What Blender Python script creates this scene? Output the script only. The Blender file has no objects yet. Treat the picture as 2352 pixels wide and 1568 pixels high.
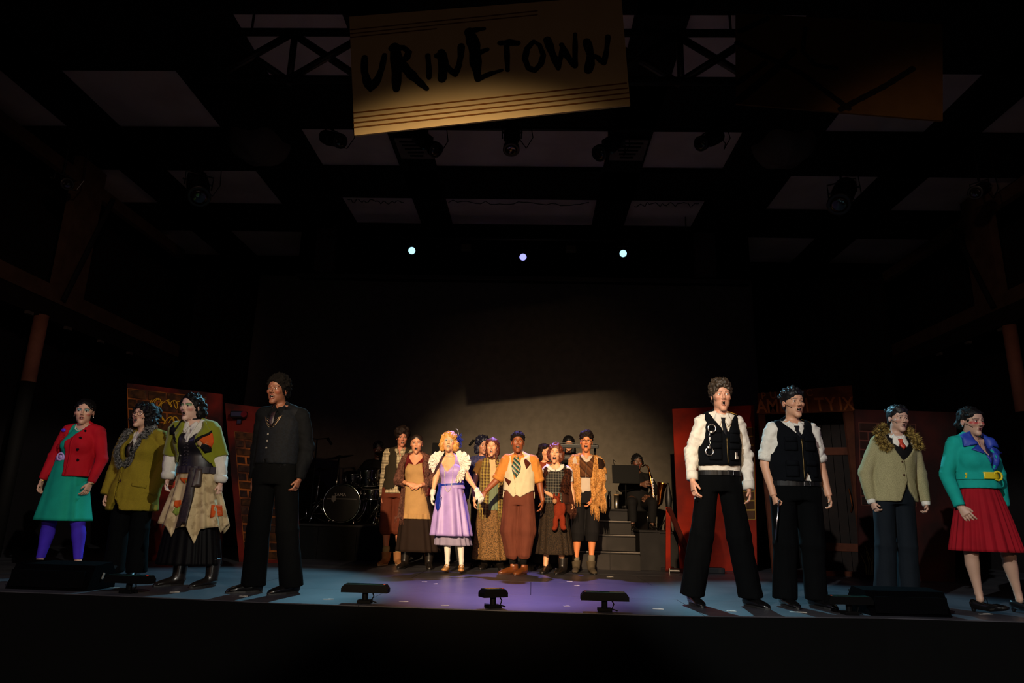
import bpy, bmesh, math, random
import numpy as np
from mathutils import Vector, Matrix, Euler
from mathutils.bvhtree import BVHTree
from mathutils.geometry import delaunay_2d_cdt

random.seed(7)
rng = np.random.RandomState(11)
SC = bpy.context.scene
COL = SC.collection
PI = math.pi

# ---------------------------------------------------------------- camera, world, lights, exposure
def add_camera():
    cam = bpy.data.cameras.new('camera'); o = bpy.data.objects.new('camera', cam); COL.objects.link(o)
    cam.sensor_width = 36; cam.lens = 36*1568/2352; cam.clip_start = .05; cam.clip_end = 200
    p, r, w = math.radians(14.25), math.radians(1.5), math.radians(2.0)
    Z = Matrix.Rotation(w, 3, 'Z')
    fwd = Z@Vector((0, math.cos(p), math.sin(p))); up = Z@Vector((0, -math.sin(p), math.cos(p))); rt = Z@Vector((1, 0, 0))
    r2 = rt*math.cos(r)+up*math.sin(r); u2 = up*math.cos(r)-rt*math.sin(r)
    M = Matrix((r2, u2, -fwd)).transposed().to_4x4(); M.translation = (0, 0, .65)
    o.matrix_world = M; SC.camera = o
add_camera()
SC.view_settings.view_transform = 'Standard'; SC.view_settings.look = 'None'; SC.view_settings.gamma = 1; SC.view_settings.use_curve_mapping = False
SC.view_settings.exposure = 0.0
SC.cycles.use_denoising = True; SC.cycles.max_bounces = 6; SC.cycles.diffuse_bounces = 3; SC.cycles.sample_clamp_indirect = 4
W_ = bpy.data.worlds.new('hall_dark'); SC.world = W_; W_.use_nodes = True
W_.node_tree.nodes['Background'].inputs[0].default_value = (1.0, .64, .58, 1); W_.node_tree.nodes['Background'].inputs[1].default_value = .0065

def spot(name, loc, tgt, power, col, size, blend=.3, rad=.08):
    l = bpy.data.lights.new(name, 'SPOT'); l.energy = power; l.color = col; l.spot_size = math.radians(size); l.spot_blend = blend; l.shadow_soft_size = rad
    o = bpy.data.objects.new(name, l); COL.objects.link(o); o.location = loc
    o.rotation_euler = (Vector(tgt)-Vector(loc)).to_track_quat('-Z', 'Y').to_euler(); return o

# follow spot from the back of the hall onto the middle group (its edge grazes the hanging sign)
spot('follow_spot', (-2.42, -15, 6.9), (-.10, 8.6, 1.02), 45000, (1.0, .71, .42), 12.7, .97, .12)
spot('backdrop_fill', (1.0, -12, 2.6), (.2, 12, 1.5), 900, (1.0, .66, .38), 17, 1.0, .2)  # added unseen spot that lifts the dim backdrop
# front-of-house profiles onto the two side groups, crossing
spot('front_light_left_group', (5.0, -5.0, 5.4), (-3.25, 6.2, .90), 3400, (1.0, .93, .80), 17.5, .35, .06)
spot('front_light_right_group', (-5.0, -5.0, 5.4), (2.6, 5.8, .90), 5300, (.96, .97, .92), 17.5, .35, .06)
spot('front_fill_left_group', (-1.5, -10, 4.2), (-3.3, 6.2, .7), 900, (1.0, .62, .42), 15, .5, .15)
spot('front_fill_right_group', (1.5, -10, 4.2), (2.8, 5.8, .7), 1100, (1.0, .66, .46), 15, .5, .15)
# violet side light from the wings
spot('wing_light_left', (-6.3, 3.6, 3.2), (-3.2, 6.2, 1.4), 60, (.55, .42, 1.0), 60, .5, .05)
spot('wing_light_right', (6.3, 3.4, 3.2), (3.0, 5.8, 1.4), 55, (.55, .42, 1.0), 60, .5, .05)
# added red fill spots, out of view, that warm up the painted flats
spot('red_flat_fill_left', (-2.2, 6.9, 3.9), (-3.9, 8.7, 1.3), 7, (1.0, .28, .10), 46, .8, .1)
spot('red_flat_fill_right', (.9, 7.4, 3.9), (2.55, 9.7, .9), 9, (1.0, .16, .04), 40, .8, .1)
# three working lamps on the bar above the stage (their fixtures are built further down)
spot('bar_lamp_left_beam', (-2.04, 10.14, 4.72), (-2.95, 6.2, 0), 1450, (.30, .76, 1.0), 37, .6, .05)
spot('bar_lamp_middle_beam', (-.22, 10.14, 4.64), (-.1, 7.1, 0), 1850, (.38, .28, 1.0), 33, .55, .05)
spot('bar_lamp_right_beam', (1.40, 10.14, 4.72), (2.75, 6.1, 0), 1550, (.30, .76, 1.0), 38, .6, .05)
spot('gallery_fill_left', (-.5, 1.0, 3.2), (-6.5, 9.0, 2.9), 210, (1.0, .62, .46), 34, .8, .1)  # added pair of fill spots to bring out the side galleries
spot('gallery_fill_right', (.5, 1.0, 3.2), (6.5, 9.6, 3.2), 180, (1.0, .62, .46), 34, .8, .1)
al = bpy.data.lights.new('ceiling_fill', 'AREA'); al.energy = 10; al.color = (1.0, .66, .60); al.size = 4  # added area lamp below view, aimed up to lift the ceiling panels
ao = bpy.data.objects.new('ceiling_fill', al); COL.objects.link(ao); ao.location = (0, .5, -.8); ao.rotation_euler = (math.radians(138), 0, 0)


# ---------------------------------------------------------------- helpers
def lin(h):
    """hex or 0-255 triple (sRGB) to linear rgba"""
    if isinstance(h, str):
        h = h.lstrip('#'); c = [int(h[i:i+2], 16)/255 for i in (0, 2, 4)]
    else:
        c = [v/255 for v in h]
    return tuple([(v/12.92 if v <= .04045 else ((v+.055)/1.055)**2.4) for v in c]+[1.0])

MATS = {}
def mat(name, color='#808080', rough=.6, metal=0.0, kind='plain', c2=None, c3=None, scale=60., bump=.0, bscale=200., emit=None, estr=0., spec=.5, sheen=0., mix=.5, alpha=1., attr=False, coat=0.):
    if name in MATS: return MATS[name]
    if spec == .5 and rough >= .7: spec = .18
    m = bpy.data.materials.new(name); m.use_nodes = True
    nt = m.node_tree; N = nt.nodes; L = nt.links
    b = N['Principled BSDF']
    b.inputs['Roughness'].default_value = rough
    b.inputs['Metallic'].default_value = metal
    b.inputs['Specular IOR Level'].default_value = spec
    if sheen: b.inputs['Sheen Weight'].default_value = sheen
    if coat: b.inputs['Coat Weight'].default_value = coat
    ca = lin(color); cb = lin(c2) if c2 else tuple([v*.6 for v in ca[:3]]+[1])
    tc = N.new('ShaderNodeTexCoord'); P = tc.outputs['Object']
    def mixn(fac, a, bb):
        x = N.new('ShaderNodeMix'); x.data_type = 'RGBA'
        if hasattr(fac, 'links'): L.new(fac, x.inputs[0])
        else: x.inputs[0].default_value = fac
        for s, v in ((6, a), (7, bb)):
            if hasattr(v, 'links'): L.new(v, x.inputs[s])
            else: x.inputs[s].default_value = v
        return x.outputs[2]
    def noise(sc, det=3, vec=None):
        n = N.new('ShaderNodeTexNoise'); n.inputs['Scale'].default_value = sc; n.inputs['Detail'].default_value = det
        L.new(vec or P, n.inputs['Vector']); return n.outputs['Fac']
    def ramp(src, stops):
        r = N.new('ShaderNodeValToRGB'); L.new(src, r.inputs[0])
        while len(r.color_ramp.elements) < len(stops): r.color_ramp.elements.new(.5)
        for e, (p, c) in zip(r.color_ramp.elements, stops): e.position = p; e.color = c
        return r.outputs[0]
    W = (1, 1, 1, 1); K = (0, 0, 0, 1)
    def lines(axis, sc, duty, off=0.):
        sp = N.new('ShaderNodeSeparateXYZ'); L.new(P, sp.inputs[0])
        m1 = N.new('ShaderNodeMath'); m1.operation = 'MULTIPLY_ADD'; L.new(sp.outputs[axis], m1.inputs[0]); m1.inputs[1].default_value = sc; m1.inputs[2].default_value = 50+off
        m2 = N.new('ShaderNodeMath'); m2.operation = 'FRACT'; L.new(m1.outputs[0], m2.inputs[0])
        m3 = N.new('ShaderNodeMath'); m3.operation = 'LESS_THAN'; L.new(m2.outputs[0], m3.inputs[0]); m3.inputs[1].default_value = duty
        return m3.outputs[0]
    if attr:
        a = N.new('ShaderNodeAttribute'); a.attribute_name = 'Col'; col = a.outputs['Color']
    elif kind == 'plain':
        col = mixn(ramp(noise(scale/8), [(.35, K), (.7, W)]), ca, tuple([v*.82 for v in ca[:3]]+[1]))
    elif kind == 'tweed':
        col = mixn(ramp(noise(scale*4, 2), [(.4, K), (.6, W)]), ca, cb)
    elif kind == 'mottle':
        col = mixn(ramp(noise(scale, 5), [(.42, K), (.58, W)]), ca, cb)
        if c3: col = mixn(ramp(noise(scale*1.7+3, 4), [(.52, K), (.62, W)]), col, lin(c3))
    elif kind == 'check':      # light ground with dark crossing lines
        h = lines(0, scale, .42); v = lines(2, scale, .42)
        col = mixn(h, ca, tuple([(x+y)/2 for x, y in zip(ca, cb)])); 
        mx = N.new('ShaderNodeMath'); mx.operation = 'MULTIPLY'; mx.inputs[1].default_value = .75; L.new(v, mx.inputs[0])
        col = mixn(mx.outputs[0], col, cb)
    elif kind == 'plaid':
        h = lines(0, scale, .3); v = lines(2, scale, .3); h2 = lines(0, scale, .08, .5); v2 = lines(2, scale, .08, .5)
        col = mixn(h, ca, cb)
        mx = N.new('ShaderNodeMath'); mx.operation = 'MULTIPLY'; mx.inputs[1].default_value = .6; L.new(v, mx.inputs[0])
        col = mixn(mx.outputs[0], col, cb)
        if c3: col = mixn(h2, col, lin(c3)); col = mixn(v2, col, lin(c3))
    elif kind == 'stripes':
        sp = N.new('ShaderNodeSeparateXYZ'); L.new(P, sp.inputs[0])
        m1 = N.new('ShaderNodeMath'); m1.operation = 'ADD'; L.new(sp.outputs[0], m1.inputs[0]); L.new(sp.outputs[2], m1.inputs[1])
        m2 = N.new('ShaderNodeMath'); m2.operation = 'MULTIPLY_ADD'; L.new(m1.outputs[0], m2.inputs[0]); m2.inputs[1].default_value = scale; m2.inputs[2].default_value = 40
        m3 = N.new('ShaderNodeMath'); m3.operation = 'FRACT'; L.new(m2.outputs[0], m3.inputs[0])
        st = [(0, ca), (.3, cb), (.6, lin(c3) if c3 else ca), (.8, ca)]
        r = N.new('ShaderNodeValToRGB'); r.color_ramp.interpolation = 'CONSTANT'; L.new(m3.outputs[0], r.inputs[0])
        while len(r.color_ramp.elements) < 4: r.color_ramp.elements.new(.5)
        for e, (p, c) in zip(r.color_ramp.elements, st): e.position = p; e.color = c
        col = r.outputs[0]
    elif kind == 'vstreak':    # hair: fine streaks
        mp = N.new('ShaderNodeMapping'); mp.inputs['Scale'].default_value = (1, 1, .12); L.new(P, mp.inputs[0])
        col = mixn(ramp(noise(scale*3, 4, mp.outputs[0]), [(.35, K), (.65, W)]), ca, cb)
    elif kind == 'planks':
        col = mixn(ramp(noise(scale, 4), [(.3, K), (.75, W)]), ca, cb)
    if hasattr(col, 'links'): L.new(col, b.inputs['Base Color'])
    else: b.inputs['Base Color'].default_value = col
    if bump:
        bn = N.new('ShaderNodeBump'); bn.inputs['Strength'].default_value = bump; bn.inputs['Distance'].default_value = .01
        L.new(noise(bscale, 3), bn.inputs['Height']); L.new(bn.outputs[0], b.inputs['Normal'])
    if emit:
        b.inputs['Emission Color'].default_value = lin(emit); b.inputs['Emission Strength'].default_value = estr
    MATS[name] = m
    return m

def mesh_obj(name, V, F, m, parent=None, smooth=True, colors=None, loc=None):
    me = bpy.data.meshes.new(name)
    V = np.asarray(V, dtype=np.float32)
    if isinstance(F, np.ndarray) and F.ndim == 2:
        nf, k = F.shape
        me.vertices.add(len(V)); me.vertices.foreach_set('co', V.ravel())
        me.loops.add(nf*k); me.loops.foreach_set('vertex_index', F.astype(np.int32).ravel())
        me.polygons.add(nf); me.polygons.foreach_set('loop_start', np.arange(0, nf*k, k, dtype=np.int32))
        try: me.polygons.foreach_set('loop_total', np.full(nf, k, dtype=np.int32))
        except Exception: pass
        me.update(calc_edges=True)
    else:
        me.from_pydata([tuple(map(float, v)) for v in V], [], [tuple(map(int, f)) for f in F]); me.update()
    if isinstance(smooth, int) and smooth > 1: me.polygons.foreach_set('use_smooth', np.arange(len(me.polygons)) < smooth)
    elif smooth and len(me.polygons): me.polygons.foreach_set('use_smooth', np.ones(len(me.polygons), dtype=bool))
    if colors is not None:
        a = me.color_attributes.new('Col', 'FLOAT_COLOR', 'POINT')
        c = np.ones((len(V), 4), dtype=np.float32); c[:, :3] = colors[:, :3]
        a.data.foreach_set('color', c.ravel())
    if m: me.materials.append(m)
    o = bpy.data.objects.new(name, me); COL.objects.link(o)
    if parent: o.parent = parent
    if loc is not None: o.location = loc
    return o

def empty(name, loc=(0, 0, 0), rz=0., label=None, cat=None, group=None):
    o = bpy.data.objects.new(name, None); COL.objects.link(o)
    o.location = loc; o.rotation_euler = (0, 0, rz); o.empty_display_size = .1
    tag(o, label, cat, group); return o

def tag(o, label=None, cat=None, group=None, kind=None):
    if label: o['label'] = label
    if cat: o['category'] = cat
    if group: o['group'] = group
    if kind: o['kind'] = kind
    return o

class MB:
    """collects simple solids into one mesh"""
    def __init__(s): s.v = []; s.f = []
    def add(s, V, F):
        n = len(s.v); s.v += [tuple(v) for v in V]; s.f += [tuple(i+n for i in f) for f in F]; return s
    def box(s, c, d, rot=None, bev=0.):
        c = Vector(c); hx, hy, hz = [x/2 for x in d]
        bm = bmesh.new(); bmesh.ops.create_cube(bm, size=1)
        for v in bm.verts: v.co = Vector((v.co.x*2*hx, v.co.y*2*hy, v.co.z*2*hz))
        if bev: bmesh.ops.bevel(bm, geom=bm.edges[:], offset=bev, segments=2, affect='EDGES', profile=.6)
        R = rot.to_matrix() if isinstance(rot, Euler) else (rot or Matrix.Identity(3))
        bm.verts.index_update()
        s.add([c+R@v.co for v in bm.verts], [[v.index for v in f.verts] for f in bm.faces]); bm.free(); return s
    def bar(s, a, b, w, h=None):
        a, b = Vector(a), Vector(b); d = b-a; h = h or w
        q = d.to_track_quat('Z', 'Y').to_matrix()
        return s.box((a+b)/2, (w, h, d.length), q)
    def tube(s, pts, r, n=8, closed=False, cap=True):
        pts = [Vector(p) for p in pts]; m = len(pts)
        rs = r if hasattr(r, '__len__') else [r]*m
        V = []; ref = None
        for i, p in enumerate(pts):
            if closed: t = pts[(i+1) % m]-pts[i-1]
            else: t = pts[min(i+1, m-1)]-pts[max(i-1, 0)]
            t = t.normalized() if t.length > 1e-9 else Vector((0, 0, 1))
            if ref is None: ref = t.orthogonal().normalized()
            u = ref-t*ref.dot(t)
            u = u.normalized() if u.length > 1e-6 else t.orthogonal().normalized()
            ref = u; w = t.cross(u)
            V += [p+(u*math.cos(2*PI*j/n)+w*math.sin(2*PI*j/n))*rs[i] for j in range(n)]
        F = []
        for i in range(m if closed else m-1):
            k = (i+1) % m
            F += [(i*n+j, i*n+(j+1) % n, k*n+(j+1) % n, k*n+j) for j in range(n)]
        if cap and not closed: F += [tuple(range(n-1, -1, -1)), tuple((m-1)*n+j for j in range(n))]
        return s.add(V, F)
    def cyl(s, a, b, r, n=16, r2=None): return s.tube([a, b], [r, r if r2 is None else r2], n)
    def lathe(s, prof, c=(0, 0, 0), n=24, R=None):
        c = Vector(c); R = R or Matrix.Identity(3); V = []
        for (r, z) in prof: V += [c+R@Vector((r*math.cos(2*PI*j/n), r*math.sin(2*PI*j/n), z)) for j in range(n)]
        F = []
        for i in range(len(prof)-1): F += [(i*n+j, i*n+(j+1) % n, (i+1)*n+(j+1) % n, (i+1)*n+j) for j in range(n)]
        F += [tuple(range(n-1, -1, -1)), tuple((len(prof)-1)*n+j for j in range(n))]
        return s.add(V, F)
    def ball(s, c, r, n=12, m=8, sq=(1, 1, 1)):
        c = Vector(c)
        prof = [(max(.02*r, r*math.sin(PI*i/m)), -r*math.cos(PI*i/m)) for i in range(m+1)]
        V = []
        for (rr, z) in prof: V += [c+Vector((rr*math.cos(2*PI*j/n)*sq[0], rr*math.sin(2*PI*j/n)*sq[1], z*sq[2])) for j in range(n)]
        F = []
        for i in range(m): F += [(i*n+j, i*n+(j+1) % n, (i+1)*n+(j+1) % n, (i+1)*n+j) for j in range(n)]
        return s.add(V, F)
    def prism(s, poly, y0, y1):
        """poly of (x,z) extruded along y"""
        n = len(poly); V = [(x, y0, z) for x, z in poly]+[(x, y1, z) for x, z in poly]
        F = [tuple(range(n)), tuple(range(2*n-1, n-1, -1))]+[(i, i+n, (i+1) % n+n, (i+1) % n) for i in range(n)]
        return s.add(V, F)
    def obj(s, name, m, parent=None, smooth=False, loc=None, warp=None):
        V = np.array(s.v, dtype=np.float64)
        if warp: V = warp(V)
        return mesh_obj(name, V, s.f, m, parent, smooth, loc=loc)

# ---------------------------------------------------------------- implicit surfaces (body and clothes)
def smin(a, b, k):
    if k <= 0: return np.minimum(a, b)
    h = np.clip(.5+.5*(b-a)/k, 0, 1)
    return b*(1-h)+a*h-k*h*(1-h)

def unit(v):
    v = np.asarray(v, float); return v/max(1e-9, np.linalg.norm(v))

class Ell:
    def __init__(s, c, r, M=None, O=None):
        s.M = np.eye(3) if M is None else np.asarray(M)
        s.c = np.asarray(c, float)
        if O is not None: s.c = np.asarray(O)+s.M@s.c
        s.r = np.asarray(r if hasattr(r, '__len__') else (r, r, r), float)
        e = np.sqrt(((s.M*s.r)**2).sum(1)); s.lo = s.c-e; s.hi = s.c+e
    def ev(s, X, Y, Z):
        M = s.M; x = X-s.c[0]; y = Y-s.c[1]; z = Z-s.c[2]
        k0 = 0; k1 = 0
        for i in range(3):
            q = x*M[0, i]+y*M[1, i]+z*M[2, i]
            k0 = k0+(q/s.r[i])**2; k1 = k1+(q/s.r[i]**2)**2
        k0 = np.sqrt(k0); k1 = np.sqrt(k1)+1e-9
        return np.where(k0 < 1e-3, -s.r.min(), k0*(k0-1)/k1)

class Loft:
    """solid along a->b; prof rows (t, wx, wy[, ox, oy]) with t in 0..1; side = direction of wx"""
    def __init__(s, a, b, prof, side=(1, 0, 0), ext=0.):
        s.a = np.asarray(a, float); b = np.asarray(b, float); s.L = np.linalg.norm(b-s.a); s.w = unit(b-s.a)
        u = np.asarray(side, float); u = u-s.w*(u@s.w)
        if np.linalg.norm(u) < .2: u = np.array([0, 1., 0]); u = u-s.w*(u@s.w)
        s.u = unit(u); s.v = np.cross(s.w, s.u)
        if s.v[1] < 0: s.v = -s.v
        P = np.array([list(p)+[0]*(5-len(p)) for p in prof], float)
        t = np.linspace(0, 1, 65); out = []
        for c in range(1, 5):
            y = np.interp(t, P[:, 0], P[:, c])
            if len(P) > 2:
                k = np.ones(5)/5; yp = np.concatenate([[y[0]]*2, y, [y[-1]]*2]); y = np.convolve(yp, k, 'valid')
            out.append(y)
        s.t = t; s.p = out; s.ext = ext
        R = max(P[:, 1].max()+abs(P[:, 3]).max(), P[:, 2].max()+abs(P[:, 4]).max())
        s.lo = np.minimum(s.a, b)-R-ext; s.hi = np.maximum(s.a, b)+R+ext
        # tighten along axis when vertical
        if abs(s.w[2]) > .97:
            s.lo[2] = min(s.a[2], b[2])-.03-ext; s.hi[2] = max(s.a[2], b[2])+.03+ext
    def ev(s, X, Y, Z):
        x = X-s.a[0]; y = Y-s.a[1]; z = Z-s.a[2]
        T = x*s.w[0]+y*s.w[1]+z*s.w[2]
        U = x*s.u[0]+y*s.u[1]+z*s.u[2]; V = x*s.v[0]+y*s.v[1]+z*s.v[2]
        tn = np.clip(T/s.L, 0, 1)*64; i = np.minimum(tn.astype(np.int32), 63); fr = tn-i
        g = [a[i]*(1-fr)+a[i+1]*fr for a in s.p]
        wx, wy = np.maximum(g[0], 1e-3), np.maximum(g[1], 1e-3)
        U = U-g[2]; V = V-g[3]
        k0 = np.sqrt((U/wx)**2+(V/wy)**2); k1 = np.sqrt((U/wx**2)**2+(V/wy**2)**2)+1e-9
        d = np.where(k0 < 1e-3, -np.minimum(wx, wy), k0*(k0-1)/k1)
        return np.maximum(d, np.maximum(-T-s.ext, T-s.L-s.ext))

def axes(lo, hi, coarse, fine=()):
    out = [lo]
    while out[-1] < hi:
        p = out[-1]; st = coarse
        for a, b, f in fine:
            if a-1e-6 <= p < b: st = min(st, f)
            elif p < a < p+st: st = max(a-p, f*.5)
        out.append(p+st)
    return np.array(out, np.float32)

class Vol:
    def __init__(s, xs, ys, zs):
        s.ax = (xs, ys, zs); s.D = np.full((len(xs), len(ys), len(zs)), .3, np.float32)
    def _sub(s, lo, hi, pad):
        sl = []
        for a, l, h in zip(s.ax, lo, hi):
            i = np.searchsorted(a, l-pad); j = np.searchsorted(a, h+pad)
            if j <= i: return None
            sl.append(slice(max(0, i-1), min(len(a), j+1)))
        return tuple(sl)
    def add(s, prim, k=.01, pad=.03):
        sl = s._sub(prim.lo, prim.hi, max(pad, k))
        if sl is None: return s
        X, Y, Z = [a[c] for a, c in zip(s.ax, sl)]
        d = prim.ev(X[:, None, None], Y[None, :, None], Z[None, None, :])
        s.D[sl] = smin(s.D[sl], d, k); return s
    def cut(s, prim, k=.0, pad=.02):
        sl = s._sub(prim.lo, prim.hi, max(pad, k))
        if sl is None: return s
        X, Y, Z = [a[c] for a, c in zip(s.ax, sl)]
        d = prim.ev(X[:, None, None], Y[None, :, None], Z[None, None, :])
        s.D[sl] = -smin(-s.D[sl], d, k); return s
    def cutf(s, fn):
        """fn(X,Y,Z)<0 is removed"""
        X, Y, Z = s.ax
        s.D = np.maximum(s.D, -fn(X[:, None, None], Y[None, :, None], Z[None, None, :])).astype(np.float32); return s
    def keepf(s, fn):
        X, Y, Z = s.ax
        s.D = np.maximum(s.D, fn(X[:, None, None], Y[None, :, None], Z[None, None, :])).astype(np.float32); return s
    def cutpoly(s, poly, y=0.):
        """remove front part (Y<y) inside polygon in (x,z)"""
        X, Y, Z = s.ax
        d2 = polysdf(poly, X[:, None], Z[None, :])
        d = np.maximum(d2[:, None, :], (Y-y)[None, :, None])
        s.D = np.maximum(s.D, -d).astype(np.float32); return s
    def extract(s):
        D = s.D; xs, ys, zs = s.ax
        S = D < 0
        c = np.zeros((D.shape[0]-1, D.shape[1]-1, D.shape[2]-1), np.uint8)
        for a in (0, 1):
            for b in (0, 1):
                for e in (0, 1):
                    c += S[a:a+c.shape[0], b:b+c.shape[1], e:e+c.shape[2]]
        I, J, K = np.nonzero((c > 0) & (c < 8)); n = len(I)
        idx = np.full(c.shape, -1, np.int32); idx[I, J, K] = np.arange(n)
        acc = np.zeros((n, 3)); cnt = np.zeros(n)
        for axn in range(3):
            for o1 in (0, 1):
                for o2 in (0, 1):
                    o = [0, 0, 0]; oth = [q for q in range(3) if q != axn]; o[oth[0]] = o1; o[oth[1]] = o2
                    i0, j0, k0 = I+o[0], J+o[1], K+o[2]
                    o[axn] = 1; i1, j1, k1 = I+o[0], J+o[1], K+o[2]
                    a = D[i0, j0, k0]; b = D[i1, j1, k1]; m = (a < 0) != (b < 0)
                    t = np.where(m, a/np.where(m, a-b, 1), 0)
                    p = np.stack([xs[i0]+t*(xs[i1]-xs[i0]), ys[j0]+t*(ys[j1]-ys[j0]), zs[k0]+t*(zs[k1]-zs[k0])], 1)
                    acc += p*m[:, None]; cnt += m
        V = acc/np.maximum(cnt, 1)[:, None]
        F = []
        def quads(A, B, c4):
            if len(A[0]) == 0: return
            q = np.stack([idx[t] for t in c4], 1); ins = B
            q = np.where(ins[:, None], q, q[:, ::-1]); q = q[(q >= 0).all(1)]; F.append(q)
        e = S[:-1, 1:-1, 1:-1] != S[1:, 1:-1, 1:-1]; i, j, k = np.nonzero(e); j += 1; k += 1
        quads((i,), S[i, j, k], [(i, j-1, k-1), (i, j, k-1), (i, j, k), (i, j-1, k)])
        e = S[1:-1, :-1, 1:-1] != S[1:-1, 1:, 1:-1]; i, j, k = np.nonzero(e); i += 1; k += 1
        quads((i,), S[i, j, k], [(i-1, j, k-1), (i-1, j, k), (i, j, k), (i, j, k-1)])
        e = S[1:-1, 1:-1, :-1] != S[1:-1, 1:-1, 1:]; i, j, k = np.nonzero(e); i += 1; j += 1
        quads((i,), S[i, j, k], [(i-1, j-1, k), (i, j-1, k), (i, j, k), (i-1, j, k)])
        return V, (np.concatenate(F) if F else np.zeros((0, 4), int))

def polysdf(poly, X, Z):
    P = np.array(poly, float); d = None; s = 1.
    inside = np.zeros(np.broadcast(X, Z).shape, bool)
    n = len(P)
    for i in range(n):
        a = P[i]; b = P[(i+1) % n]; e = b-a
        wx = X-a[0]; wz = Z-a[1]
        h = np.clip((wx*e[0]+wz*e[1])/max(1e-12, e@e), 0, 1)
        dd = (wx-e[0]*h)**2+(wz-e[1]*h)**2
        d = dd if d is None else np.minimum(d, dd)
        cr = ((a[1] > Z) != (b[1] > Z)) & (X < (b[0]-a[0])*(Z-a[1])/(b[1]-a[1]+1e-12)+a[0])
        inside ^= cr
    return np.where(inside, -1, 1)*np.sqrt(d)

def fbm(V, f, seed=0, oct=3):
    """cheap smooth pseudo noise -1..1"""
    r = np.random.RandomState(seed); out = np.zeros(len(V)); amp = 1.; tot = 0
    for o in range(oct):
        A = r.randn(4, 3); A /= np.linalg.norm(A, axis=1)[:, None]; ph = r.rand(4)*6.28
        q = (V*f)@A.T+ph
        w = np.sin(q[:, 0]+1.7*np.sin(q[:, 1]))*np.cos(q[:, 2]+1.3*np.sin(q[:, 3]*1.1))
        out += amp*w; tot += amp; amp *= .5; f = np.asarray(f)*2.03
    return out/tot

def vnormals(V, F):
    F = np.asarray(F); n = np.cross(V[F[:, 2]]-V[F[:, 0]], V[F[:, 3]]-V[F[:, 1]]); N = np.zeros_like(V)
    for c in range(4): np.add.at(N, F[:, c], n)
    return N/np.maximum(1e-12, np.linalg.norm(N, axis=1))[:, None]

def rotm(yaw=0, pitch=0, roll=0):
    """yaw>0 turns the face (which looks to -y) toward +x; pitch>0 looks up; roll>0 tilts top to +x"""
    y, p, r = [math.radians(a) for a in (yaw, pitch, roll)]
    Rz = np.array([[math.cos(y), -math.sin(y), 0], [math.sin(y), math.cos(y), 0], [0, 0, 1]])
    Rx = np.array([[1, 0, 0], [0, math.cos(-p), -math.sin(-p)], [0, math.sin(-p), math.cos(-p)]])
    Ry = np.array([[math.cos(r), 0, math.sin(r)], [0, 1, 0], [-math.sin(r), 0, math.cos(r)]])
    return Ry@Rz@Rx
# ---------------------------------------------------------------- people
MALE = [(-.32, .150, .100), (-.1, .170, .112), (0, .170, .112), (.28, .150, .105), (.45, .148, .102), (.75, .170, .116), (.9, .160, .102), (1.0, .125, .080), (1.13, .066, .062), (1.25, .058, .058)]
FEM = [(-.32, .160, .110), (-.1, .176, .120), (0, .172, .118), (.3, .134, .100), (.45, .126, .094), (.75, .148, .108), (.9, .138, .09), (1.0, .105, .070), (1.13, .054, .052), (1.25, .05, .05)]

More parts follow.
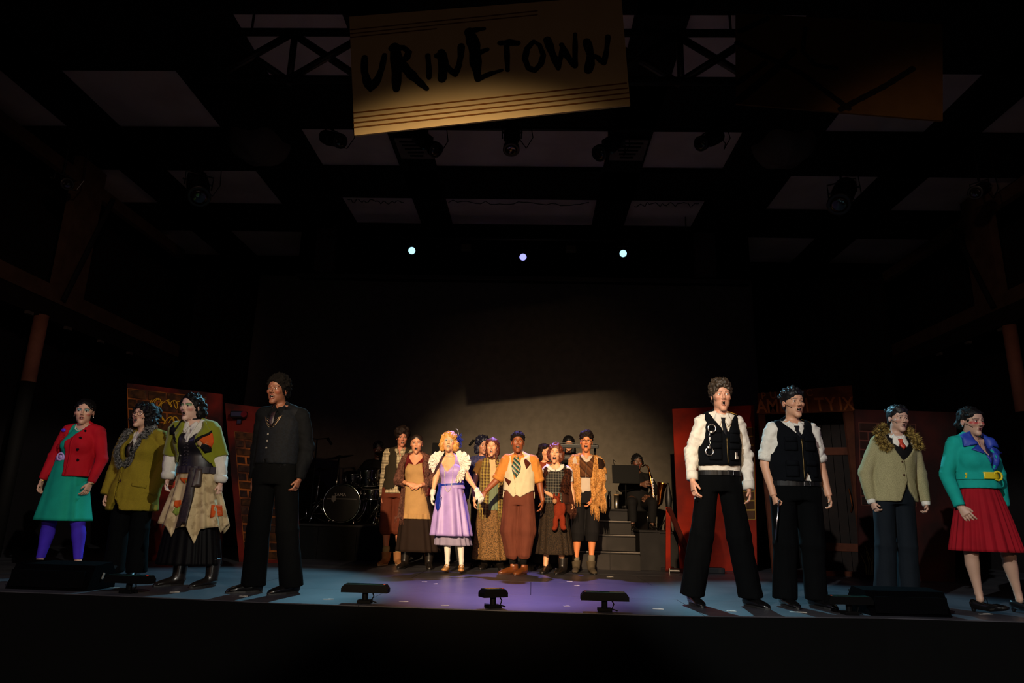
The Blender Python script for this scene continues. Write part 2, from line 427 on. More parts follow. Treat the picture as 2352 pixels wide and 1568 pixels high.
class Fig:
    """all joints in the person's own metres; x to the viewer's right, face towards -y"""
    def __init__(s, label, loc, eye, chin, sL, sR, pel, aL, aR, kL=None, kR=None, eL=None, eR=None, wL=None, wR=None, tL=None, tR=None,
                 head=(0, 0, 0), mo=.6, mw=.02, sex='f', w=1., skin='#b98a70', lips='#8a3038', paint=(), brow='#241a14', fine=.0040, cur=.3, hands=(1, 1),
                 rz=0., curlL=None, curlR=None, hs=None, eyecol='#3a2a20', group=None, pel_y=.0, sh_y=.0, armw=1., normL=None, normR=None, browang=0., hipk=1.):
        s.root = empty('person', (loc[0], loc[1], loc[2] if len(loc) > 2 else 0), rz, label, 'person', group)
        s.eye = np.array([eye[0], eye[1], eye[2]]); s.hs = hs or (eye[2]-chin)/.118; s.sL = np.array(sL, float); s.sR = np.array(sR, float)
        s.pel = np.array([pel[0], pel_y, pel[1]]); s.aL = np.array(aL, float); s.aR = np.array(aR, float); s.sex = sex; s.w = w
        s.hipk = hipk; hw = .09*w*hipk
        s.hL = s.pel+[-hw, 0, 0]; s.hR = s.pel+[hw, 0, 0]
        s.kL = np.array(kL) if kL else (s.hL*.47+s.aL*.53)+[0, -.02, 0]
        s.kR = np.array(kR) if kR else (s.hR*.47+s.aR*.53)+[0, -.02, 0]
        s.e = {-1: np.array(eL, float), 1: np.array(eR, float)}; s.wr = {-1: np.array(wL, float), 1: np.array(wR, float)}
        s.ti = {-1: np.array(tL, float) if tL else s.wr[-1]+unit(s.wr[-1]-s.e[-1])*.17, 1: np.array(tR, float) if tR else s.wr[1]+unit(s.wr[1]-s.e[1])*.17}
        s.sh = {-1: s.sL, 1: s.sR}; s.an = {-1: s.aL, 1: s.aR}; s.kn = {-1: s.kL, 1: s.kR}; s.hp = {-1: s.hL, 1: s.hR}
        s.M = rotm(*head); s.O = s.eye; s.mo = mo; s.mw = mw; s.fine = fine; s.zs = (s.sL[2]+s.sR[2])/2; s.zp = s.pel[2]
        s.shx = (s.sL[0]+s.sR[0])/2; s.sy = (s.sL[1]+s.sR[1])/2
        s.neck = np.array([s.shx*.75+eye[0]*.25, s.sy+.01, s.zs+.04])
        s.skin = skin; s.lips = lips; s.paint = paint; s.brow = brow; s.eyecol = eyecol; s.browang = browang
        s.cur = {-1: s_or(curlL, cur), 1: s_or(curlR, cur)}; s.hands = {-1: hands[0], 1: hands[1]}; s.T = {}; s.armw = armw
        s.norm = {-1: normL, 1: normR}
        s.tab = MALE if sex == 'm' else FEM
        s.extra = []
    def cx(s, z):
        u = np.clip((z-s.zp)/(s.zs-s.zp), -1, 1.3); return s.pel[0]+(s.shx-s.pel[0])*np.clip(u, 0, 1.3)
    def cy(s, z):
        u = np.clip((z-s.zp)/(s.zs-s.zp), -1, 1.3); return s.pel[1]+(s.sy-s.pel[1])*np.clip(u, 0, 1.3)
    def W(s, z):
        t = np.array(s.tab); u = (z-s.zp)/(s.zs-s.zp); k = s.w
        return np.interp(u, t[:, 0], t[:, 1])*k, np.interp(u, t[:, 0], t[:, 2])*k
    def torso(s, g=0., z0=None, z1=None, flare=0., gy=None, ease=0., hk=1.):
        z0 = s.zp-.1 if z0 is None else z0; z1 = s.zs+.07 if z1 is None else z1
        rows = []
        for i in range(17):
            t = i/16; z = z0+(z1-z0)*t; wx, wy = s.W(z); uu = (z-s.zp)/(s.zs-s.zp); q_ = hk+(1-hk)*min(1, max(0, uu/.55)); wx *= q_; wy *= q_; f = flare*max(0, (1-t/.6))
            # ease straightens the waist
            if ease:
                wx0 = s.W(s.zp+.78*(s.zs-s.zp))[0]; u = (z-s.zp)/(s.zs-s.zp)
                if u < .78: wx = wx*(1-ease)+max(wx, wx0)*ease; wy = wy*(1-ease)+max(wy, s.W(s.zp+.78*(s.zs-s.zp))[1])*ease
            rows.append((t, wx+g+f, wy+(g if gy is None else gy)+f*.6, s.cx(z)-s.pel[0], s.cy(z)-s.pel[1]))
        a = (s.pel[0], s.pel[1], z0); b = (s.pel[0], s.pel[1], z1)
        return Loft(a, b, rows)
    def trap(s, sd, g=0.):
        n = s.neck+[0, .005, .03]; q = s.sh[sd]+[0, 0, .01]; w = s.w
        return Loft(n, q, [(0, .045*w+g, .04*w+g), (.4, .045*w+g, .028*w+g), (1, .045*w+g, .036*w+g)], side=(0, 1, 0))
    def arm(s, sd, gu=0., gf=0., t1=2., cuff=None, elbow=None, puff=0.):
        """list of prims, sleeve to t1 (1=elbow, 2=wrist)"""
        S, E, Wr = s.sh[sd], s.e[sd], s.wr[sd]; w = s.w*s.armw; m = 1.0 if s.sex == 'm' else .86
        out = [(Ell(S, (.048*w*m+gu*.8+puff,)*3), .022)]
        ge = (gu+gf)/2 if elbow is None else elbow
        if t1 > 0:
            tt = min(1, t1); Eu = S+(E-S)*tt
            r0, r1 = .050*w*m+gu+puff, .039*w*m+(ge if t1 >= 1 else gu)
            if t1 < 1 and cuff is not None: r1 = cuff
            out.append((Loft(S, Eu, [(0, r0, r0), (.5, .047*w*m+gu+puff*.6, .047*w*m+gu+puff*.6), (1, r1, r1)], side=(0, 1, 0)), .02))
        if t1 > 1:
            out.append((Ell(E, (.038*w*m+ge,)*3), .02))
            Wf = E+(Wr-E)*(t1-1); rc = .024*w*m+.004+gf if cuff is None else cuff
            out.append((Loft(E, Wf, [(0, .038*w*m+ge, .038*w*m+ge), (.3, .038*w*m+gf, .038*w*m+gf), (.75, max(rc, .030*w*m+gf), max(rc*.9, .027*w*m+gf)), (1, rc, rc*.9)], side=(0, 1, 0)), .02))
        return out
    def hand(s, sd, g=0., sc=None):
        W0 = s.wr[sd]; d = unit(s.ti[sd]-W0); L = np.linalg.norm(s.ti[sd]-W0); sc = sc or min(1.05, max(.8, L/.175))*(1.0 if s.sex == 'm' else .95)
        n = s.norm[sd]
        n = np.array(n if n is not None else (-sd*1., .15, 0.)); n = unit(n-d*(n@d)); t = np.cross(d, n)
        if t[1] > 0: t = -t
        if abs(t[1]) < .3 and s.norm[sd] is not None and t[2] < 0: t = -t
        c = s.cur[sd]; out = [(Loft(W0-d*.03, W0+d*.085*sc, [(0, .023*sc+g, .021*sc+g), (.35, .026*sc+g, .019*sc+g), (.7, .037*sc+g, .016*sc+g), (1, .041*sc+g, .014*sc+g)], side=t), .012)]
        def rot(v, a):   # bend towards palm normal
            return d*math.cos(a)*1.+n*math.sin(a)
        for i, l in enumerate((.072, .080, .074, .060)):
            b = W0+d*.080*sc+t*(.0315-.021*i)*sc; a1 = c*(.7+.12*i); a2 = a1+c*(1.1+.1*i)+.1; a3 = a2+c*.8
            fan = t*(.10-.07*i)*(1-c)
            p1 = b+(rot(d, a1)+fan)*l*.45*sc; p2 = p1+(rot(d, a2)+fan)*l*.32*sc; p3 = p2+(rot(d, a3)+fan)*l*.23*sc
            r = .0088*sc+g
            out += [(Loft(b-d*.012, p1, [(0, r*1.05, r*1.05), (1, r, r)]), .004), (Ell(p1, r*1.02), .003), (Loft(p1, p2, [(0, r, r), (1, r*.92, r*.92)]), .003), (Ell(p2, r*.93), .003),
                    (Loft(p2, p3, [(0, r*.92, r*.92), (1, r*.8, r*.8)]), .003), (Ell(p3, r*.8), .003)]
        b = W0+d*.022*sc+t*.022*sc; p1 = b+(d*.72+t*.52+n*.35)*.042*sc; p2 = p1+(d*.9+t*.15+n*(.3+c*.5))*.030*sc
        r = .0105*sc+g
        out += [(Loft(b, p1, [(0, r*1.3, r*1.3), (1, r, r)]), .008), (Ell(p1, r), .004), (Loft(p1, p2, [(0, r, r), (1, r*.8, r*.8)]), .003), (Ell(p2, r*.82), .003)]
        return out
    def leg(s, sd, g=0.):
        H, K, A = s.hp[sd], s.kn[sd], s.an[sd]; w = s.w; f = s.hipk
        return [(Loft(H+[0, 0, .03], K, [(0, .085*w*f+g, .092*w*f+g), (.35, .078*w*f+g, .084*w*f+g), (.8, .055*w+g, .058*w+g), (1, .050*w+g, .054*w+g)]), .02),
                (Ell(K, (.050*w+g, .054*w+g, .06*w)), .02),
                (Loft(K, A, [(0, .050*w+g, .052*w+g), (.28, .055*w+g, .060*w+g, 0, .012), (.6, .040*w+g, .043*w+g, 0, .008), (.88, .030*w+g, .033*w+g), (1, .033*w+g, .036*w+g)]), .02)]
    def hp_(s, p): return s.O+s.M@(np.array(p)*s.hs)
    def E_(s, c, r): return Ell(np.array(c)*s.hs, np.array(r if hasattr(r, '__len__') else (r,)*3)*s.hs, s.M, s.O)
    def L_(s, a, b, prof, side=(1, 0, 0)): return Loft(s.hp_(a), s.hp_(b), [(p[0], p[1]*s.hs, p[2]*s.hs) for p in prof], side=s.M@np.array(side))
    def body(s):
        lo = np.minimum.reduce([s.pel-.25, s.sL-.1, s.sR-.1, s.e[-1]-.08, s.e[1]-.08, s.wr[-1]-.05, s.wr[1]-.05, s.ti[-1]-.05, s.ti[1]-.05, s.aL-[.12, .1, .14], s.aR-[.12, .1, .14], s.eye-.15])
        hi = np.maximum.reduce([s.pel+.25, s.sL+.1, s.sR+.1, s.e[-1]+.08, s.e[1]+.08, s.wr[-1]+.05, s.wr[1]+.05, s.ti[-1]+.05, s.ti[1]+.05, s.aL+.12, s.aR+.12, s.eye+[.15, .16, .2]])
        lo[2] = min(s.aL[2], s.aR[2])-.07
        f = s.fine; h = .115*s.hs; fh = f*1.15; C = .018
        fx = [(s.eye[0]-h, s.eye[0]+h, f)]; fy = [(s.eye[1]-.13, s.eye[1]+.02, f), (s.eye[1]+.02, s.eye[1]+.14, f*1.8)]; fz = [(s.eye[2]-.15*s.hs, s.eye[2]+.06, f), (s.eye[2]+.06, s.eye[2]+.14, f*2), (s.zs, s.eye[2]-.14, .007)]
        for sd in (-1, 1):
            if s.hands[sd]:
                a = np.minimum(s.wr[sd], s.ti[sd])-.05; b = np.maximum(s.wr[sd], s.ti[sd])+.05
                fx.append((a[0], b[0], fh)); fy.append((a[1], b[1], fh)); fz.append((a[2]+.01, b[2], fh))
        v = Vol(axes(lo[0]-.03, hi[0]+.03, C, fx), axes(lo[1]-.03, hi[1]+.03, C, fy), axes(lo[2]-.03, hi[2]+.03, C, fz))
        v.add(s.torso(z0=s.zp-.045, hk=s.hipk), .02)
        for sd in (-1, 1):
            v.add(s.trap(sd), .03)
            for p, k in s.leg(sd): v.add(p, k)
            for p, k in s.arm(sd): v.add(p, k)
        if s.sex == 'f':
            for sd in (-1, 1):
                z = s.zp+.72*(s.zs-s.zp); v.add(Ell((s.cx(z)+sd*.068*s.w, s.cy(z)-.085*s.w, z), (.058*s.w, .05*s.w, .055*s.w)), .03)
        hb = s.hp_((0, .02, -.055))
        nw = .051 if s.sex == 'm' else .046
        v.add(Loft(s.neck-[0, 0, .05], hb, [(0, nw*1.15, nw*1.15), (.4, nw, nw), (1, nw*.98, nw)]), .018)
        s.headprims(v)
        for sd in (-1, 1):
            if s.hands[sd]:
                for p, k in s.hand(sd): v.add(p, k)
            a = s.an[sd]; v.add(Ell(a+[0, -.005, -.03], (.027, .034, .030)), .02)
        for p, k in s.extra: v.add(p, k)
        V, F = v.extract()
        col = s.colors(V)
        o = mesh_obj('body', V, F, mat('skin_surface', rough=.52, attr=True, bump=.12, bscale=350), s.root, colors=col)
        s.T['body'] = BVHTree.FromPolygons([tuple(p) for p in V], [tuple(int(i) for i in q) for q in F])
        s.eyes(); return o
    def headprims(s, v):
        j = -.020*s.mo; m = s.sex == 'm'; jw = .060 if m else .055
        A = lambda c, r, k: v.add(s.E_(c, r), k*s.hs)
        A((0, .022, .035), (.075, .092, .083), .01)
        A((0, -.030, .045), (.064, .062, .058), .03)
        A((0, -.030, -.018), (.064, .060, .056), .03)
        A((0, -.018, -.058+j*.5), (jw, .066, .052), .025)
        A((0, -.070, -.098+j), (.026 if m else .021, .022, .019), .03)
        for sd in (-1, 1):
            A((sd*.040, -.066, -.022), (.020, .019, .017), .02)      # cheekbone
            v.add(s.L_((sd*.012, -.089, .019), (sd*.046, -.073, .021), [(0, .0075, .0085), (1, .006, .007)], side=(0, 0, 1)), .014)
        for sd in (-1, 1):
            v.cut(s.E_((sd*.031, -.101, -.001), (.0175, .015, .0125)), .012*s.hs)
        nk = 1. if m else .84
        v.add(s.L_((0, -.086, .010), (0, -.104-.005*nk, -.030), [(0, .0070, .010), (.6, .0090*nk, .011), (1, .0108*nk, .0115*nk)]), .010)
        A((0, -.103-.004*nk, -.031), (.0110*nk, .0105*nk, .0092*nk), .006)
        for sd in (-1, 1): A((sd*.0120*nk, -.098, -.035), (.0070*nk, .010*nk, .0070*nk), .005)
        for sd in (-1, 1):    # lids with an open slit
            A((sd*.031, -.0775, .0), .0155, .004)
            v.cut(s.E_((sd*.031, -.094, -.0005), (.0125, .012, .0047)), .002)
        mw = s.mw; o = .002+.016*s.mo; zc = -.064+j*.35
        A((0, -.086, zc+o*.75), (mw+.004, .0125, .0068), .006)
        A((0, -.084, zc-o*.85), (mw+.001, .0125, .0078), .006)
        if s.mo > .15:
            A((0, -.084, zc), (mw+.005, .012, o+.004), .006)
            v.cut(s.E_((0, -.094, zc), (mw-.002, .024, o*.92)), .003)
        for sd in (-1, 1):
            A((sd*.075, .012, -.006), (.007, .020, .031), .006)
            v.cut(s.E_((sd*.083, .006, -.003), (.006, .010, .017)), .004)
        s.zc = zc; s.o_ = o
    def colors(s, V):
        sk = np.array(lin(s.skin)[:3]); c = np.tile(sk, (len(V), 1))
        q = ((V-s.O)@s.M)/s.hs      # head local
        near = (np.abs(q) < .2).all(1)
        def blend(mask, col, st=1.):
            nonlocal c
            w = np.clip(mask, 0, 1)*st; c = c*(1-w[:, None])+np.array(lin(col)[:3])*w[:, None]
        def el(cc, r, soft=.25):
            d = np.sqrt((((q-np.array(cc))/np.array(r))**2).sum(1)); return np.where(near, np.clip((1-d)/soft+.0, 0, 1), 0)
        n = fbm(V, 14., 3); c *= (1+.06*n)[:, None]
        for sd in (-1, 1):
            blend(el((sd*.045, -.075, -.03), (.026, .03, .02), .9), '#b5483c', .28)
            blend(el((sd*.076, .01, -.006), (.014, .03, .035), .5), '#b5483c', .2)
        for (cc, r, col, st) in s.paint: blend(el(cc, r, .4), col, st)
        for sd in (-1, 1):
            # lash line and brow
            d = el((sd*.031, -.093, .0062), (.0175, .014, .0030), .3); blend(d, '#120c0a', .85)
            d = el((sd*.031, -.093, -.0064), (.0155, .014, .0020), .4); blend(d, '#1c1210', .5)
            x = (q[:, 0]*sd-.031)/.021; zb = .0235-.005*x**2+s.browang*x*.004
            w = np.clip(1-np.abs(q[:, 2]-zb)/.0042, 0, 1)*(np.abs(x) < 1)*(q[:, 1] < -.05); blend(np.where(near, w*2.2, 0), s.brow, .85)
        zc, o, mw = s.zc, s.o_, s.mw
        blend(el((0, -.095, zc+o*.8), (mw+.0065, .022, .0078), .22), s.lips, .9)
        blend(el((0, -.095, zc-o*.9), (mw+.0035, .022, .0088), .22), s.lips, .9)
        if s.mo > .15: blend(el((0, -.085, zc), (mw+.003, .03, o*1.1), .22)*(q[:, 1] > -.0905), '#1a0405', 1.)
        for sd in (-1, 1): blend(el((sd*.0065, -.104, -.0425), (.0035, .008, .003), .4), '#1a0a08', .8)
        for fn in getattr(s, 'colfns', []): c = fn(V, c)
        return c
    def eyes(s):
        for sd in (-1, 1):
            r = .0142*s.hs; c = s.hp_((sd*.031, -.0765, -.0002)); n = 14; m = 12; V = []; cl = []
            look = s.M@unit((getattr(s, 'lookx', 0.), -1, getattr(s, 'lookz', 0.)))
            u = unit(np.cross(look, (0, 0, 1))); w = np.cross(u, look)
            for i in range(m+1):
                a = (PI*.75)*i/m
                for j in range(n):
                    b = 2*PI*j/n; V.append(c+r*(look*math.cos(a)+(u*math.cos(b)+w*math.sin(b))*math.sin(a)))
                    ang = math.degrees(a)
                    cl.append(lin('#050303')[:3] if ang < 15 else lin(s.eyecol)[:3] if ang < 32 else lin('#d8cfc6')[:3])
            F = [(i*n+j, i*n+(j+1) % n, (i+1)*n+(j+1) % n, (i+1)*n+j) for i in range(m) for j in range(n)]
            mesh_obj('eye', V, np.array(F), mat('eye_surface', rough=.12, attr=True, spec=.6), s.root, colors=np.array(cl))
        if s.mo > .3:
            for (z, ww, hh) in ((s.zc+s.o_*.72, s.mw*.72, .0042), (s.zc-s.o_*.80, s.mw*.6, .003)):
                V = []; n = 9
                for i in range(n):
                    x = -ww+2*ww*i/(n-1); y = -.086+.010*(x/ww)**2*.9
                    for dz in (-hh, hh):
                        V.append(s.hp_((x, y, z+dz)))
                n2 = len(V); V += [v+s.M@np.array((0, .006, 0)) for v in V]
                F = [(2*i, 2*i+2, 2*i+3, 2*i+1) for i in range(n-1)]+[(2*i+1, 2*i+3, 2*i+3+n2, 2*i+1+n2) for i in range(n-1)]+[(2*i, 2*i+n2, 2*i+2+n2, 2*i+2) for i in range(n-1)]
                mesh_obj('teeth', V, np.array(F), mat('teeth', '#cfc4b2', .3), s.root)
    # ---- clothes
    def garment(s, name, m, g=.012, z0=None, z1=None, sleeves=None, gu=None, gf=None, cuff=None, puff=0., flare=0., ease=.4, gy=None, cuts=(), keep=None, res=.0100, fold=.003, ffreq=(10, 10, 7), bust=True, prims=(), legs=None, key=None, torso=True, seed=0, cutf=None, k=.02, shpad=0., parent=None, zneck=None, bp=.0):
        pr = []
        if legs: z0 = s.zp-.075
        if torso:
            pr.append((s.torso(g, z0, z1 if z1 else s.zs+.055, flare, gy, ease), .01))
            for sd in (-1, 1):
                if z1 is None or z1 > s.zs: pr.append((s.trap(sd, g*.7), .025))
            if s.sex == 'f' and bust and (z0 or 0) < s.zp+.6*(s.zs-s.zp):
                for sd in (-1, 1):
                    z = s.zp+.72*(s.zs-s.zp); pr.append((Ell((s.cx(z)+sd*.065*s.w, s.cy(z)-.080*s.w-bp, z), (.06*s.w+g, .048*s.w+g, .058*s.w+g)), .04))
        if sleeves is not None:
            if not hasattr(sleeves, '__len__'): sleeves = (sleeves, sleeves)
            for sd, t in zip((-1, 1), sleeves):
                if t is None: continue
                gg = g if gu is None else gu
                if t > 0: pr += s.arm(sd, gg, gg if gf is None else gf, t, cuff, puff=puff)
                else: pr.append((Ell(s.sh[sd]+[-sd*.014, 0, 0], (.043*s.w+g,)*3), .025))
                if shpad: pr.append((Loft(s.sh[sd]+[-sd*.07, 0, .025+shpad*.3], s.sh[sd]+[sd*.030, 0, .018+shpad*.5], [(0, .045, .02), (1, .048, .014+shpad*.6)], side=(0, 1, 0)), .02))
        if legs:   # dict rk,rh,z, (knee radius, hem radius, hem z)
            for sd in (-1, 1):
                H, K, A = s.hp[sd], s.kn[sd], s.an[sd]; zh = legs['z']; rt = legs.get('rt', .092)*s.w
                tt = (K[2]-zh)/max(1e-3, (K[2]-A[2]))
                E = K+(A-K)*tt if tt > 0 else H+(K-H)*((H[2]-zh)/(H[2]-K[2]))
                if tt > 0:
                    pr.append((Loft(H+[0, 0, .05], K, [(0, rt, rt*1.08), (.5, (rt+legs['rk'])/2, (rt+legs['rk'])/2), (1, legs['rk'], legs['rk'])]), .02))
                    pr.append((Ell(K, legs['rk']), .015))
                    rm = legs.get('rm', (legs['rk']+legs['rh'])/2)
                    pr.append((Loft(K, E, [(0, legs['rk'], legs['rk']), (.5, rm, rm*1.05), (.88, legs['rh']*(1 if not legs.get('gather') else 1.5), legs['rh']*1.12*(1 if not legs.get('gather') else 1.5)), (1, legs['rh'], legs['rh']*1.15)]), .015))
                else:
                    pr.append((Loft(H+[0, 0, .05], E, [(0, rt, rt*1.08), (1, legs['rh'], legs['rh'])]), .02))
        pr += list(prims)
        lo = np.minimum.reduce([p.lo for p, _ in pr])-.03; hi = np.maximum.reduce([p.hi for p, _ in pr])+.03
        v = Vol(*[axes(lo[i], hi[i], res) for i in range(3)])
        for p, kk in pr: v.add(p, kk)
        if legs:
            v.cutf(lambda X, Y, Z: Z-legs['z']+0*X+0*Y)
        for c in cuts:
            y = .0
            if isinstance(c, dict): y = c['y']; c = c['p']
            v.cutpoly(c, y)
        if cutf: v.cutf(cutf)
        V, F = v.extract()
        if fold:
            N = vnormals(V, F); ff = np.array(ffreq, float)*([2.3, 2.3, .8] if legs else [1.9, 1.9, 1.5]); V = V+N*((fbm(V, ff, seed+5+len(name))*fold*1.55)[:, None])
        o = mesh_obj(name, V, F, m, parent or s.root)
        s.T[key or name] = BVHTree.FromPolygons([tuple(p) for p in V], [tuple(int(i) for i in q) for q in F])
        return o
    def front(s, x, z, keys, d=(0, 1, 0), o=None):
        best = None
        for k in keys:
            h = s.T[k].ray_cast(Vector((x, -1.2, z)), Vector((0, 1, 0)))
            if h[0] is not None and (best is None or h[0].y < best): best = h[0].y
        return best
    def decal(s, name, poly, keys, m, off=.003, th=.006, step=.018, parent=None, wav=0.):
        keys = [k for k in (keys if isinstance(keys, (list, tuple)) else [keys])]
        P = []
        n = len(poly)
        for i in range(n):
            a = Vector(poly[i]); b = Vector(poly[(i+1) % n]); k = max(1, int((b-a).length/step))
            for j in range(k): P.append(a+(b-a)*(j/k))
        nb = len(P); xs = [p[0] for p in poly]; zs = [p[1] for p in poly]
        gx = np.arange(min(xs)+step/2, max(xs), step); gz = np.arange(min(zs)+step/2, max(zs), step)
        if len(gx) and len(gz):
            X, Z = np.meshgrid(gx, gz); ins = polysdf([tuple(p) for p in poly], X, Z) < -step*.4
            P += [Vector((float(x), float(z))) for x, z in zip(X[ins], Z[ins])]
        vo, _, fo, _, _, _ = delaunay_2d_cdt([p.to_2d() for p in P], [(i, (i+1) % nb) for i in range(nb)], [list(range(nb))], 1, 1e-6)
        ys = [s.front(p.x, p.y, keys) for p in vo]
        good = [y for y in ys if y is not None]
        if not good: return None
        my = max(good)
        V = [(p.x, (my if y is None else y)-off-th+wav*math.sin(p.x*90), p.y) for p, y in zip(vo, ys)]
        N = len(V); V += [(x, y+th+off*.8, z) for x, y, z in V]
        # orientation
        F = []
        for f in fo:
            a, b, c = [vo[i] for i in f[:3]]
            ccw = (b.x-a.x)*(c.y-a.y)-(b.y-a.y)*(c.x-a.x)
            F.append(tuple(f) if ccw > 0 else tuple(reversed(f)))
        cnt = {}
        for f in F:
            for i in range(len(f)):
                e = (f[i], f[(i+1) % len(f)]); cnt[e] = cnt.get(e, 0)+1
        F2 = list(F)
        for (a, b) in cnt:
            if (b, a) not in cnt: F2.append((b, a, a+N, b+N))
        F2 += [tuple(i+N for i in reversed(f)) for f in F]
        return mesh_obj(name, V, F2, m, parent or s.root, smooth=max(2, len(F)))
    def rad(s, th, z, keys, cx=None, cy=None):
        cx = s.cx(z) if cx is None else cx; cy = s.cy(z) if cy is None else cy
        d = Vector((math.cos(th), math.sin(th), 0)); best = 0
        for k in keys:
            h = s.T[k].ray_cast(Vector((cx, cy, z)), d)
            if h[0] is not None:
                wx, wy = s.W(z); rm = 1/math.sqrt((math.cos(th)/(wx+.058))**2+(math.sin(th)/(wy+.11))**2); best = max(best, min(h[3], rm))
        return best
    def band(s, name, z, h, keys, m, off=.003, th=.004, zf=None, arc=(0, 2*PI), n=64, parent=None, wob=0.):
        """cloth or leather band round the body between z-h/2 and z+h/2"""
        V = []; full = abs(arc[1]-arc[0]-2*PI) < 1e-3; m_ = n if full else n+1
        for i in range(m_):
            a = arc[0]+(arc[1]-arc[0])*i/n; zz = z+(zf(a) if zf else 0)
            r = max(s.rad(a, zz-h*.4, keys), s.rad(a, zz+h*.4, keys))
            if r < .02: r = .12
            r += wob*math.sin(a*17)
            cx, cy = s.cx(zz), s.cy(zz)
            for (dr, dz) in ((off, -h/2), (off+th, -h/2), (off+th, h/2), (off, h/2)):
                V.append((cx+math.cos(a)*(r+dr), cy+math.sin(a)*(r+dr), zz+dz))
        F = []
        for i in range(m_ if full else m_-1):
            k = (i+1) % m_
            for c in range(4): F.append((i*4+c, k*4+c, k*4+(c+1) % 4, i*4+(c+1) % 4))
        if not full: F += [(0, 1, 2, 3), ((m_-1)*4+3, (m_-1)*4+2, (m_-1)*4+1, (m_-1)*4)]
        return mesh_obj(name, V, F, m, parent or s.root, smooth=False)
    def necklace(s, name, zn, drop, keys, m, r=.0025, beads=False, w=.06, parent=None):
        pts = []
        x0 = s.neck[0]
        n = 160 if beads else 40
        for i in range(n+1):
            t = -1+2*i/n; x = x0+w*math.sin(t*PI/2)*1.; z = zn-drop*math.cos(t*PI/2)**(.6 if drop > .1 else 1)
            y = s.front(x, z, keys); pts.append((x, (y if y is not None else s.sy-.05)-r*1.2, z))
        b = MB()
        if beads:
            L = 0; last = None
            for p in pts:
                if last is None or (Vector(p)-last).length > r*1.7: b.ball(p, r, 6, 4); last = Vector(p)
        else: b.tube(pts, r, 5)
        return b.obj(name, m, parent or s.root, True)
    def skirt(s, name, m, z0, z1, w0, w1, d0=None, d1=None, n=160, nf=14, amp=.02, hem=None, cx0=None, cx1=None, cy0=None, cy1=None, th=.004, seed=1, rows=22, power=1., key=None, sharp=0.):
        d0 = d0 or w0*.72; d1 = d1 or w1*.75; cx0 = s.cx(z0) if cx0 is None else cx0; cx1 = cx0 if cx1 is None else cx1
        cy0 = s.cy(z0) if cy0 is None else cy0; cy1 = cy0 if cy1 is None else cy1
        r_ = np.random.RandomState(seed); ph = r_.rand(6)*6.28; V = []
        for layer in (0, 1):
            for i in range(rows+1):
                t = i/rows
                for j in range(n):
                    a = 2*PI*j/n; tt = t**power
                    zb = z1+(hem(a) if hem else 0); z = z0+(zb-z0)*t
                    q = a*nf+1.2*math.sin(a*3+ph[0])+.8*math.sin(a*5+ph[1])+.4*math.sin(t*3+ph[3])
                    f = math.sin(q)*.7+.3*math.sin(q*.5+ph[2])
                    if sharp: f = f*(1-sharp)+sharp*(2*abs(((q/(2*PI)) % 1)-.5)*2-1)
                    e = amp*(t**.8)*f
                    rx = w0+(w1-w0)*tt+e-layer*th; ry = d0+(d1-d0)*tt+e-layer*th
                    V.append((cx0+(cx1-cx0)*t+rx*math.cos(a), cy0+(cy1-cy0)*t+ry*math.sin(a), z))
        F = []; R = (rows+1)*n
        for i in range(rows):
            for j in range(n):
                k = (j+1) % n
                F.append((i*n+j, (i+1)*n+j, (i+1)*n+k, i*n+k)); F.append((R+i*n+k, R+(i+1)*n+k, R+(i+1)*n+j, R+i*n+j))
        for j in range(n):
            k = (j+1) % n; F.append((rows*n+j, R+rows*n+j, R+rows*n+k, rows*n+k)); F.append((k, R+k, R+j, j))
        o = mesh_obj(name, V, np.array(F), m, s.root)
        s.T[key or name] = BVHTree.FromPolygons(V, F)
        return o
    def hair(s, m, add, cut=(), curls=0, cr=.014, res=.006, seed=0, fold=.003, ff=40., name='hair', face=True, spread=1., zmin=-.2, key='hair', curlz=None):
        res *= 1.12
        pr = [s.E_(c, r) for c, r in list(add)+([((0, .022, .037), (.080, .097, .088)), ((0, -.029, .050), (.069, .0655, .061))] if face else [])]
        lo = np.minimum.reduce([p.lo for p in pr])-.04; hi = np.maximum.reduce([p.hi for p in pr])+.04
        v = Vol(*[axes(lo[i], hi[i], res) for i in range(3)])
        for p in pr: v.add(p, .015)
        cuts = list(cut)+([((0, -.105, -.030), (.056, .075, .083)), ((0, -.09, -.09), (.075, .09, .06))] if face else [])
        for c, r in cuts: v.cut(s.E_(c, r), .008)
        r_ = np.random.RandomState(seed+3)
        if curls:
            V, F = v.extract(); q = ((V-s.O)@s.M)/s.hs
            ok = (q[:, 2] > (zmin if curlz is None else curlz)); idx = np.nonzero(ok)[0]
            for (c, r) in cuts: ok &= (((q-np.array(c))/(np.array(r)*1.02+cr*.5))**2).sum(1) > 1
            idx = np.nonzero(ok)[0]
            for i in r_.choice(idx, min(curls, len(idx)), replace=False):
                rr = cr*(.6+.7*r_.rand())*s.hs; v.add(Ell(V[i]+r_.randn(3)*.003*spread, rr*np.array([1, 1, .8+.5*r_.rand()])), .003)
        for c, r in cuts: v.cut(s.E_(c, np.array(r)*.93), .004)
        V, F = v.extract(); N = vnormals(V, F)
        V = V+N*((fbm(V, ff, seed)*fold+fbm(V, ff*2.6, seed+9)*fold*.5)[:, None])
        s.T[key] = BVHTree.FromPolygons([tuple(p) for p in V], [tuple(int(i) for i in q) for q in F])
        return mesh_obj(name, V, F, m, s.root)
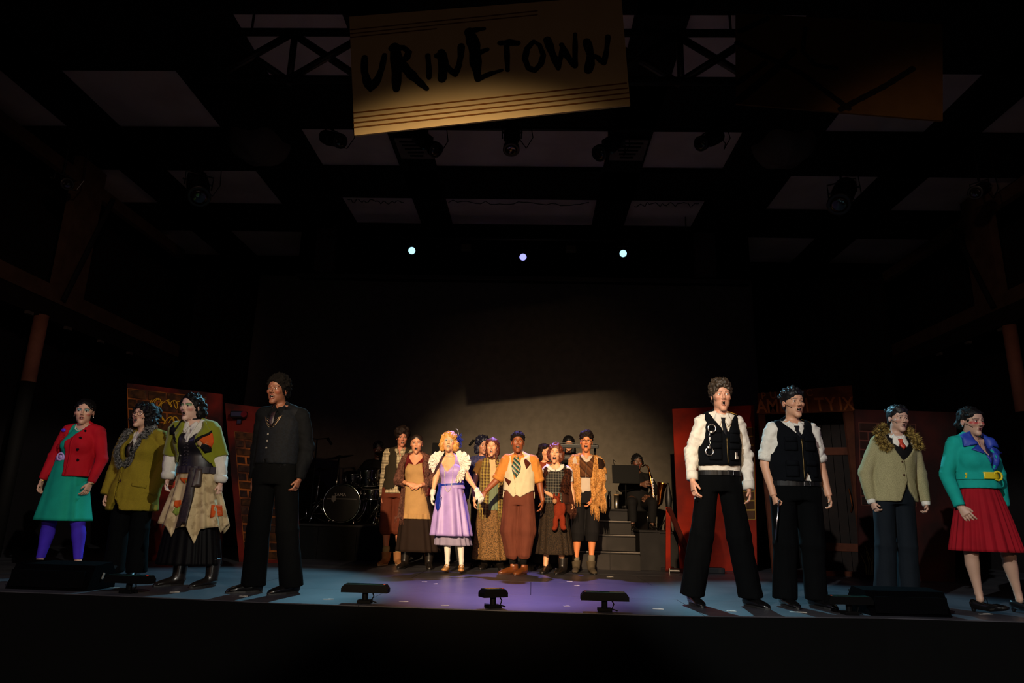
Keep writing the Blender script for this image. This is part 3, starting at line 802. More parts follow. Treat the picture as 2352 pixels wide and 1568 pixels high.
    def ringlets(s, m, pts, r=.010, name='hair_curl', L=.05, seed=0, turns=3, tr=.0035, parent=None):
        """small coils hanging from head-local points, joined as one lock bundle"""
        b = MB(); r_ = np.random.RandomState(seed)
        for p in pts:
            l = L*(.7+.6*r_.rand()); ph = r_.rand()*6; q = []
            for i in range(14):
                t = i/13; a = ph+turns*2*PI*t; q.append(s.hp_((p[0]+r*math.cos(a), p[1]+r*math.sin(a), p[2]-l*t)))
            b.tube(q, tr*s.hs, 5)
        return b.obj(name, m, parent or s.root, True)
    def shoe(s, sd, m, kind='oxford', yaw=0., sc=1., sole='#0c0a09', zoff=0., th=None):
        a = s.an[sd]; v = Vol(axes(-.08, .08, .0065), axes(-.26, .14, .0065), axes(-.03, .36 if kind == 'boot' else .17, .0065))
        lift = .045 if kind in ('heel', 'maryjane') else .0
        v.add(Loft((0, .078, .032+lift*.8), (0, -.19, .032+lift*.15), [(0, .020, .022), (.08, .029, .034, 0, .004), (.3, .034, .038, 0, .010), (.5, .035, .036, 0, .006), (.75, .043, .027, 0, -.004), (.92, .034, .019, 0, -.010), (1, .012, .010, 0, -.016)]), .01)
        if kind == 'boot': v.add(Loft((0, .03, .05), (0, .03, .30 if not th else th), [(0, .046, .058, 0, 0), (.4, .052, .060), (1, .062, .068)]), .03)
        if kind in ('oxford',): v.add(Loft((0, .028, .05), (0, .03, .105), [(0, .038, .05), (1, .036, .042)]), .02)
        if kind in ('heel', 'maryjane'):
            v.cut(Ell((0, -.045, .105), (.030, .070, .050)), .005)
            v.cut(Ell((0, .02, .13), (.028, .045, .05)), .005)
            v.cut(Ell((0, -.01, -.012), (.06, .055, .030)), .01)
            v.add(Loft((0, .058, .06), (0, .062, -.0), [(0, .024, .024), (1, .013, .013)]), .01)
        v.cutf(lambda X, Y, Z: Z-.0015+0*X+0*Y)
        V, F = v.extract(); r = math.radians(yaw); R = np.array([[math.cos(r), -math.sin(r), 0], [math.sin(r), math.cos(r), 0], [0, 0, 1]])
        base = np.array([a[0], a[1]-.015, zoff]); V = (V*sc)@R.T+base
        o = mesh_obj('shoe', V, F, m, s.root)
        if kind == 'maryjane':
            b = MB(); b.tube([tuple(R@np.array(p)*sc+base) for p in [(-.036, -.03, .07), (-.022, -.035, .100), (0, -.040, .108), (.022, -.035, .100), (.036, -.03, .07)]], .004, 6); b.obj('shoe_strap', m, o, True)
        if kind in ('oxford', 'boot'):
            b = MB(); n = 20
            ring = []
            for i in range(n):
                t = 2*PI*i/n; y = math.cos(t); x = math.sin(t); yy = -.058+.142*-y*-1 if False else -.058-.140*y; wx = .044 if y > 0 else .036
                ring.append(R@np.array([x*wx*(1-.12*abs(y)), yy, 0])*sc+base)
            b.add([tuple(p+[0, 0, .001]) for p in ring]+[tuple(p+[0, 0, .016]) for p in ring], [tuple(range(n)), tuple(range(2*n-1, n-1, -1))]+[(i, (i+1) % n, (i+1) % n+n, i+n) for i in range(n)])
            b.obj('shoe_sole', mat('sole_'+sole.strip('#'), sole, .6), o)
        return o
    def ball(s, name, c, r, m, sq=(1, 1, 1)): return MB().ball(c, r, 10, 6, sq).obj(name, m, s.root, True)
    def button(s, x, z, keys, m, r=.008, name='button'):
        y = s.front(x, z, keys)
        if y is None: return
        return MB().cyl((x, y+.002, z), (x, y-.004, z), r, 10).obj(name, m, s.root)
    def collar(s, m, spread=.055, drop=.055, h=.035, rr=.060, keys=('shirt', 'body'), gap=.010):
        """shirt collar: a band round the neck and two folded points"""
        n0 = s.neck; keys = [k for k in (tuple(keys)+('blouse',)) if k in s.T]; V = []; n = 26; c = MB()
        for i in range(n+1):
            a = math.radians(-90+32)+math.radians(360-64)*i/n; t = 1-abs(2*i/n-1)
            r = rr*s.w; x = math.cos(a)*r*.96; y = math.sin(a)*r*.93; zt = .012+h*.55+.018*t
            for (k, z) in ((1., -.02), (1.06, -.02), (1.0, zt), (.94, zt)): V.append((n0[0]+x*k, n0[1]+y*k-.002, n0[2]+z))
        F = [(i*4+q, i*4+(q+1) % 4, (i+1)*4+(q+1) % 4, (i+1)*4+q) for i in range(n) for q in range(4)]
        o = mesh_obj('collar', V, F, m, s.root, smooth=False)
        x, z = n0[0], n0[2]
        for sd in (-1, 1):
            p = [(x+sd*gap*.3, z-.022), (x+sd*.040, z+h*.45+.012), (x+sd*.062*s.w, z+h*.3), (x+sd*(.040+spread*.55), z-.030-drop*.45), (x+sd*(.022+spread*.25), z-.030-drop)]
            s.decal('collar_point', p if sd > 0 else p[::-1], keys, m, .007, .006, .012, parent=o)
        return o
    def glasses(s, m, r=.019, kind='round', lens=True):
        b = MB(); n = 20
        for sd in (-1, 1):
            pts = []
            for i in range(n):
                a = 2*PI*i/n; rx, rz = (r, r) if kind == 'round' else (r*1.25, r*.72)
                c, q = math.cos(a), math.sin(a)
                if kind != 'round': c = math.copysign(abs(c)**.6, c); q = math.copysign(abs(q)**.6, q)
                pts.append(s.hp_((sd*.032+rx*c, -.103+.012*abs(sd*.032+rx*c)/.05, -.004+rz*q)))
            b.tube(pts, .0017*s.hs, 5, closed=True)
            b.tube([s.hp_((sd*(.032+r), -.093, .0)), s.hp_((sd*.078, -.05, .004)), s.hp_((sd*.080, .01, .004))], .0016*s.hs, 5)
        b.tube([s.hp_((-.012, -.104, .002)), s.hp_((0, -.108, .005)), s.hp_((.012, -.104, .002))], .0017*s.hs, 5)
        return b.obj('glasses', m, s.root, True)
    def headmic(s, sd=-1):
        b = MB(); pts = [s.hp_((sd*.078, .0, -.01)), s.hp_((sd*.070, -.04, -.03)), s.hp_((sd*.058, -.072, -.048))]
        b.tube(pts, .0013, 5); b.ball(pts[-1], .0038, 8, 6); return b.obj('headset_microphone', mat('mic_black', '#0a0908', .5), s.root, True)
    def earring(s, sd, m): return MB().ball(s.hp_((sd*.079, .008, -.042)), .006, 8, 6).obj('earring', m, s.root, True)
    def vneck(s, x0, zt, zb, w, y=0.): return [(x0-w, zt+.12), (x0-w, zt), (x0, zb), (x0+w, zt), (x0+w, zt+.12)]
    def tie(s, m, z0, z1, keys, w=.03, x0=None, x1=None, knot=.018):
        x0 = s.neck[0] if x0 is None else x0; x1 = x0 if x1 is None else x1; keys = [k for k in list(keys)+['body'] if k in s.T]
        zk = s.neck[2]-.030
        o = s.decal('tie', [(x0-knot*.6, zk-.02), (x0+knot*.6, zk-.02), (x1+w, z1+.03), (x1, z1), (x1-w, z1+.03)][::-1], keys, m, .006, .008, .02)
        y = s.front(x0, zk, keys) or s.sy-.1
        MB().prism([(x0-knot, zk+.014), (x0+knot, zk+.014), (x0+knot*.6, zk-.026), (x0-knot*.6, zk-.026)], y-.022, y-.002).obj('tie_knot', m, o)
        return o

def s_or(a, b): return b if a is None else a
def EP(c, r): return (c, r)
# ---------------------------------------------------------------- the hall
def plane_box(name, x0, x1, y0, y1, z0, z1, m, kind='structure', parent=None):
    o = MB().box(((x0+x1)/2, (y0+y1)/2, (z0+z1)/2), (x1-x0, y1-y0, z1-z0)).obj(name, m, parent)
    if kind: o['kind'] = kind
    return o
blk = mat('hall_black', '#030303', .95, spec=.1); 
floor_m = mat('stage_paint', '#3e3d42', .40, kind='mottle', c2='#313036', scale=2.2, bump=.12, bscale=14, spec=.5)
def build_floor():
    edge = [(-12, 5.36), (-3.96, 5.31), (-2.95, 5.26), (-1.92, 5.15), (-.13, 5.10), (.98, 5.11), (2.55, 5.34), (3.3, 5.36), (12, 5.36)]
    V = [(x, y, -.006) for x, y in edge]+[(12, 13.2, -.006), (-12, 13.2, -.006)]; n = len(V)
    V += [(x, y, -1.05) for x, y, z in V]
    F = [tuple(range(n)), tuple(range(2*n-1, n-1, -1))]+[(i, i+n, (i+1) % n+n, (i+1) % n) for i in range(n)]
    fl = mesh_obj('floor', V, F, blk, smooth=False); fl['kind'] = 'structure'
    xs = np.arange(-9.76, 9.8, 2.44); ys = [5.1, 6.1, 7.32, 8.54, 9.76, 10.98, 12.2, 13.2]
    for j in range(len(ys)-1):
        off = 0 if j % 2 else 1.22
        for x in xs:
            x0, x1 = x+off, x+off+2.44; g = .0025; y0, y1 = ys[j]+g, ys[j+1]-g
            px = [x0+g, x1-g]; poly = [(px[0], y1), (px[1], y1)]
            if j == 0:
                q = [px[1]]+[e[0] for e in reversed(edge) if px[0] < e[0] < px[1]]+[px[0]]
                poly = [(px[0], y1), (px[1], y1)][::1]+[(a, max(5.1, float(np.interp(a, [e[0] for e in edge], [e[1] for e in edge])))) for a in q]
            else: poly += [(px[1], y0), (px[0], y0)]
            k = len(poly); V = [(a, b, 0) for a, b in poly]+[(a, b, -.006) for a, b in poly]
            F = [tuple(range(k-1, -1, -1)), tuple(range(k, 2*k))]+[(i, (i+1) % k, (i+1) % k+k, i+k) for i in range(k)]
            mesh_obj('floor_panel', V, F, floor_m, fl, smooth=False)
    plane_box('floor_pit', -12, 12, -3, 5.3, -1.15, -1.05, blk)
build_floor()
side = mat('side_wall_paint', '#141011', .9)
plane_box('wall_left', -7.6, -7.45, 5.4, 13.2, 0, 5.4, side); plane_box('wall_right', 7.45, 7.6, 5.4, 13.2, 0, 5.4, side); plane_box('wall_back', -7.6, 7.6, 13.2, 13.35, 0, 5.4, blk)
# ceiling: dark slab with recessed pale panels between beams
def build_ceiling():
    ce = plane_box('ceiling', -9, 9, 2.2, 13.3, 5.62, 5.75, blk)
    bm_ = mat('ceiling_beam_black', '#060505', .9); pn = mat('ceiling_panel_pale', '#c6b6b2', .9, kind='mottle', c2='#b8a8a4', scale=1.5)
    cx = [(-3.12, -1.97), (-1.46, .93), (1.46, 2.62)]; cy = [(5.72, 6.86), (7.75, 8.87), (9.77, 10.88)]
    sx = [(-7.2, -6.16), (-5.53, -4.12), (3.60, 4.89), (5.52, 6.86)]; sy = [(4.3, 5.55), (6.62, 7.89), (8.94, 10.17), (11.15, 12.5)]
    for cols, rows in ((cx, cy), (sx, sy)):
        for a, b in cols:
            for c, d in rows: MB().box(((a+b)/2, (c+d)/2, 5.51), (b-a+.3, d-c+.3, .02)).obj('ceiling_panel', pn, ce)
    # beams: full-length ones along y, cross ones per section
    def beam(x0, x1, y0, y1): MB().box(((x0+x1)/2, (y0+y1)/2, 5.46), (x1-x0, y1-y0, .08)).obj('ceiling_beam', bm_, ce)
    for a, b in ((-9, -7.2), (-6.16, -5.53), (-4.12, -3.12), (2.62, 3.60), (4.89, 5.52), (6.86, 9)): beam(a, b, 2.2, 13.3)
    for a, b in ((-1.97, -1.46), (.93, 1.46)): beam(a, b, 2.2, 10.9)
    for xs, ys in ((( -3.12, 2.62), [2.2, 5.72, 6.86, 7.75, 8.87, 9.77, 10.88, 13.3]), ((-7.2, -4.12), [2.2, 4.3, 5.55, 6.62, 7.89, 8.94, 10.17, 11.15, 12.5, 13.3]), ((3.6, 6.86), [2.2, 4.3, 5.55, 6.62, 7.89, 8.94, 10.17, 11.15, 12.5, 13.3])):
        for i in range(0, len(ys), 2):
            if i+1 < len(ys): MB().box(((xs[0]+xs[1])/2, (ys[i]+ys[i+1])/2, 5.455), (xs[1]-xs[0], ys[i+1]-ys[i], .07)).obj('ceiling_beam', bm_, ce)
build_ceiling()
# header above the stage opening
plane_box('trim_1', -4.1, 3.6, 10.95, 11.15, 4.52, 5.40, blk); plane_box('trim_2', -4.1, 3.6, 10.90, 10.95, 4.50, 4.56, mat('header_rail', '#2a2422', .6))
pil = mat('pilaster_paint', '#3a302e', .9)
plane_box('trim_3', -3.78, -3.46, 10.82, 10.95, 4.60, 5.36, pil); plane_box('trim_4', 2.66, 3.0, 10.82, 10.95, 4.60, 5.36, pil)

# cyclorama and black masking
cy = MB(); n = 40
V = []; F = []
for i in range(n+1):
    x = -5.3+9.25*i/n
    for z in np.linspace(0.02, 4.9, 12): V.append((x, 12.0+.012*math.sin(i*.9)+.006*math.sin(z*3+i), z))
for i in range(n):
    for j in range(11): F.append((i*12+j, (i+1)*12+j, (i+1)*12+j+1, i*12+j+1))
o = mesh_obj('backdrop', V, np.array(F), mat('cyclorama_cloth', '#5b554c', .95, kind='plain', bump=.1, bscale=30)); tag(o, 'wide plain grey-beige backdrop cloth closing the rear of the stage', 'backdrop')
def curtain(x0, x1, y, label, h=4.9, seed=0):
    V = []; F = []; n = int(abs(x1-x0)/.03); r = np.random.RandomState(seed); ph = r.rand(3)*6
    for i in range(n+1):
        x = x0+(x1-x0)*i/n; d = .05*math.sin(x*22+ph[0]+1.2*math.sin(x*5))+.02*math.sin(x*47+ph[1])
        for z in np.linspace(.02, h, 8): V.append((x, y+d*(1-.5*z/h), z))
    for i in range(n):
        for j in range(7): F.append((i*8+j, (i+1)*8+j, (i+1)*8+j+1, i*8+j+1))
    o = mesh_obj('curtain', V, np.array(F), mat('black_velour', '#0a0909', .95)); tag(o, label, 'curtain'); return o
curtain(-6.2, -5.05, 11.7, 'black pleated masking curtain at the left edge of the backdrop', seed=1); curtain(3.85, 6.2, 11.7, 'black pleated masking curtain at the right edge of the backdrop', seed=2)

# side galleries: timber frame with a round column
tim = mat('gallery_timber', '#4e3a2e', .85, kind='planks', c2='#3c2a20', scale=6); colm = mat('column_red_brown', '#8a5c4a', .8)
def gallery(sx, X, y0, y1, zb, zt, py, cy_, label):
    g = empty('gallery_frame', (X, (y0+y1)/2, 0), 0, label, 'timber frame'); ox, oy = -X, -(y0+y1)/2
    def bx(name, a, b, c, d, e, f_, m): MB().box(((a+b)/2+ox, (c+d)/2+oy, (e+f_)/2), (b-a, d-c, f_-e)).obj(name, m, g)
    bx('rail', X-.06, X+.06, y0, y1, zb, zt, tim); bx('post', X-.06, X+.06, py, py+.55, zt, 5.42, tim)
    bx('fascia', X-.10, X+.02, y0, y1, zb-.24, zb, mat('gallery_fascia', '#16100d', .9))
    bx('upper_rail', X-.05, X+.05, py-1.8, py+3.0, 5.02, 5.20, tim)
    a = MB(); a.tube([(X+ox-sx*.10, py+oy+.1, zb+.05), (X+ox-sx*.10, py+oy+.72, 5.1)], .035, 8); a.obj('brace_rod', mat('rod_black', '#050505', .6), g)
    c = MB(); c.tube([(X+ox, cy_+oy, 2.15), (X+ox, cy_+oy, zb-.22)], .085, 20); c.obj('column', colm, g, True)
    c = MB(); c.tube([(X+ox, cy_+oy, 0), (X+ox, cy_+oy, 2.15)], .080, 20); c.obj('column_base', mat('column_dark', '#0c0906', .8), g, True)
    for k in range(6): MB().box((X+ox-sx*.02, y0+oy+.5+k*.75, zb-.26), (.05, .10, .04)).obj('bracket', mat('bracket_grey', '#4a4440', .6), g)
gallery(-1, -6.5, 6.2, 11.85, 3.26, 3.47, 8.55, 8.45, 'dark timber gallery frame on a round red-brown column along the left wall')
gallery(1, 6.5, 6.6, 12.95, 3.58, 3.80, 9.22, 9.22, 'dark timber gallery frame on a round red-brown column along the right wall')

# ---------------------------------------------------------------- hanging signs
def quad_board(name, P, y, th, m, parent):
    V = [(x, y, z) for x, z in P]+[(x, y+th, z) for x, z in P]
    return mesh_obj(name, V, [(0, 1, 2, 3), (7, 6, 5, 4), (0, 4, 5, 1), (1, 5, 6, 2), (2, 6, 7, 3), (3, 7, 4, 0)], m, parent, smooth=False)
def stroke_poly(pts, w):
    """round-ended brush stroke outline as polygons (x,z)"""
    out = []
    P = [Vector(p) for p in pts]; W = w if hasattr(w, '__len__') else [w]*len(P)
    L = []; R = []
    for i, p in enumerate(P):
        d = (P[min(i+1, len(P)-1)]-P[max(0, i-1)]).normalized(); nrm = Vector((-d.y, d.x)); j = 1+.10*math.sin(i*7.1+p.x*40)
        L.append(p+nrm*W[i]/2*j); R.append(p-nrm*W[i]/2*j)
    return L, R
def strokes(name, list_, y, m, parent):
    V = []; F = []
    for k_, (pts, w) in enumerate(list_):
        # resample
        P = []; W = []
        ww = w if hasattr(w, '__len__') else [w]*len(pts)
        for i in range(len(pts)-1):
            a, b = Vector(pts[i]), Vector(pts[i+1]); n = max(1, int((b-a).length/.03))
            for j in range(n): P.append(a+(b-a)*j/n); W.append(ww[i]+(ww[i+1]-ww[i])*j/n)
        P.append(Vector(pts[-1])); W.append(ww[-1])
        L, R = stroke_poly(P, W); yy = y-.0025-.0004*(k_ % 5)
        base = len(V)
        for l, r in zip(L, R): V += [(l.x, yy, l.y), (r.x, yy, r.y)]
        F += [(base+2*i, base+2*i+1, base+2*i+3, base+2*i+2) for i in range(len(L)-1)]
        for p, ww_ in ((P[0], W[0]), (P[-1], W[-1])):
            b2 = len(V); V += [(p.x+math.cos(a)*ww_/2, yy-.0002, p.y+math.sin(a)*ww_/2) for a in np.linspace(0, 2*PI, 13)[:-1]]; F.append(tuple(range(b2, b2+12)))
    return mesh_obj(name, V, F, m, parent, smooth=False)
SGY = 5.0
sg = empty('hanging_sign', (-.4, SGY, 3.6), 0, 'big tilted cream board with black brush lettering hanging above the stage', 'sign')
SIGN_LETTERS = [ ([(-1.493, 4.389), (-1.484, 4.254), (-1.453, 4.157), (-1.416, 4.09), (-1.364, 4.181), (-1.339, 4.279), (-1.324, 4.414)], [0.044, 0.054, 0.059, 0.069, 0.054, 0.044, 0.037]), ([(-1.241, 4.489), (-1.215, 4.353), (-1.206, 4.206), (-1.201, 4.085)], [0.079, 0.084, 0.074, 0.049]), ([(-1.267, 4.479), (-1.165, 4.487), (-1.119, 4.446), (-1.132, 4.39), (-1.177, 4.341)], [0.049, 0.044, 0.049, 0.049, 0.035]), ([(-1.165, 4.317), (-1.084, 4.225), (-1.016, 4.159), (-0.946, 4.092)], [0.069, 0.069, 0.054, 0.037]), ([(-0.953, 4.41), (-0.939, 4.305), (-0.931, 4.198)], [0.039, 0.041, 0.036]), ([(-0.839, 4.441), (-0.818, 4.343), (-0.817, 4.257), (-0.821, 4.184)], [0.059, 0.084, 0.064, 0.059]), ([(-0.875, 4.41), (-0.832, 4.416)], [0.044, 0.049]), ([(-0.813, 4.343), (-0.767, 4.282), (-0.711, 4.227)], [0.049, 0.044, 0.039]), ([(-0.711, 4.227), (-0.683, 4.319), (-0.673, 4.405), (-0.672, 4.504)], [0.039, 0.044, 0.044, 0.049]), ([(-0.606, 4.641), (-0.562, 4.504), (-0.543, 4.344), (-0.518, 4.186)], [0.079, 0.089, 0.079, 0.049]), ([(-0.617, 4.66), (-0.547, 4.667), (-0.483, 4.679)], [0.039, 0.039, 0.028]), ([(-0.517, 4.442), (-0.449, 4.473)], [0.044, 0.032]), ([(-0.498, 4.198), (-0.414, 4.237), (-0.318, 4.272)], [0.044, 0.036, 0.022]), ([(-0.343, 4.536), (-0.263, 4.542), (-0.193, 4.536)], [0.039, 0.051, 0.044]), ([(-0.286, 4.517), (-0.278, 4.382), (-0.271, 4.272)], [0.044, 0.036, 0.032]), ([(-0.06, 4.553), (-0.112, 4.481), (-0.128, 4.382), (-0.098, 4.297), (-0.044, 4.27), (0.008, 4.334), (0.027, 4.42), (-0.006, 4.518), (-0.055, 4.553)], [0.03, 0.041, 0.041, 0.044, 0.044, 0.041, 0.041, 0.037, 0.03]), ([(0.06, 4.568), (0.091, 4.469), (0.123, 4.383), (0.154, 4.292)], [0.059, 0.054, 0.049, 0.035]), ([(0.154, 4.298), (0.176, 4.408), (0.188, 4.507)], [0.039, 0.035, 0.03]), ([(0.181, 4.519), (0.229, 4.408), (0.288, 4.323)], [0.039, 0.049, 0.044]), ([(0.293, 4.317), (0.295, 4.47), (0.295, 4.625)], [0.044, 0.037, 0.03]), ([(0.394, 4.551), (0.425, 4.421), (0.42, 4.336), (0.404, 4.275)], [0.059, 0.059, 0.069, 0.059]), ([(0.425, 4.421), (0.483, 4.397), (0.536, 4.342)], [0.039, 0.044, 0.035]), ([(0.538, 4.348), (0.56, 4.471), (0.572, 4.601)], [0.039, 0.036, 0.039]) ]
SIGN_LINES = [ ([(-1.541, 3.859), (-0.975, 3.933), (-0.41, 4.007), (0.155, 4.08), (0.72, 4.154)], 0.012), ([(-1.537, 3.81), (-0.97, 3.884), (-0.403, 3.958), (0.163, 4.032), (0.73, 4.106)], 0.012), ([(-1.532, 3.765), (-0.964, 3.839), (-0.397, 3.913), (0.17, 3.987), (0.737, 4.061)], 0.012), ([(-1.526, 3.722), (-0.959, 3.795), (-0.391, 3.868), (0.176, 3.941), (0.743, 4.014)], 0.012), ([(-1.635, 4.664), (-1.234, 4.712), (-0.834, 4.761), (-0.433, 4.809), (-0.033, 4.858)], 0.012), ([(-1.632, 4.626), (-1.232, 4.674), (-0.832, 4.723), (-0.432, 4.771), (-0.032, 4.82)], 0.012), ([(-1.629, 4.588), (-1.445, 4.611), (-1.262, 4.633), (-1.078, 4.656), (-0.895, 4.678)], 0.012) ]

def shift(L, dx, dz, k=1.): return [([(x-dx, z-dz) for x, z in p], [q*k for q in w] if hasattr(w, '__len__') else w*k) for p, w in L]
P0 = [(-1.52, 3.65), (.75, 3.95), (.69, 5.02), (-1.66, 4.80)]
quad_board('board', [(x+.4, z-3.6) for x, z in P0], 0, .02, mat('cream_board', '#d2b682', .8, kind='planks', c2='#c8ab76', scale=3, bump=.1, bscale=60), sg)
strokes('lettering', shift(SIGN_LETTERS, -.4, 3.6, 1.22), 0, mat('sign_black_paint', '#0b0a09', .7), sg)
strokes('stripe', shift(SIGN_LINES, -.4, 3.6), 0, mat('sign_brown_paint', '#7a4a18', .8), sg)
for x, z in ((-1.2, 4.9), (.3, 4.98)): MB().tube([(x+.4, .01, z-3.62), (x+.4, .05, 1.85)], .004, 5).obj('hanging_wire', mat('wire_dark', '#101010', .5), sg)
s2 = empty('hanging_sign', (2.55, 5.2, 4.0), 0, 'unlit dark brown board with crossed stripes hanging at upper right', 'sign')
quad_board('board', [(x-2.55, z-4.0) for x, z in ((1.68, 4.10), (3.39, 3.95), (3.51, 4.90), (1.73, 5.01))], 0, .02, mat('dark_board', '#4a3414', .85), s2)
strokes('stripe', shift([([(1.72, 4.70), (2.25, 4.40), (2.62, 4.06)], .05), ([(1.70, 4.13), (2.05, 4.45), (2.2, 4.62)], .07), ([(2.55, 4.05), (2.95, 4.28), (3.2, 4.45)], .05), ([(1.70, 4.30), (1.95, 4.50)], .05), ([(2.32, 4.85), (2.28, 4.62), (2.38, 4.48), (2.55, 4.45)], .04), ([(1.75, 4.82), (2.0, 4.95)], .05)], 2.55, 4.0), 0, mat('sign_black_paint', '#0b0a09', .7), s2)
for x in (1.9, 3.3): MB().tube([(x-2.55, .01, .85), (x-2.55, .05, 1.45)], .004, 5).obj('hanging_wire', MATS['wire_dark'], s2)

# truss
tr = empty('lighting_truss', (-.5, 5.6, 4.6), 0, 'black box truss with crossed diagonals spanning behind the big sign', 'truss')
tm = mat('truss_black', '#0b0a0a', .5)
for z in (0, .52): MB().tube([(-2.7, 0, z), (2.75, 0, z)], .038, 8).obj('chord', tm, tr, True)
for k in range(7):
    a = -2.62+k*.74
    MB().tube([(a, .0, 0), (a+.74, .0, .52)], .036, 6).obj('diagonal', tm, tr, True); MB().tube([(a, .05, .52), (a+.74, .05, 0)], .036, 6).obj('diagonal', tm, tr, True)
    MB().tube([(a+.74, .02, 0), (a+.74, .02, .52)], .034, 6).obj('vertical', tm, tr, True)
for x in (-2.3, 2.3): MB().tube([(x, .0, .52), (x, .0, .86)], .012, 6).obj('hanger', tm, tr)

# scalloped pendant bowls
for x, z, lb in ((-3.23, 4.62, 'pale scalloped bowl lamp under the ceiling on the left side'), (2.76, 4.64, 'pale scalloped bowl lamp under the ceiling on the right side')):
    t = empty('pendant_lamp', (x, 7.0, z), 0, lb, 'lamp'); V = []; F = []; n = 48; R = 9
    for i in range(R+1):
        u = i/R
        for j in range(n):
            a = 2*PI*j/n; r = .315*math.sin(u*PI/2)*(1+.10*abs(math.sin(a*2.5+.4))*u); V.append((r*math.cos(a), r*math.sin(a), -.12+.24*(1-math.cos(u*PI/2))+.03*math.sin(a*5)*u))
    for i in range(R):
        for j in range(n): k = (j+1) % n; F.append((i*n+j, i*n+k, (i+1)*n+k, (i+1)*n+j))
    mesh_obj('bowl', V, np.array(F), mat('bowl_pale', '#4a423c', .7), t); MB().tube([(0, 0, -.02), (0, 0, 5.42-z)], .015, 8).obj('stem', tm, t)

# theatre lamps
lm = mat('lamp_body_black', '#0a0a0b', .4); gl = mat('lamp_glass', '#1c1a16', .08, coat=.5)
def stage_lamp(loc, aim, L, r, label, cable=True, on=None, group=None, up=5.40):
    t = empty('stage_lamp', loc, 0, label, 'stage lamp', group); d = unit(np.array(aim)-np.array(loc)); q = Vector(d).to_track_quat('Z', 'Y').to_matrix()
    P = lambda s: tuple(Vector(d)*s)
    MB().lathe([(r*.6, -L*.5), (r*.95, -L*.46), (r, -L*.2), (r, 0), (r*.7, .02), (r*.7, L*.34), (r*.98, L*.36), (r*1.02, L*.5), (r*.9, L*.5)], (0, 0, 0), 20, q).obj('lamp_body', lm, t, True)
    MB().lathe([(r*.72, L*.49), (r*.74, L*.506), (r*.50, L*.516)], (0, 0, 0), 20, q).obj('lens', on or gl, t, True)
    s = Vector(d).cross(Vector((0, 0, 1))); s = s.normalized() if s.length > .1 else Vector((1, 0, 0))
    h = up-loc[2]
    MB().tube([tuple(s*r*1.15), tuple(s*r*1.2+Vector((0, 0, r*1.3))), tuple(-s*r*1.2+Vector((0, 0, r*1.3))), tuple(-s*r*1.15)], .010, 6).obj('yoke', lm, t)
    if h > r*1.4: MB().tube([(0, 0, r*1.3), (0, 0, h)], .014, 6).obj('clamp', lm, t)
    MB().box(P(-L*.28), (r*2.6, .02, .02), q).obj('shutter', lm, t)
    if cable:
        p = [Vector(P(-L*.5)), Vector(P(-L*.6))+Vector((.05, 0, -.12)), Vector((.18, .05, -.10)), Vector((.26, .05, .05)), Vector((.22, .05, max(.1, h)))]
        q2 = []
        for i in range(len(p)-1):
            for k in range(5): q2.append(p[i].lerp(p[i+1], k/5))
        MB().tube(q2+[p[-1]], .006, 5).obj('cable', lm, t)
    return t
def dn(p, dx, dz, dy=-.15): return (p[0]+dx, p[1]+dy, p[2]+dz)
for p, a, L, r, lb in (((-2.55, 7.5, 5.10), (-2.2, 7.2, 4.85), .44, .09, 'leftmost black stage lamp below the big sign, tilted right'), ((-1.38, 7.5, 5.06), (-1.05, 7.3, 4.70), .46, .095, 'black stage lamp with chrome edge under the left half of the sign'),
                      ((-.33, 7.5, 5.12), (-.33, 7.3, 4.6), .42, .10, 'black stage lamp pointing straight down under the sign'), ((.86, 7.5, 5.03), (.60, 7.3, 4.72), .48, .10, 'black stage lamp with wide front under the right half of the sign'),
                      ((2.08, 7.5, 5.13), (1.75, 7.25, 4.85), .44, .09, 'rightmost black stage lamp below the sign with a looped cable'), ((-4.42, 8.0, 4.68), (-4.0, 7.4, 4.0), .70, .14, 'large black lamp hanging at upper left'),
                      ((3.84, 8.0, 4.66), (3.4, 7.4, 4.0), .70, .14, 'large black lamp hanging at upper right'), ((5.55, 8.0, 4.75), (5.1, 7.6, 4.45), .50, .085, 'black lamp with a dull yellow lens near the right gallery'), ((-6.25, 8.0, 4.74), (-5.8, 7.7, 4.5), .46, .08, 'black lamp near the left gallery post')):
    stage_lamp(p, a, L, r, lb, up=5.38)
MB_pipe = MB().tube([(-3.1, 7.62, 5.33), (2.6, 7.62, 5.33)], .024, 8).obj('lighting_pipe', tm, None, True); tag(MB_pipe, 'horizontal black pipe carrying five stage lamps behind the sign', 'pipe')
bar = MB().tube([(-3.4, 10.3, 4.98), (2.6, 10.3, 4.98)], .024, 8).obj('lighting_pipe', tm, None, True); tag(bar, 'black pipe in front of the stage header carrying the lit lamps', 'pipe')
for x in (-3.2, 2.4): 
    h = MB().tube([(0, 0, 0), (0, 0, .42)], .010, 6).obj('pipe_hanger', tm, bar); h.location = (x, 10.3, 4.98)
on1 = mat('lens_cyan_lit', '#ffffff', .3, emit='#a8e6ff', estr=1.6); on2 = mat('lens_violet_lit', '#ffffff', .3, emit='#9a9cff', estr=1.6)
for x, z, m, tg, lb in ((-2.04, 4.77, on1, (.2, 4, 1.5), 'lit cyan-white lamp at the left end of the header bar'), (-.22, 4.69, on2, (0, 4, 1.2), 'lit violet-white lamp in the middle of the header bar'), (1.40, 4.77, on1, (-.2, 4, 1.5), 'lit cyan-white lamp at the right end of the header bar')):
    stage_lamp((x, 10.3, z), tg, .28, .076, lb, cable=False, on=m, up=4.98)
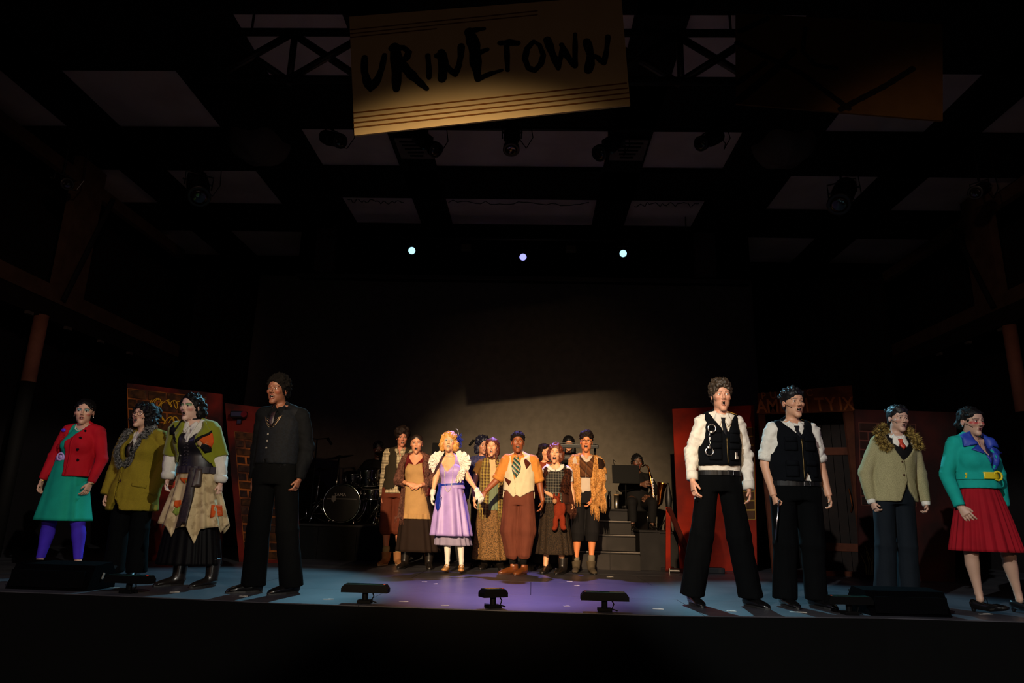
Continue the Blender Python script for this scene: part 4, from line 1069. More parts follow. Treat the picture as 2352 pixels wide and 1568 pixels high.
for x, lb in ((-1.14, 'small unlit box lamp left of the middle lit lamp'), (.55, 'small unlit box lamp right of the middle lit lamp')):
    t = empty('box_lamp', (x, 10.3, 4.82), 0, lb, 'stage lamp'); MB().box((0, 0, 0), (.17, .10, .10), bev=.01).obj('lamp_body', mat('lamp_grey', '#2a2624', .5), t); MB().box((0, -.052, 0), (.14, .006, .07)).obj('lens', mat('dull_lens', '#5a4a38', .3), t); MB().tube([(0, 0, .04), (0, 0, .15)], .01, 6).obj('clamp', tm, t)
# ceiling vents
for x, lb in ((-1.66, 'square slatted ceiling vent under the left half of the sign'), (1.19, 'square slatted ceiling vent under the right half of the sign')):
    t = empty('ceiling_vent', (x, 8.2, 5.38), 0, lb, 'vent'); vm = mat('vent_grey', '#6a605c', .7)
    MB().box((0, 0, 0), (.46, .52, .01)).obj('vent_plate', vm, t)
    for k in range(5): MB().box((0, -.19+k*.09, -.012), (.34-.04*k, .025, .014)).obj('slat', mat('vent_dark', '#120f0f', .8), t)
# slack cables under the ceiling
cb = mat('cable_black', '#050505', .6)
for (x0, x1, y, sag, lb) in ((-3.0, -2.1, 9.8, .10, 'thin black cable looped along the left rear ceiling beam'), (-1.4, .8, 9.8, .08, 'thin black cable looped along the middle rear ceiling beam'), (1.5, 2.5, 9.8, .10, 'thin black cable looped along the right rear ceiling beam')):
    p = [(x0+(x1-x0)*i/30, y, 5.415-sag*abs(math.sin(i*.42+math.sin(i*.9+x0)))*(.35+.65*abs(math.sin(i*.23+x1*3)))) for i in range(31)]; o = MB().tube(p, .007, 5).obj('cable', cb); tag(o, lb, 'cable')

# ---------------------------------------------------------------- painted flats
def quad_map(P, y0, y1=None):
    (ax, az), (bx, bz), (cx, cz), (dx, dz) = P     # bl, br, tr, tl
    def f(u, v):
        x = (ax*(1-u)+bx*u)*(1-v)+(dx*(1-u)+cx*u)*v; z = (az*(1-u)+bz*u)*(1-v)+(dz*(1-u)+cz*u)*v
        return x, z
    return f
def flat(name, P, y, label, m, brick_m=None, mortar_m=None, area=None, rows=14, bl=.22, seed=0, skip=0., braces=True):
    cx = sum(p[0] for p in P)/4; t = empty(name, (cx, y, 0), 0, label, 'scenery flat')
    Q = [(x-cx, z) for x, z in P]; quad_board('board', Q, 0, .03, m, t); f = quad_map(Q, 0); r = random.Random(seed)
    if brick_m:
        u0, u1, v0, v1 = area
        pts = [f(u0, v0), f(u1, v0), f(u1, v1), f(u0, v1)]
        quad_board('mortar', pts, -.004, .006, mortar_m, t)
        W = abs(Q[1][0]-Q[0][0])*(u1-u0); n = max(1, round(W/bl)); protos = {}
        for i in range(rows):
            va = v0+(v1-v0)*i/rows; vb = v0+(v1-v0)*(i+1)/rows; off = .5 if i % 2 else 0
            for j in range(-1, n+1):
                ua = u0+(u1-u0)*(j+off)/n+.004*r.uniform(-1, 1); ub = u0+(u1-u0)*(j+1+off)/n+.004*r.uniform(-1, 1); ua, ub = max(u0, ua), min(u1, ub)
                if ub-ua < .03 or r.random() < skip: continue
                g = .010; H = abs(Q[3][1])*(vb-va); gu = g/abs(Q[1][0]-Q[0][0]); gv = g/max(.1, abs(Q[3][1]-Q[0][1]))
                c = [f(ua+gu, va+gv), f(ub-gu, va+gv*r.uniform(.8, 1.4)), f(ub-gu*r.uniform(.8, 1.4), vb-gv), f(ua+gu, vb-gv*r.uniform(.8, 1.3))]
                ccx = sum(p[0] for p in c)/4; ccz = sum(p[1] for p in c)/4; d = .008+.004*r.random(); k = .90
                V = [(x, -.004, z) for x, z in c]+[(ccx+(x-ccx)*k, -.004-d, ccz+(z-ccz)*(k-.02)) for x, z in c]
                mesh_obj('brick', V, [(7, 6, 5, 4)[::-1], (0, 4, 7, 3)[::-1], (1, 2, 6, 5)[::-1], (0, 1, 5, 4), (3, 7, 6, 2)], brick_m[r.randrange(len(brick_m))], t, smooth=False)
    if braces:
        for x in (Q[0][0]+.32, Q[1][0]-.38): MB().bar((x, .04, Q[3][1]*.72), (x, .62, .01), .05, .03).bar((x, .05, .02), (x, .66, .02), .05, .03).obj('back_brace', mat('raw_timber_dark', '#3a2416', .8), t)
    return t, f
bk = [mat('painted_brick_a', '#3a2216', .85, kind='mottle', c2='#28160e', scale=14), mat('painted_brick_b', '#45260f', .85, kind='mottle', c2='#2c180a', scale=14), mat('painted_brick_c', '#2c1a14', .85, kind='mottle', c2='#1e110d', scale=14)]
mor = mat('painted_mortar', '#8e4a1a', .85, kind='mottle', c2='#3a1c10', scale=3)
maroon = mat('painted_maroon', '#5e140c', .85, kind='mottle', c2='#240c0a', scale=1.6); redp = mat('painted_red', '#8a1e0a', .8, kind='mottle', c2='#5e140a', scale=1.6)
t1, f1 = flat('scenery_flat', [(-4.89, .0), (-3.77, .0), (-4.04, 2.07), (-5.31, 2.19)], 8.62, 'brick-painted flat with yellow graffiti behind the fur-collared and green-jacketed people', maroon, bk, mor, (.0, .84, .42, .97), 9, .24, 1, braces=False)
r = random.Random(3); L = []
for k in range(15):
    u = .26+.40*(k % 8)/7; v = .90 if k < 8 else .80; x, z = f1(u, v); a0 = r.uniform(0, 6); q = r.uniform(1.5, 2.6); rx, rz = r.uniform(.03, .06), r.uniform(.035, .06)
    L.append(([(x+rx*math.cos(a0+q*t*2.2)+.05*t, z+rz*math.sin(a0*1.7+q*t*3)) for t in np.linspace(0, 1, 14)], .010))
strokes('graffiti', L, -.018, mat('graffiti_ochre', '#b8861c', .8), t1)
t2, f2 = flat('scenery_flat', [(-3.62, .0), (-2.86, .0), (-3.12, 1.89), (-4.06, 1.98)], 8.78, 'red and brick-painted flat standing behind the person dressed in black', maroon, bk, mor, (.10, .95, .02, .82), 15, .21, 2)
cl = empty('clip_lamp', (-3.82, 8.70, 1.82), 0, 'small black clip lamp on top of the second brick flat', 'lamp'); MB().box((0, 0, 0), (.20, .10, .09), bev=.02).obj('lamp_body', lm, cl); MB().lathe([(.03, 0), (.04, .03)], (.09, -.03, 0), 12, Matrix.Rotation(PI/2, 3, 'X')).obj('lens', mat('lens_red_glass', '#5a1210', .1), cl); MB().box((0, .05, -.06), (.05, .04, .10)).obj('clamp', lm, cl)
t3, f3 = flat('scenery_flat', [(2.0, .0), (3.03, .0), (3.13, 2.25), (1.97, 2.17)], 9.72, 'bright red painted flat with a strip of bricks behind the handcuffs person', redp, [mat('grey_brick_a', '#4a3020', .85), mat('grey_brick_b', '#3c2618', .85)], mat('mortar_tan', '#8a6a30', .85), (.74, .99, .30, .86), 10, .20, 3)
# triangular stage brace in front of the red flat
b = empty('stage_brace', (1.88, 9.45, 0), 0, 'red painted triangular timber brace holding the edge of the red flat', 'brace')
MB().bar((-.02, .22, .80), (-.14, -.28, .02), .06, .035).obj('sloping_leg', redp, b); MB().bar((-.02, .20, .80), (.22, -.25, .02), .07, .03).obj('sloping_leg', mat('brace_dark_red', '#3a100a', .8), b); MB().bar((-.14, -.28, .02), (.0, .25, .02), .07, .03).bar((-.14, -.28, .03), (.24, -.25, .03), .06, .03).obj('foot_board', mat('brace_dark_red'), b)
w = MB().box((0, 0, .035), (.24, .14, .07), bev=.01).obj('brace_weight', mat('iron_black', '#0c0b0b', .5), None, loc=(2.32, 9.18, 0)); tag(w, 'black iron weight lying on the foot of the red brace', 'weight')
w = MB().tube([(-.06, 0, .03), (.06, 0, .03)], .025, 10).tube([(-.06, -.01, .0), (-.06, -.01, .06)], .006, 6).obj('caster', mat('chrome_dull', '#8a8684', .3, metal=1.), None, loc=(1.78, 8.98, 0)); tag(w, 'small chrome caster on the floor left of the red brace', 'caster')

# door unit
dr = empty('door_frame', (3.7, 9.3, 0), 0, 'brown painted stage door frame with lettered header board', 'door frame'); dox = -3.7
wood = mat('door_frame_wood', '#4a2414', .85, kind='planks', c2='#38190d', scale=8)
quad_board('header_board', [(3.04+dox, 2.05), (4.31+dox, 2.12), (4.32+dox, 2.48), (3.05+dox, 2.34)], -.02, .04, mat('header_brown', '#5a2c14', .85, kind='mottle', c2='#46200f', scale=6), dr)
quad_board('left_post', [(3.10+dox, 0), (3.19+dox, 0), (3.13+dox, 2.07), (3.04+dox, 2.06)], 0, .05, wood, dr); quad_board('right_post', [(4.25+dox, 0), (4.36+dox, 0), (4.31+dox, 2.13), (4.19+dox, 2.12)], 0, .05, wood, dr)
MB().box((3.73+dox, .02, .03), (1.08, .07, .06)).obj('threshold', wood, dr)
lt = mat('lettering_rust', '#8e4e26', .85)
def glyph(ch, size, parent, loc, m, name='letter', rot=0., sx=1., ext=.002):
    c = bpy.data.curves.new(name, 'FONT'); c.body = ch; c.size = size; c.extrude = ext; c.offset = size*.016; c.align_x = 'CENTER'; c.resolution_u = 3
    o = bpy.data.objects.new(name, c); COL.objects.link(o); dg = bpy.context.evaluated_depsgraph_get(); me = bpy.data.meshes.new_from_object(o.evaluated_get(dg)); bpy.data.objects.remove(o)
    o = bpy.data.objects.new(name, me); COL.objects.link(o); me.materials.clear(); me.materials.append(m); o.parent = parent; o.location = loc; o.rotation_euler = (PI/2, -rot, 0); o.scale = (sx, 1, 1); return o
for ch, x, z in (('A', 3.085, 2.075), ('M', 3.235, 2.082), ('E', 3.375, 2.09), ('N', 3.525, 2.098), ('I', 3.695, 2.106), ('T', 3.865, 2.116), ('Y', 4.015, 2.124), ('I', 4.145, 2.130), ('X', 4.25, 2.136)): glyph(ch, .26, dr, (x+dox, -.024, z), lt, rot=.055, sx=.82)
for ch, x, z in (('P', 3.12, 2.262), ('U', 3.25, 2.275), ('B', 3.38, 2.288), ('L', 3.50, 2.300), ('I', 3.60, 2.308), ('C', 3.74, 2.32)): glyph(ch, .13, dr, (x+dox, -.024, z), lt, rot=.08)
dd = empty('door_leaf', (3.75, 9.62, 0), -.35, 'dark plank door standing half open behind the frame', 'door')
pw = mat('door_plank', '#180d08', .8, kind='planks', c2='#100906', scale=12)
for k in range(5): MB().box((.06+k*.115, 0, 1.0), (.108, .035, 1.92)).obj('plank', pw, dd)
MB().box((.29, -.025, 1.6), (.56, .02, .10)).obj('ledge', wood, dd); MB().box((.29, -.025, .35), (.56, .02, .10)).obj('ledge', wood, dd)
MB().tube([(.50, -.04, .80), (.52, -.07, .88), (.51, -.07, 1.02), (.50, -.04, 1.10)], .010, 8).obj('handle', mat('brass_handle', '#a0582a', .3, metal=1.), dd)
bkb = MB().box((0, 0, 1.05), (1.5, .03, 2.1)).obj('masking_board', mat('masking_black', '#080708', .9), None, loc=(3.65, 10.7, 0)); tag(bkb, 'black masking board behind the open stage door', 'board')
t4, f4 = flat('scenery_flat', [(4.02, .0), (5.16, .0), (5.45, 2.08), (4.16, 2.09)], 8.92, 'very dark red brick flat behind the tweed and teal jackets', mat('painted_dark_red', '#2c0a07', .85, kind='mottle', c2='#1a0706', scale=2), [mat('dark_brick_a', '#1c0d0a', .85), mat('dark_brick_b', '#220d08', .85)], mat('mortar_dark', '#4a241c', .85), (.03, .60, .42, .92), 9, .22, 5, braces=False)
strokes('painted_grass', [([(x, .06), (x+.02+.03*((i*7) % 5-2)*.3, .16+.02*(i % 3)), (x+.05*((i % 3)-1), .30+.03*(i % 4))], [.016, .012, .005]) for i, x in enumerate(np.linspace(-.60, -.44, 8))], -.012, mat('straw_paint', '#8a7038', .85), t4)

# ---------------------------------------------------------------- platforms
pm = mat('platform_black', '#141213', .7, kind='mottle', c2='#1c1a1a', scale=3); pf = mat('platform_grey_face', '#2e2a28', .8, kind='mottle', c2='#262321', scale=4); pe = mat('platform_edge', '#6a6058', .6)
def platform(name, x0, x1, y0, y1, z0, z1, label, face=None, seam=0, edge=True):
    t = empty(name, ((x0+x1)/2, (y0+y1)/2, z0), 0, label, 'platform'); w, d, h = x1-x0, y1-y0, z1-z0
    MB().box((0, 0, h-.012), (w, d, .024)).obj('deck', pm, t); MB().box((0, .01, (h-.024)/2), (w-.02, d-.03, h-.026)).obj('carcass', pm, t)
    k = max(1, seam)
    for i in range(k): MB().box((-w/2+w*(i+.5)/k, -d/2+.006, (h-.03)/2), (w/k-.006, .012, h-.034)).obj('front_panel', face or pf, t)
    if edge: MB().box((0, -d/2-.002, h-.006), (w-.01, .006, .008)).obj('nosing', pe, t)
    return t
platform('step_box', .62, 1.40, 9.22, 9.9, 0, .225, 'lowest black step box in front of the right platform', seam=2)
platform('step_box', .62, 1.375, 9.44, 9.9, .225, .43, 'middle black step box of the right stair', seam=2)
platform('step_box', .62, 1.345, 9.62, 9.9, .43, .61, 'topmost black step box of the right stair', seam=2)
platform('side_box', 1.41, 1.68, 9.34, 9.9, 0, .50, 'tall black box standing right of the step boxes', pm, edge=False)
platform('band_riser', .30, 2.06, 9.92, 11.6, 0, .48, 'black band platform on the right under the saxophone player', pm, 3, False)
platform('drum_riser', -3.45, -1.86, 9.62, 11.5, 0, .46, 'black drum riser on the left at the back of the stage', mat('riser_black', '#040303', .85), 3, False)
platform('equipment_case', .84, 1.34, 9.94, 10.30, .48, .77, 'flat black equipment case with bottles on top', pm, edge=False)
platform('band_riser', -1.80, .25, 10.3, 11.6, 0, .46, 'black platform behind the middle group', pm, 3, False)
bo = empty('bottle', (1.10, 10.05, .77), 0, 'black flask standing on the equipment case', 'bottle'); MB().lathe([(.028, 0), (.03, .02), (.03, .17), (.018, .20), (.016, .23)], (0, 0, 0), 14).obj('flask', mat('black_flask', '#0a0a0a', .3), bo, True); MB().lathe([(.018, .23), (.018, .25)], (0, 0, 0), 12).obj('cap', MATS['black_flask'], bo)
bo = empty('tumbler', (1.20, 10.05, .77), 0, 'steel tumbler with a wooden lid beside the black flask', 'cup'); MB().lathe([(.030, 0), (.034, .01), (.037, .19)], (0, 0, 0), 16).obj('cup', mat('brushed_steel', '#b0a898', .3, metal=1.), bo, True); MB().lathe([(.038, .19), (.038, .205)], (0, 0, 0), 16).obj('lid', mat('wood_lid', '#8a6a40', .6), bo)

# ---------------------------------------------------------------- drum kit and band gear
chrome = mat('chrome', '#d0d0d4', .12, metal=1.); shell = mat('drum_shell_black', '#060607', .2, coat=.5); skin_ = mat('drum_head_black', '#030304', .5, spec=.2); skw = mat('drum_head_white', '#8a857c', .6)
dk = empty('drum_kit', (-2.70, 10.05, .475), 0, 'black drum kit with chrome hardware on the left riser', 'drum kit')
RX = Matrix.Rotation(PI/2, 3, 'X')
def drum(c, r, d, R, name, head=skin_, lugs=8):
    o = MB().lathe([(r*.985, -d/2), (r, -d/2+.01), (r, d/2-.01), (r*.985, d/2)], c, 36, R).obj(name, shell, dk, True)
    MB().lathe([(r*.01, d/2+.002), (r*.97, d/2+.004)], c, 36, R).obj('drum_head', head, o)
    for e in (-1, 1):
        MB().tube([tuple(Vector(c)+R@Vector((math.cos(a)*r*1.02, math.sin(a)*r*1.02, e*d/2))) for a in np.linspace(0, 2*PI, 37)[:-1]], .010, 8, closed=True).obj('hoop', chrome, o, True)
    b = MB()
    for k in range(lugs):
        a = 2*PI*k/lugs+.2; b.tube([tuple(Vector(c)+R@Vector((math.cos(a)*r*1.03, math.sin(a)*r*1.03, e*d*.46))) for e in (-1, 1)], .005, 6); b.box(Vector(c)+R@Vector((math.cos(a)*r*1.02, math.sin(a)*r*1.02, 0)), (.022, .022, .035), R)
    b.obj('lugs', chrome, o, True)
    return o
bd = drum((0, 0, .275), .26, .36, RX, 'bass_drum')
MB().box((0, -.192, .335), (.42, .003, .012)).obj('stripe', mat('stripe_grey', '#6a665e', .6), bd)
MB().prism([(-.145, .375), (-.085, .375), (-.085, .315), (-.115, .285), (-.145, .315)], -.197, -.193).obj('badge', mat('badge_pale', '#8a867c', .5), bd)
glyph('TAMA', .055, bd, (-.03, -.195, .375), mat('logo_pale', '#a09c94', .5), 'logo_lettering', sx=1.15)
drum((.06, .12, .62), .135, .20, Matrix.Rotation(.25, 3, 'X'), 'tom_drum'); drum((.30, .05, .66), .15, .22, Matrix.Rotation(.2, 3, 'X'), 'tom_drum')
drum((.42, .42, .32), .19, .36, Matrix.Identity(3), 'floor_tom', skw); drum((.38, .05, .42), .16, .13, Matrix.Rotation(.1, 3, 'X'), 'snare_drum', skw)
def stand_(b, x, y, z, spread=.24, n=3, tilt=None):
    b.tube([(x, y, .18), (x, y, z)], .011, 8)
    for k in range(n):
        a = 2*PI*k/n+.5; b.tube([(x, y, .28), (x+math.cos(a)*spread, y+math.sin(a)*spread, .006)], .009, 6); b.tube([(x, y, .12), (x+math.cos(a)*spread*.55, y+math.sin(a)*spread*.55, .125)], .006, 6)
for x, y, z, rr, ti in ((-.46, .15, .76, .20, (.15, -.1)), (.52, .35, 1.02, .22, (.3, .15)), (-.30, .55, .98, .22, (.2, -.15)), (.50, -.05, .60, .17, (.0, .0))):
    b = MB(); stand_(b, x, y, z); o = b.obj('cymbal_stand', chrome, dk, True); MB().lathe([(.01, .025), (.03, .020), (.04, .008), (rr*.6, .002), (rr, -.008), (rr, -.010)], (x, y, z), 32, Matrix.Rotation(ti[0], 3, 'X')@Matrix.Rotation(ti[1], 3, 'Y')).obj('cymbal', mat('cymbal_dark_bronze', '#3a2c1a', .3, metal=.9), o, True)
b = MB()
r = np.random.RandomState(8)
for k in range(26):
    x = r.uniform(-.62, .70) if k % 2 else r.choice([-.5, .55])+r.uniform(-.12, .12); y = r.uniform(-.1, .5); b.tube([(x, y, r.uniform(.02, .3)), (x+r.uniform(-.12, .12), y+r.uniform(-.1, .1), r.uniform(.1, .55))], .007, 6)
b.obj('hardware', chrome, dk, True)['kind'] = 'stuff'
b = MB(); b.tube([(-.12, -.20, .02), (-.02, -.10, .10)], .008, 6); b.tube([(.2, -.2, .0), (.16, -.08, .12)], .008, 6); b.obj('spur', chrome, dk, True)
def mic_stand(loc, h, boom, label, tilt=0.):
    t = empty('microphone_stand', loc, 0, label, 'microphone stand'); m = mat('stand_black', '#040404', .75); b = MB(); b.tube([(0, 0, .1), (0, 0, h)], .010, 8)
    for k in range(3): a = 2*PI*k/3; b.tube([(0, 0, .12), (math.cos(a)*.28, math.sin(a)*.28, .01)], .008, 6)
    b.obj('stand', m, t, True); MB().tube([(boom[0], 0, h+boom[1]), (0, 0, h), (boom[2], 0, h+boom[3])], .007, 6).obj('boom', m, t)
    MB().tube([(boom[2], 0, h+boom[3]), (boom[2]+.07*math.copysign(1, boom[2]), 0, h+boom[3]-.09)], [.022, .016], 10).obj('microphone', m, t, True)
mic_stand((-3.13, 9.85, .46), 1.18, (-.14, .02, .15, .02), 'thin black microphone stand left of the drum kit')
mic_stand((-.62, 10.6, .46), 1.18, (.10, -.06, -.30, .12), 'black boom microphone stand behind the blonde curls')
def music_stand(loc, w, h, zc, label, rz=0.):
    t = empty('music_stand', loc, rz, label, 'music stand'); m = mat('stand_black'); MB().box((0, 0, zc), (w, .012, h), Euler((-.25, 0, 0)), .004).obj('desk', m, t); MB().box((0, -.03, zc-h/2), (w, .06, .008)).obj('shelf', m, t)
    b = MB(); b.tube([(0, .03, .06), (0, .03, zc-.02)], .010, 8)
    for k in range(3): a = 2*PI*k/3+.5; b.tube([(0, .03, .10), (math.cos(a)*.22, .03+math.sin(a)*.22, .01)], .008, 6)
    b.obj('stand', m, t, True); return t
ms = music_stand((1.37, 10.28, .48), .40, .27, .80, 'black music stand in front of the saxophone player'); MB().tube([(-.17, -.01, .93), (-.19, -.03, 1.0), (-.15, -.06, .97)], .005, 5).obj('clip_light', mat('stand_black'), ms)
music_stand((-1.38, 10.5, .46), .34, .24, 1.12, 'black music stand showing between the apron and lavender people')
# tripod instrument stand with a dark tapering clarinet case
t = empty('instrument_stand', (1.97, 10.2, .48), 0, 'black tripod stand holding a dark tapered instrument', 'instrument stand'); b = MB(); b.tube([(0, 0, .04), (0, 0, .26)], .010, 8)
for k in range(3): a = 2*PI*k/3+.5; b.tube([(0, 0, .24), (math.cos(a)*.17, math.sin(a)*.17, .01)], .009, 6)
b.obj('stand', mat('stand_black'), t, True)
cz = MB().lathe([(.02, 0), (.042, .03), (.045, .12), (.055, .18), (.045, .25), (.028, .33), (.014, .40), (.006, .42)], (0, 0, 0), 16).obj('instrument', mat('instrument_black', '#0a0a0b', .5), None, True, loc=(1.97, 10.2, .742)); tag(cz, 'black tapered instrument standing upright on its tripod', 'instrument')
# keyboard rack
t = empty('keyboard', (.66, 10.35, .48), 0, 'two-tier black keyboard rack behind the glasses person', 'keyboard'); m = mat('stand_black')
for z in (1.02, 1.20): MB().box((0, 0, z), (.62, .24, .055), Euler((.15, 0, 0)), .008).obj('keyboard_body', mat('keyboard_black', '#101214', .4), t); MB().box((0, -.09, z+.034), (.56, .06, .006), Euler((.15, 0, 0))).obj('keys', mat('keys_dim', '#3a3a38', .5), t)
b = MB()
for s in (-1, 1): b.tube([(s*.27, .05, .01), (s*.27, .05, 1.2)], .014, 8); b.tube([(s*.27, -.2, .01), (s*.27, .25, .01)], .014, 8)
b.obj('frame', m, t, True)

# ---------------------------------------------------------------- things along the front edge
def wedge(loc, w, d, h, label, rz=0., tag_x=0.):
    t = empty('stage_monitor', loc, rz, label, 'speaker'); m = mat('monitor_black', '#020203', .85, spec=.02, bump=.3, bscale=200)
    P = [(-d/2, 0), (d/2, 0), (d/2, .10), (d*.28, h), (-d*.30, h*.92)]; V = [(-w/2, y, z) for y, z in P]+[(w/2, y, z) for y, z in P]; n = len(P)
    mesh_obj('cabinet', V, [tuple(range(n-1, -1, -1)), tuple(range(n, 2*n))]+[(i, (i+1) % n, (i+1) % n+n, i+n) for i in range(n)], m, t, smooth=False)
    MB().box((0, -d/2-.004, h*.42), (w*.9, .008, h*.62)).obj('back_panel', mat('monitor_panel', '#030304', .85, spec=.03), t)
    MB().box((w/2+.003, .0, h*.5), (.006, .05, .018), Euler((1.2, 0, 0))).obj('handle', mat('handle_grey', '#77746e', .5), t)
    MB().box((0, d*.40, h*.60), (w*.94, .01, h*.7), Euler((-.95, 0, 0))).obj('grille', mat('grille_black', '#0c0c0c', .8), t)
wedge((-3.72, 5.62, 0), .66, .34, .20, 'black wedge floor speaker at the left front edge of the stage', -.04); wedge((2.80, 5.62, 0), .60, .34, .185, 'black wedge floor speaker at the right front edge of the stage', .05)
def ledbar(loc, w, label, rz=0., red=-1):
    t = empty('footlight', loc, rz, label, 'floor light'); m = mat('footlight_black', '#040404', .7, spec=.08)
    MB().prism([(-w/2, .075), (w/2, .075), (w/2, .105), (w/2-.02, .13), (-w/2+.02, .13), (-w/2, .105)], -.05, .05).obj('housing', m, t)
    MB().box((0, 0, .132), (w-.05, .075, .003)).obj('lens', mat('footlight_glass', '#1c3a38', .08, coat=.5), t)
    b = MB(); b.tube([(-w*.0, 0, .02), (0, 0, .08)], .022, 10); b.box((0, 0, .012), (.10, .09, .024), bev=.005); b.obj('base', m, t); MB().tube([(.05, .0, .08), (.065, -.01, .05), (.05, -.02, .02), (.09, -.02, .008)], .005, 5).obj('cable', m, t)
    MB().box((red*(w/2-.03), -.02, .134), (.012, .008, .002)).obj('indicator', mat('indicator_red', '#a02a1a', .4, emit='#ff3018', estr=.35), t)
    return t
for l_, w_, rz, lb, rd in (((-1.21, 5.27, 0), .34, .0, 'low black floor light at the stage edge left of centre', 1), ((-.27, 5.22, 0), .19, .5, 'short angled black floor light at the middle of the stage edge', 1), ((.53, 5.22, 0), .34, .0, 'low black floor light at the stage edge right of centre', -1), ((2.36, 5.46, 0), .33, .05, 'low black floor light beside the right floor speaker', -1), ((-3.06, 5.42, 0), .36, -.1, 'low black floor light beside the left floor speaker', 1)):
    ledbar(l_, w_, lb, rz, rd)
tp = mat('gaffer_tape_pale', '#b8b4a8', .6)
for i, (x, y, l_, lb) in enumerate(((-.95, 5.42, .07, 'pale tape mark beside the left-centre floor light'), (-.62, 5.26, .06, 'pale tape mark on the stage edge between two floor lights'), (-1.03, 6.96, .05, 'pale tape mark left of the feet shadows'), (-.90, 6.80, .04, 'small pale tape speck under the lavender dress'), (-1.53, 8.12, .05, 'pale tape mark at the feet of the checked shirt person'), (-.32, 5.45, .05, 'pale tape mark just behind the middle floor light'),
                                (.27, 5.44, .05, 'pale square tape mark left of the right-centre floor light'), (.40, 7.45, .06, 'pale tape mark in front of the plaid pinafore'), (.45, 7.05, .05, 'pale tape mark in the purple light right of centre'), (.89, 8.15, .07, 'pale tape mark in front of the rag-draped person'), (.95, 5.44, .08, 'pale tape mark right of the right-centre floor light'), (-3.36, 5.72, .09, 'pale tape mark right of the left floor speaker'),
                                (-2.77, 5.56, .07, 'pale tape mark in front of the green jacket boots'), (-2.18, 5.44, .06, 'pale tape mark in front of the black trousers'), (-1.52, 5.42, .08, 'pale tape mark left of the left-centre floor light'), (1.49, 5.45, .07, 'pale tape mark in front of the handcuffs person'), (2.0, 5.50, .12, 'long pale tape mark in front of the baton person'), (3.52, 5.74, .12, 'pale tape mark beside the strapped shoe of the red skirt person'))):
    o = MB().box((0, 0, .001), (l_, .025, .002)).box((l_*.2, .012, .0022), (l_*.5, .012, .002)).obj('tape_mark', tp, None, loc=(x, y, .0005)); o.rotation_euler = (0, 0, .3*math.sin(i*2.3)); tag(o, lb, 'tape mark', 'tape marks on the stage floor')
# ---------------------------------------------------------------- the cast, left to right
blackcloth = lambda: mat('black_suiting', '#050607', .9, spec=.06, kind='plain', bump=.15, bscale=500)
blackshoe = lambda: mat('black_leather', '#0b0a0a', .25, coat=.4)
whiteshirt = lambda: mat('white_cotton', '#cfcabf', .75, bump=.25, bscale=60)
SILV = lambda: mat('silver_metal', '#c9c9cc', .25, metal=1.)
GOLD = lambda: mat('gold_metal', '#c9a04a', .3, metal=1.)
mat('hair_black', '#0a0807', .6, spec=.2, kind='vstreak', c2='#050404'); mat('black_button', '#0a0a0a', .3); mat('brown_button', '#3a2415', .4)
mat('hair_darkbrown', '#22140e', .7, kind='vstreak', c2='#0c0705'); mat('pearl', '#d8d2c4', .25); mat('hair_black_straight', '#0b0a0b', .5, spec=.3, kind='vstreak', c2='#121113')

